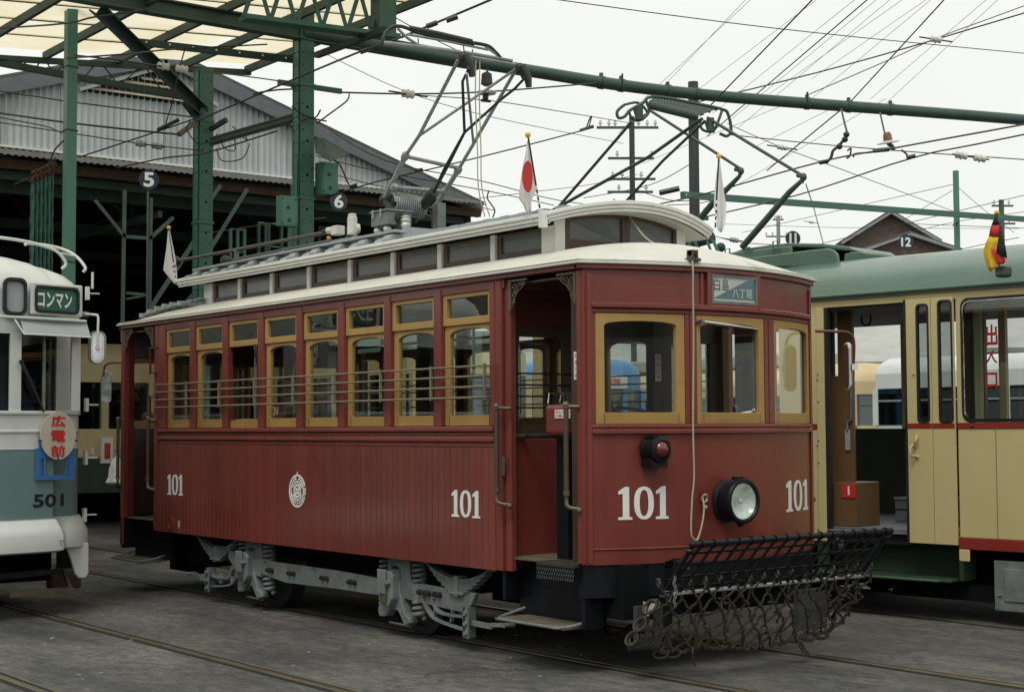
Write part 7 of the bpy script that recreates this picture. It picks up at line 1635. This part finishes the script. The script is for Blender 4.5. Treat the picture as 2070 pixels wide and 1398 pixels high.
# lifeguard and under parts
a = MB(); pa, pb = P(20, 1200, X=-12.95), P(147, 1192, X=-13.1); a.beam(pa, pb, .02, .055); a.build('guard_board', m['woodw'], PT)
a = MB(); pa, pb = P(0, 1165, X=-13.3), P(130, 1152, X=-13.4); a.beam(pa, pb, .02, .05); a.beam(P(128, 1150, X=-13.3), P(144, 1195, X=-13.1), .03, .03, (1, 0, 0)); a.build('guard_frame', m['iron'], PT)
a = MB(); q0, q1 = P(108, 1192, X=-13.8), P(166, 1150, X=-13.8); a.box(-14.0, -13.8, q0.y, q1.y, q0.z, q1.z); a.build('sand_pipe_case', m['rust'], PT, bevel=.02)
a = MB(); a.box(-21.5, -13.9, YC-.95, YC+1.10, .22, .80); a.box(-13.9, -13.5, YC-.8, YC-.2, .10, .5); a.build('underframe', m['flat'], PT)
for x_ in (-14.9, -16.6):
    a = MB()
    for y_ in (YC-.76, YC+.66): a.cyl((x_, y_, .33), (x_, y_+.1, .33), .33, 24)
    a.cyl((x_, YC-.8, .33), (x_, YC+.8, .33), .05, 8); a.build('wheelset', m['iron'], PT, smooth=True)

# ================================================================ person behind the rear platform, with a white bag
def person():
    hp = P(301, 834, D=18.6); x, y = hp.x, hp.y; H = hp.z
    t = thing('person', 'person mostly hidden behind the rear of tram 101, hand holding a bag out', 'person', (x, y, 0))
    hand = P(241, 905, D=18.4)
    J = [((x, y, .52*H), .15), ((x, y, .66*H), .14), ((x, y, .80*H), .15), ((x, y, .86*H), .06), ((x, y, .93*H), .082), ((x, y, .985*H), .06)]
    sh_l = V((x-.05, y-.19, .81*H)); sh_r = V((x+.05, y+.19, .81*H)); el = sh_l.lerp(hand, .5)+V((0, 0, -.10)); 
    J += [(tuple(sh_l), .06), (tuple(el), .042), (tuple(hand+V((.02, .05, 0))), .030), (tuple(sh_r), .06), ((x+.05, y+.22, .63*H), .042), ((x+.0, y+.22, .48*H), .030)]
    J += [((x, y-.09, .50*H), .09), ((x, y-.10, .27*H), .06), ((x, y-.10, .04*H), .045), ((x+.1, y-.10, .025), .04), ((x, y+.09, .50*H), .09), ((x, y+.10, .27*H), .06), ((x, y+.10, .04*H), .045), ((x+.1, y+.10, .025), .04)]
    E_ = [(0, 1), (1, 2), (2, 3), (3, 4), (4, 5), (2, 6), (6, 7), (7, 8), (2, 9), (9, 10), (10, 11), (0, 12), (12, 13), (13, 14), (14, 15), (0, 16), (16, 17), (17, 18), (18, 19)]
    me = bpy.data.meshes.new('body'); me.from_pydata([V(p)-V((x, y, 0)) for p, r in J], E_, []); o = bpy.data.objects.new('body', me); COL.objects.link(o); o.parent = t
    md = o.modifiers.new('s', 'SKIN'); 
    for i, (p, r) in enumerate(J): me.skin_vertices[0].data[i].radius = (r, r)
    me.skin_vertices[0].data[0].use_root = True
    o.modifiers.new('u', 'SUBSURF').levels = 2; o.modifiers['u'].render_levels = 2; me.materials.append(m['cloth'])
    a = MB(); a.sph((x, y, .955*H), .105, 16, (1, .9, 1.0)); a.build('hair', m['hair'], t, smooth=True)
    a = MB(); a.sph((x+.025, y-.012, .925*H), .092, 16, (.95, .85, 1.2)); a.sph((x+.12, y-.01, .915*H), .016, 8); a.build('face', m['skin'], t, smooth=True)
    a = MB(); a.sph(hand, .036, 12, (1, 1.1, .8))
    for k in range(4): b_ = hand+V((.018-.012*k, -.02, -.0)); a.tube([b_, b_+V((.0, -.03, -.012)), b_+V((0, -.028, -.040)), b_+V((0, -.008, -.045))], [.010, .010, .009, .007], 6)
    a.tube([hand+V((.03, 0, 0)), hand+V((.045, -.02, -.02)), hand+V((.03, -.03, -.04))], [.011, .010, .008], 6); a.build('hand', m['skin'], t, smooth=True)
    return hand
hd = person()
bgt = thing('plastic_bag', 'crumpled white plastic carrier bag hanging from a hand behind tram 101', 'bag', hd)
a = MB(); n_ = 18; vs = []; rnd = random.Random(3)
prof = [(0, .012), (-.08, .016), (-.12, .05), (-.22, .075), (-.32, .10), (-.39, .12), (-.41, .09)]
c2_ = P(233, 905, D=18.4)
for z, r in prof:
    for k in range(n_):
        f_ = 1+.18*math.sin(k*2.3+z*14)+rnd.uniform(-.06, .06); vs.append((c2_.x+r*f_*math.cos(2*PI*k/n_)*.6, c2_.y+.02+r*f_*math.sin(2*PI*k/n_)*1.0, c2_.z-.02+z))
a.add(vs, [(i*n_+k, i*n_+(k+1) % n_, (i+1)*n_+(k+1) % n_, (i+1)*n_+k) for i in range(len(prof)-1) for k in range(n_)]+[tuple(range(len(vs)-n_, len(vs)))]); a.build('bag_body', m['bag'], bgt, smooth=True)
# ================================================================ overhead wires
def wire(label, pts, r=.006, Mt=None, grp=None, sag=0, name='overhead_wire'):
    q = [P(x, y, D=d) for x, y, d in pts]
    out_ = lambda p: p[0] < 0 or p[0] > 2070 or p[1] < 5      # carry on past the edge of the picture
    if out_(pts[0]): q.insert(0, q[0]+(q[0]-q[1]).normalized()*7)
    if out_(pts[-1]): q.append(q[-1]+(q[-1]-q[-2]).normalized()*7)
    a = MB(); a.tube(curve(q, 5) if len(q) > 2 else [q[0].lerp(q[1], k/8)+V((0, 0, -sag*4*(k/8)*(1-k/8))) for k in range(9)], r, 5)
    o = a.build(name, Mt or m['wire'], smooth=True); tag(o, label, 'wire', grp); return o
W = m['wire']; WC = m['wirec']
wire('long wire from the top edge sloping down right above the gantry beam', [(700, -60, 20), (1370, 33, 22), (1700, 72, 24), (2090, 110, 27)], .008)
wire('strong wire climbing from the wooden pole to the upper right corner', [(1405, 208, 24), (1640, 150, 24), (1830, 98, 23), (2100, 18, 22)], .011)
wire('thinner branch wire running up right through a white insulator', [(1633, 192, 20), (1800, 120, 20), (1900, 75, 20), (2090, 5, 20)], .007, WC)
o_ = [('steep wire from the beam centre to the top edge left of the bundle', (1415, 235, 20), (1690, -50, 16.4)), ('steep bold wire of the bundle meeting the beam near its middle', (1430, 275, 26), (1800, -40, 19.5)), ('steep twin wire right of the bundle reaching the top right', (1720, 205, 22), (1945, -40, 17.4)), ('steep wire descending left of the gantry hooks towards the green pantograph', (1550, 345, 22), (1700, 222, 20))]
for l, p, q in o_: wire(l, [p, q], .009)
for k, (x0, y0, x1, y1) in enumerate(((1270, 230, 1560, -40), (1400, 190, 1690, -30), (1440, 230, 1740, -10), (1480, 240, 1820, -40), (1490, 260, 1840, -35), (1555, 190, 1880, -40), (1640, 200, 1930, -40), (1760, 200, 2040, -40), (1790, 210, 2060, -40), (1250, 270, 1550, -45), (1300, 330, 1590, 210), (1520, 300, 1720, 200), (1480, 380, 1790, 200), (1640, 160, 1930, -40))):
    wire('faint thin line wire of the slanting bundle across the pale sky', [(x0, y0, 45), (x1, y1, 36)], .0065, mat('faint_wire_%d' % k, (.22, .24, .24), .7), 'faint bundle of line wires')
# trolley wires and their hangers on the right
wire('trolley wire rising right past the furled flag to the bell insulator', [(1200, 437, 18), (1400, 398, 18), (1660, 327, 16), (1815, 298, 15), (2090, 248, 14)], .009, WC)
wire('lower trolley wire rising right under the bell insulator', [(1350, 455, 20), (1610, 395, 18), (1850, 318, 16), (2090, 268, 15)], .009, WC)
wire('span wire from the green pantograph through twin insulators to the right edge', [(1470, 272, 19), (1640, 290, 19), (1830, 306, 18), (2090, 324, 18)], .007, WC)
wire('long thin wire falling right from the pantograph past a glass insulator', [(1470, 250, 22), (1580, 298, 22), (1700, 342, 22), (1935, 430, 30)], .006, WC)
for l, pts, r in (('wire from the slim green post sloping down left', [(1930, 372, 38), (1740, 415, 40), (1500, 470, 44)], .008), ('second wire below it sloping down left from the slim green post', [(1925, 385, 38), (1760, 480, 42), (1650, 505, 44)], .007), ('wire crossing right behind sign 12', [(1650, 495, 40), (1850, 447, 40), (2090, 390, 38)], .009), ('lower wire crossing right above the brick gable', [(1690, 515, 44), (1900, 455, 42), (2090, 425, 40)], .008), ('nearly level wire behind sign 11', [(1450, 452, 60), (1700, 460, 60), (2060, 462, 60)], .009), ('level wire through the clamp on the slim green post', [(1830, 452, 38), (1935, 456, 38), (2090, 462, 38)], .008), ('stay wire falling right from the slim green post', [(1938, 380, 38), (1990, 425, 38), (2050, 470, 38)], .007), ('wire with bell insulator behind the tricolour flag', [(1840, 528, 36), (1960, 500, 34), (2060, 480, 33)], .008), ('wire dropping left from the thick wooden pole', [(1395, 332, 34), (1310, 375, 36), (1180, 400, 40)], .010), ('slack wire under the thin beam left of the furled flag', [(1290, 385, 34), (1350, 404, 34), (1400, 406, 34)], .010), ('pair wire behind the front roof edge', [(1240, 418, 34), (1390, 413, 32), (1440, 405, 30)], .009), ('wire with small insulators left of sign 11', [(1448, 478, 26), (1500, 490, 26), (1600, 497, 27)], .007)):
    wire(l, pts, r)
# wires left of and behind the silver pantograph
for l, pts, r, M_ in (
 ('bold wire climbing from the depot column to the top edge through clamps', [(395, 246, 19), (560, 175, 17), (720, 108, 15), (800, 80, 14), (945, 20, 13), (1110, -50, 12)], .011, W),
 ('wire sloping up right across the depot gable to the column', [(160, 318, 19), (300, 272, 19), (395, 240, 19)], .010, W),
 ('cable from the left climbing to the riveted column', [(235, 340, 19), (330, 320, 19), (420, 308, 18), (560, 265, 17)], .010, W),
 ('long span wire passing behind the silver pantograph at mid height', [(690, 187, 16), (825, 190, 17), (960, 187, 18), (1100, 177, 19), (1205, 168, 20)], .010, W),
 ('thin span wire below it falling right through the line hanger', [(830, 192, 18), (985, 203, 18), (1130, 225, 20), (1280, 250, 24)], .006, WC),
 ('thin diagonal wire from the column foot down right behind the pantograph', [(650, 105, 24), (820, 185, 24), (1000, 238, 26), (1260, 290, 30)], .006, WC),
 ('thin diagonal wire at the top left of the pantograph', [(690, -25, 20), (860, 70, 20), (945, 112, 20)], .007, W),
 ('wire behind the rear roof rising right past the red disc flag', [(655, 400, 19), (760, 368, 18), (900, 335, 18), (1060, 295, 19), (1200, 258, 20)], .009, W),
 ('upper of three wires falling right from the depot over the white flag', [(640, 245, 22), (780, 325, 22), (970, 365, 24), (1130, 405, 27), (1260, 420, 30)], .008, W),
 ('middle of three wires falling right from the depot', [(640, 315, 22), (760, 345, 22), (980, 385, 24), (1120, 415, 27)], .008, W),
 ('lowest of three wires falling right from the depot', [(600, 330, 22), (760, 375, 22), (1000, 425, 24)], .007, W),
 ('thin crossing wire rising right behind the white flag', [(950, 403, 30), (1060, 390, 30), (1200, 372, 34), (1290, 352, 38)], .007, W),
 ('hanging jumper wire right of the pull cords', [(988, 385, 20), (985, 400, 20), (992, 412, 20), (1000, 425, 20), (996, 440, 20)], .010, W),
 ('wire along the top edge left of the lattice girder', [(-30, 60, 17), (130, 48, 15), (190, 35, 15), (300, 20, 15)], .010, W),
 ('doubled span wire under the canopy from the light green post', [(135, 118, 16.6), (250, 110, 16), (350, 100, 18), (540, 90, 19)], .010, W),
 ('wire from the light green post to the twin white insulators', [(150, 112, 16.6), (240, 122, 17), (330, 135, 18)], .010, W),
 ('pale wire continuing right from the twin white insulators', [(372, 140, 18), (500, 155, 18), (620, 172, 17)], .008, WC),
 ('upper purlin wire across the corrugated gable', [(-20, 181, 20.3), (150, 207, 20.5), (400, 238, 19.6)], .010, W),
 ('thick feeder pipe across the corrugated gable', [(-20, 226, 20.3), (120, 246, 20.5), (260, 262, 20.6), (360, 272, 20.6)], .014, m['iron']),
 ('thin wire low across the gable through twin insulators', [(-20, 245, 20.3), (160, 272, 20.5), (280, 290, 20.6), (410, 305, 20)], .008, W),
 ('short vertical wire hanging in front of the gable', [(375, 95, 18), (360, 150, 18), (350, 200, 18), (335, 250, 18)], .008, W),
 ('wire at far left rising to the light green post', [(-30, 232, 20), (90, 255, 19), (125, 270, 17)], .008, W),
 ('drooping wire from the light green post to the hooks', [(128, 285, 15), (110, 305, 16), (96, 340, 17)], .010, W),
 ('faint wire inside the depot mouth behind column', [(430, 470, 22), (560, 450, 22), (660, 440, 22)], .006, WC)):
    wire(l, pts, r, M_)
# insulators and clamps strung on the wires
def strung(label, cx_, cy_, D, kind='pair', Mt=None, grp=None, rr=.045):
    q = P(cx_, cy_, D=D); t = thing('line_insulator', label, 'insulator', q, 0, grp)
    offs = (-.11, .11) if kind == 'pair' else (0,)
    dr = (P(cx_+20, cy_+3, D=D)-q).normalized()
    for o in offs:
        a = MB(); a.lathe([(rr*.5, -.075), (rr, -.06), (rr*.8, -.02), (rr*1.15, 0), (rr*.8, .02), (rr, .06), (rr*.5, .075)], q+dr*o, dr, 14); a.build('body', Mt or m['porc'], t, smooth=True)
    a = MB(); a.tube([q-dr*.22, q+dr*.22], .010, 6); a.build('core_wire', W, t)
strung('twin white egg insulators beside the diagonal brace', 349, 137, 18)
strung('twin dark insulators low in front of the gable', 301, 293, 20.6, Mt=m['greyr'])
strung('single white insulator on the span wire left of the pantograph', 825, 190, 17, 'one', rr=.05)
strung('twin pale insulators near the right edge', 1962, 317, 18)
strung('white insulator high on the branch wire at upper right', 1892, 80, 20, 'one')
strung('small glass insulator on the falling thin wire', 1581, 298, 22, 'one', rr=.04)
strung('small grey insulator on the wire beside sign 11', 1484, 485, 26, 'one', Mt=m['greyr'])
strung('small pale insulator on the far wire right of centre', 1640, 449, 44, 'one')
def bars(label, pts, D, r=.02):
    a = MB(); a.tube([P(x, y, D=D) for x, y in pts], r, 6); tag(a.build('wire_clamp', m['iron'], smooth=True), label, 'clamp')
for l, pts, D in (('lower clamp on the bold climbing wire', [(728, 106), (745, 100)], 15), ('upper clamp on the bold climbing wire', [(862, 54), (884, 46)], 13.5), ('topmost clamp on the bold climbing wire at the edge', [(902, 42), (925, 34)], 13), ('dark clamp on the wire behind the pantograph near the red disc flag', [(838, 346), (855, 343)], 18), ('clamp on the wire above sign 6', [(707, 378), (722, 374)], 18), ('long bar spacer on the trolley wire left of the wooden pole', [(1333, 390), (1373, 381)], 18), ('dark clamp under the left gantry hook', [(1656, 329), (1674, 326)], 16), ('dark clamp under the bell insulator', [(1765, 305), (1797, 302)], 15.5), ('clamp right of the bell insulator on the lower trolley wire', [(1833, 319), (1850, 315)], 16), ('spring clamp at the left of the depot column', [(318, 263), (362, 242)], 19), ('tension clamp left of the pole with four crossarms', [(1172, 264), (1200, 255)], 22)):
    bars(l, pts, D, .035 if 'spacer' in l else .024)
hk = thing('beam_hanger', 'dark twisted hanger link dropping from the gantry beam at right', 'hanger', P(1703, 225, D=17.5))
a = MB(); a.tube([P(1701, 222, D=17.5), P(1707, 248, D=17), P(1713, 270, D=16.8)], .012, 6); a.tube(curve([P(x, y, D=16.6) for x, y in ((1713, 270), (1706, 282), (1695, 295), (1684, 305), (1680, 318), (1672, 327))], 4), .018, 6)
for x, y in ((1711, 272), (1708, 282), (1697, 296)): a.sph(P(x, y, D=16.6), .035, 8)
a.build('link', m['iron'], hk, smooth=True)
bi = thing('bell_insulator', 'brown topped white bell insulator hanging from the gantry beam at right', 'insulator', P(1790, 280, D=16.5))
a = MB(); a.tube([P(1779, 228, D=17), P(1789, 272, D=16.5)], .010, 6); a.build('rod', m['iron'], bi)
a = MB(); q = P(1795, 284, D=16.5); a.lathe([(.03, .09), (.045, .06), (.05, 0)], q, (.0, -.2, 1), 14); a.build('cap', m['brownp'], bi, smooth=True)
a = MB(); a.lathe([(.05, 0), (.12, -.02), (.12, -.03), (.03, -.035)], q, (0, -.2, 1), 18); a.build('skirt', m['porc'], bi, smooth=True)
a = MB(); a.tube([q+V((0, 0, -.03)), P(1803, 296, D=16.5), P(1808, 303, D=16.5)], .025, 8); a.build('foot', m['greyp'], bi, smooth=True)
for l, pts, D in (('left looped wire hanger', [(1713, 305), (1720, 300), (1718, 315), (1711, 320)], 16), ('bent wire yoke left of the bell insulator', [(1726, 318), (1728, 311), (1760, 308), (1780, 303)], 16), ('bent wire yoke right of the bell insulator', [(1822, 303), (1832, 311), (1835, 318)], 16), ('wire loop at the tension clamp', [(1190, 258), (1196, 236), (1192, 240), (1186, 257)], 22), ('thin crooked jumper left of the depot column', [(512, 192), (520, 188), (560, 182), (600, 180)], 17)):
    tag(MB().tube(curve([P(x, y, D=D) for x, y in pts], 4), .010, 6).build('wire_yoke', W, smooth=True), l+' below the beam' if 'wire' in l and 'yoke' in l else l+' on the overhead line', 'wire hanger')
# hanger rods between the gantry and its upper line
for k, (x, y) in enumerate(((1258, 155), (1632, 192))):
    tag(MB().tube([P(x, y+14, D=18), P(x, y-6, D=18)], .012, 6).build('stud_rod', W), ('short stud standing on the gantry beam left of the wooden pole', 'short stud standing on the gantry beam right of the wooden pole')[k], 'rod')
# small litter on the asphalt
rnd = random.Random(5)
a = MB()
for _ in range(150):
    x, y = rnd.uniform(-16, -5.5), rnd.uniform(-5.2, 1.5); r = rnd.uniform(.004, .014); a.obox((x, y, .003), (r*rnd.uniform(.6, 1.5), r*.4, 0), (-r*.3, r*.8, 0), (0, 0, .0025))
a.build('scattered_grit', m['plas'], kind='stuff')
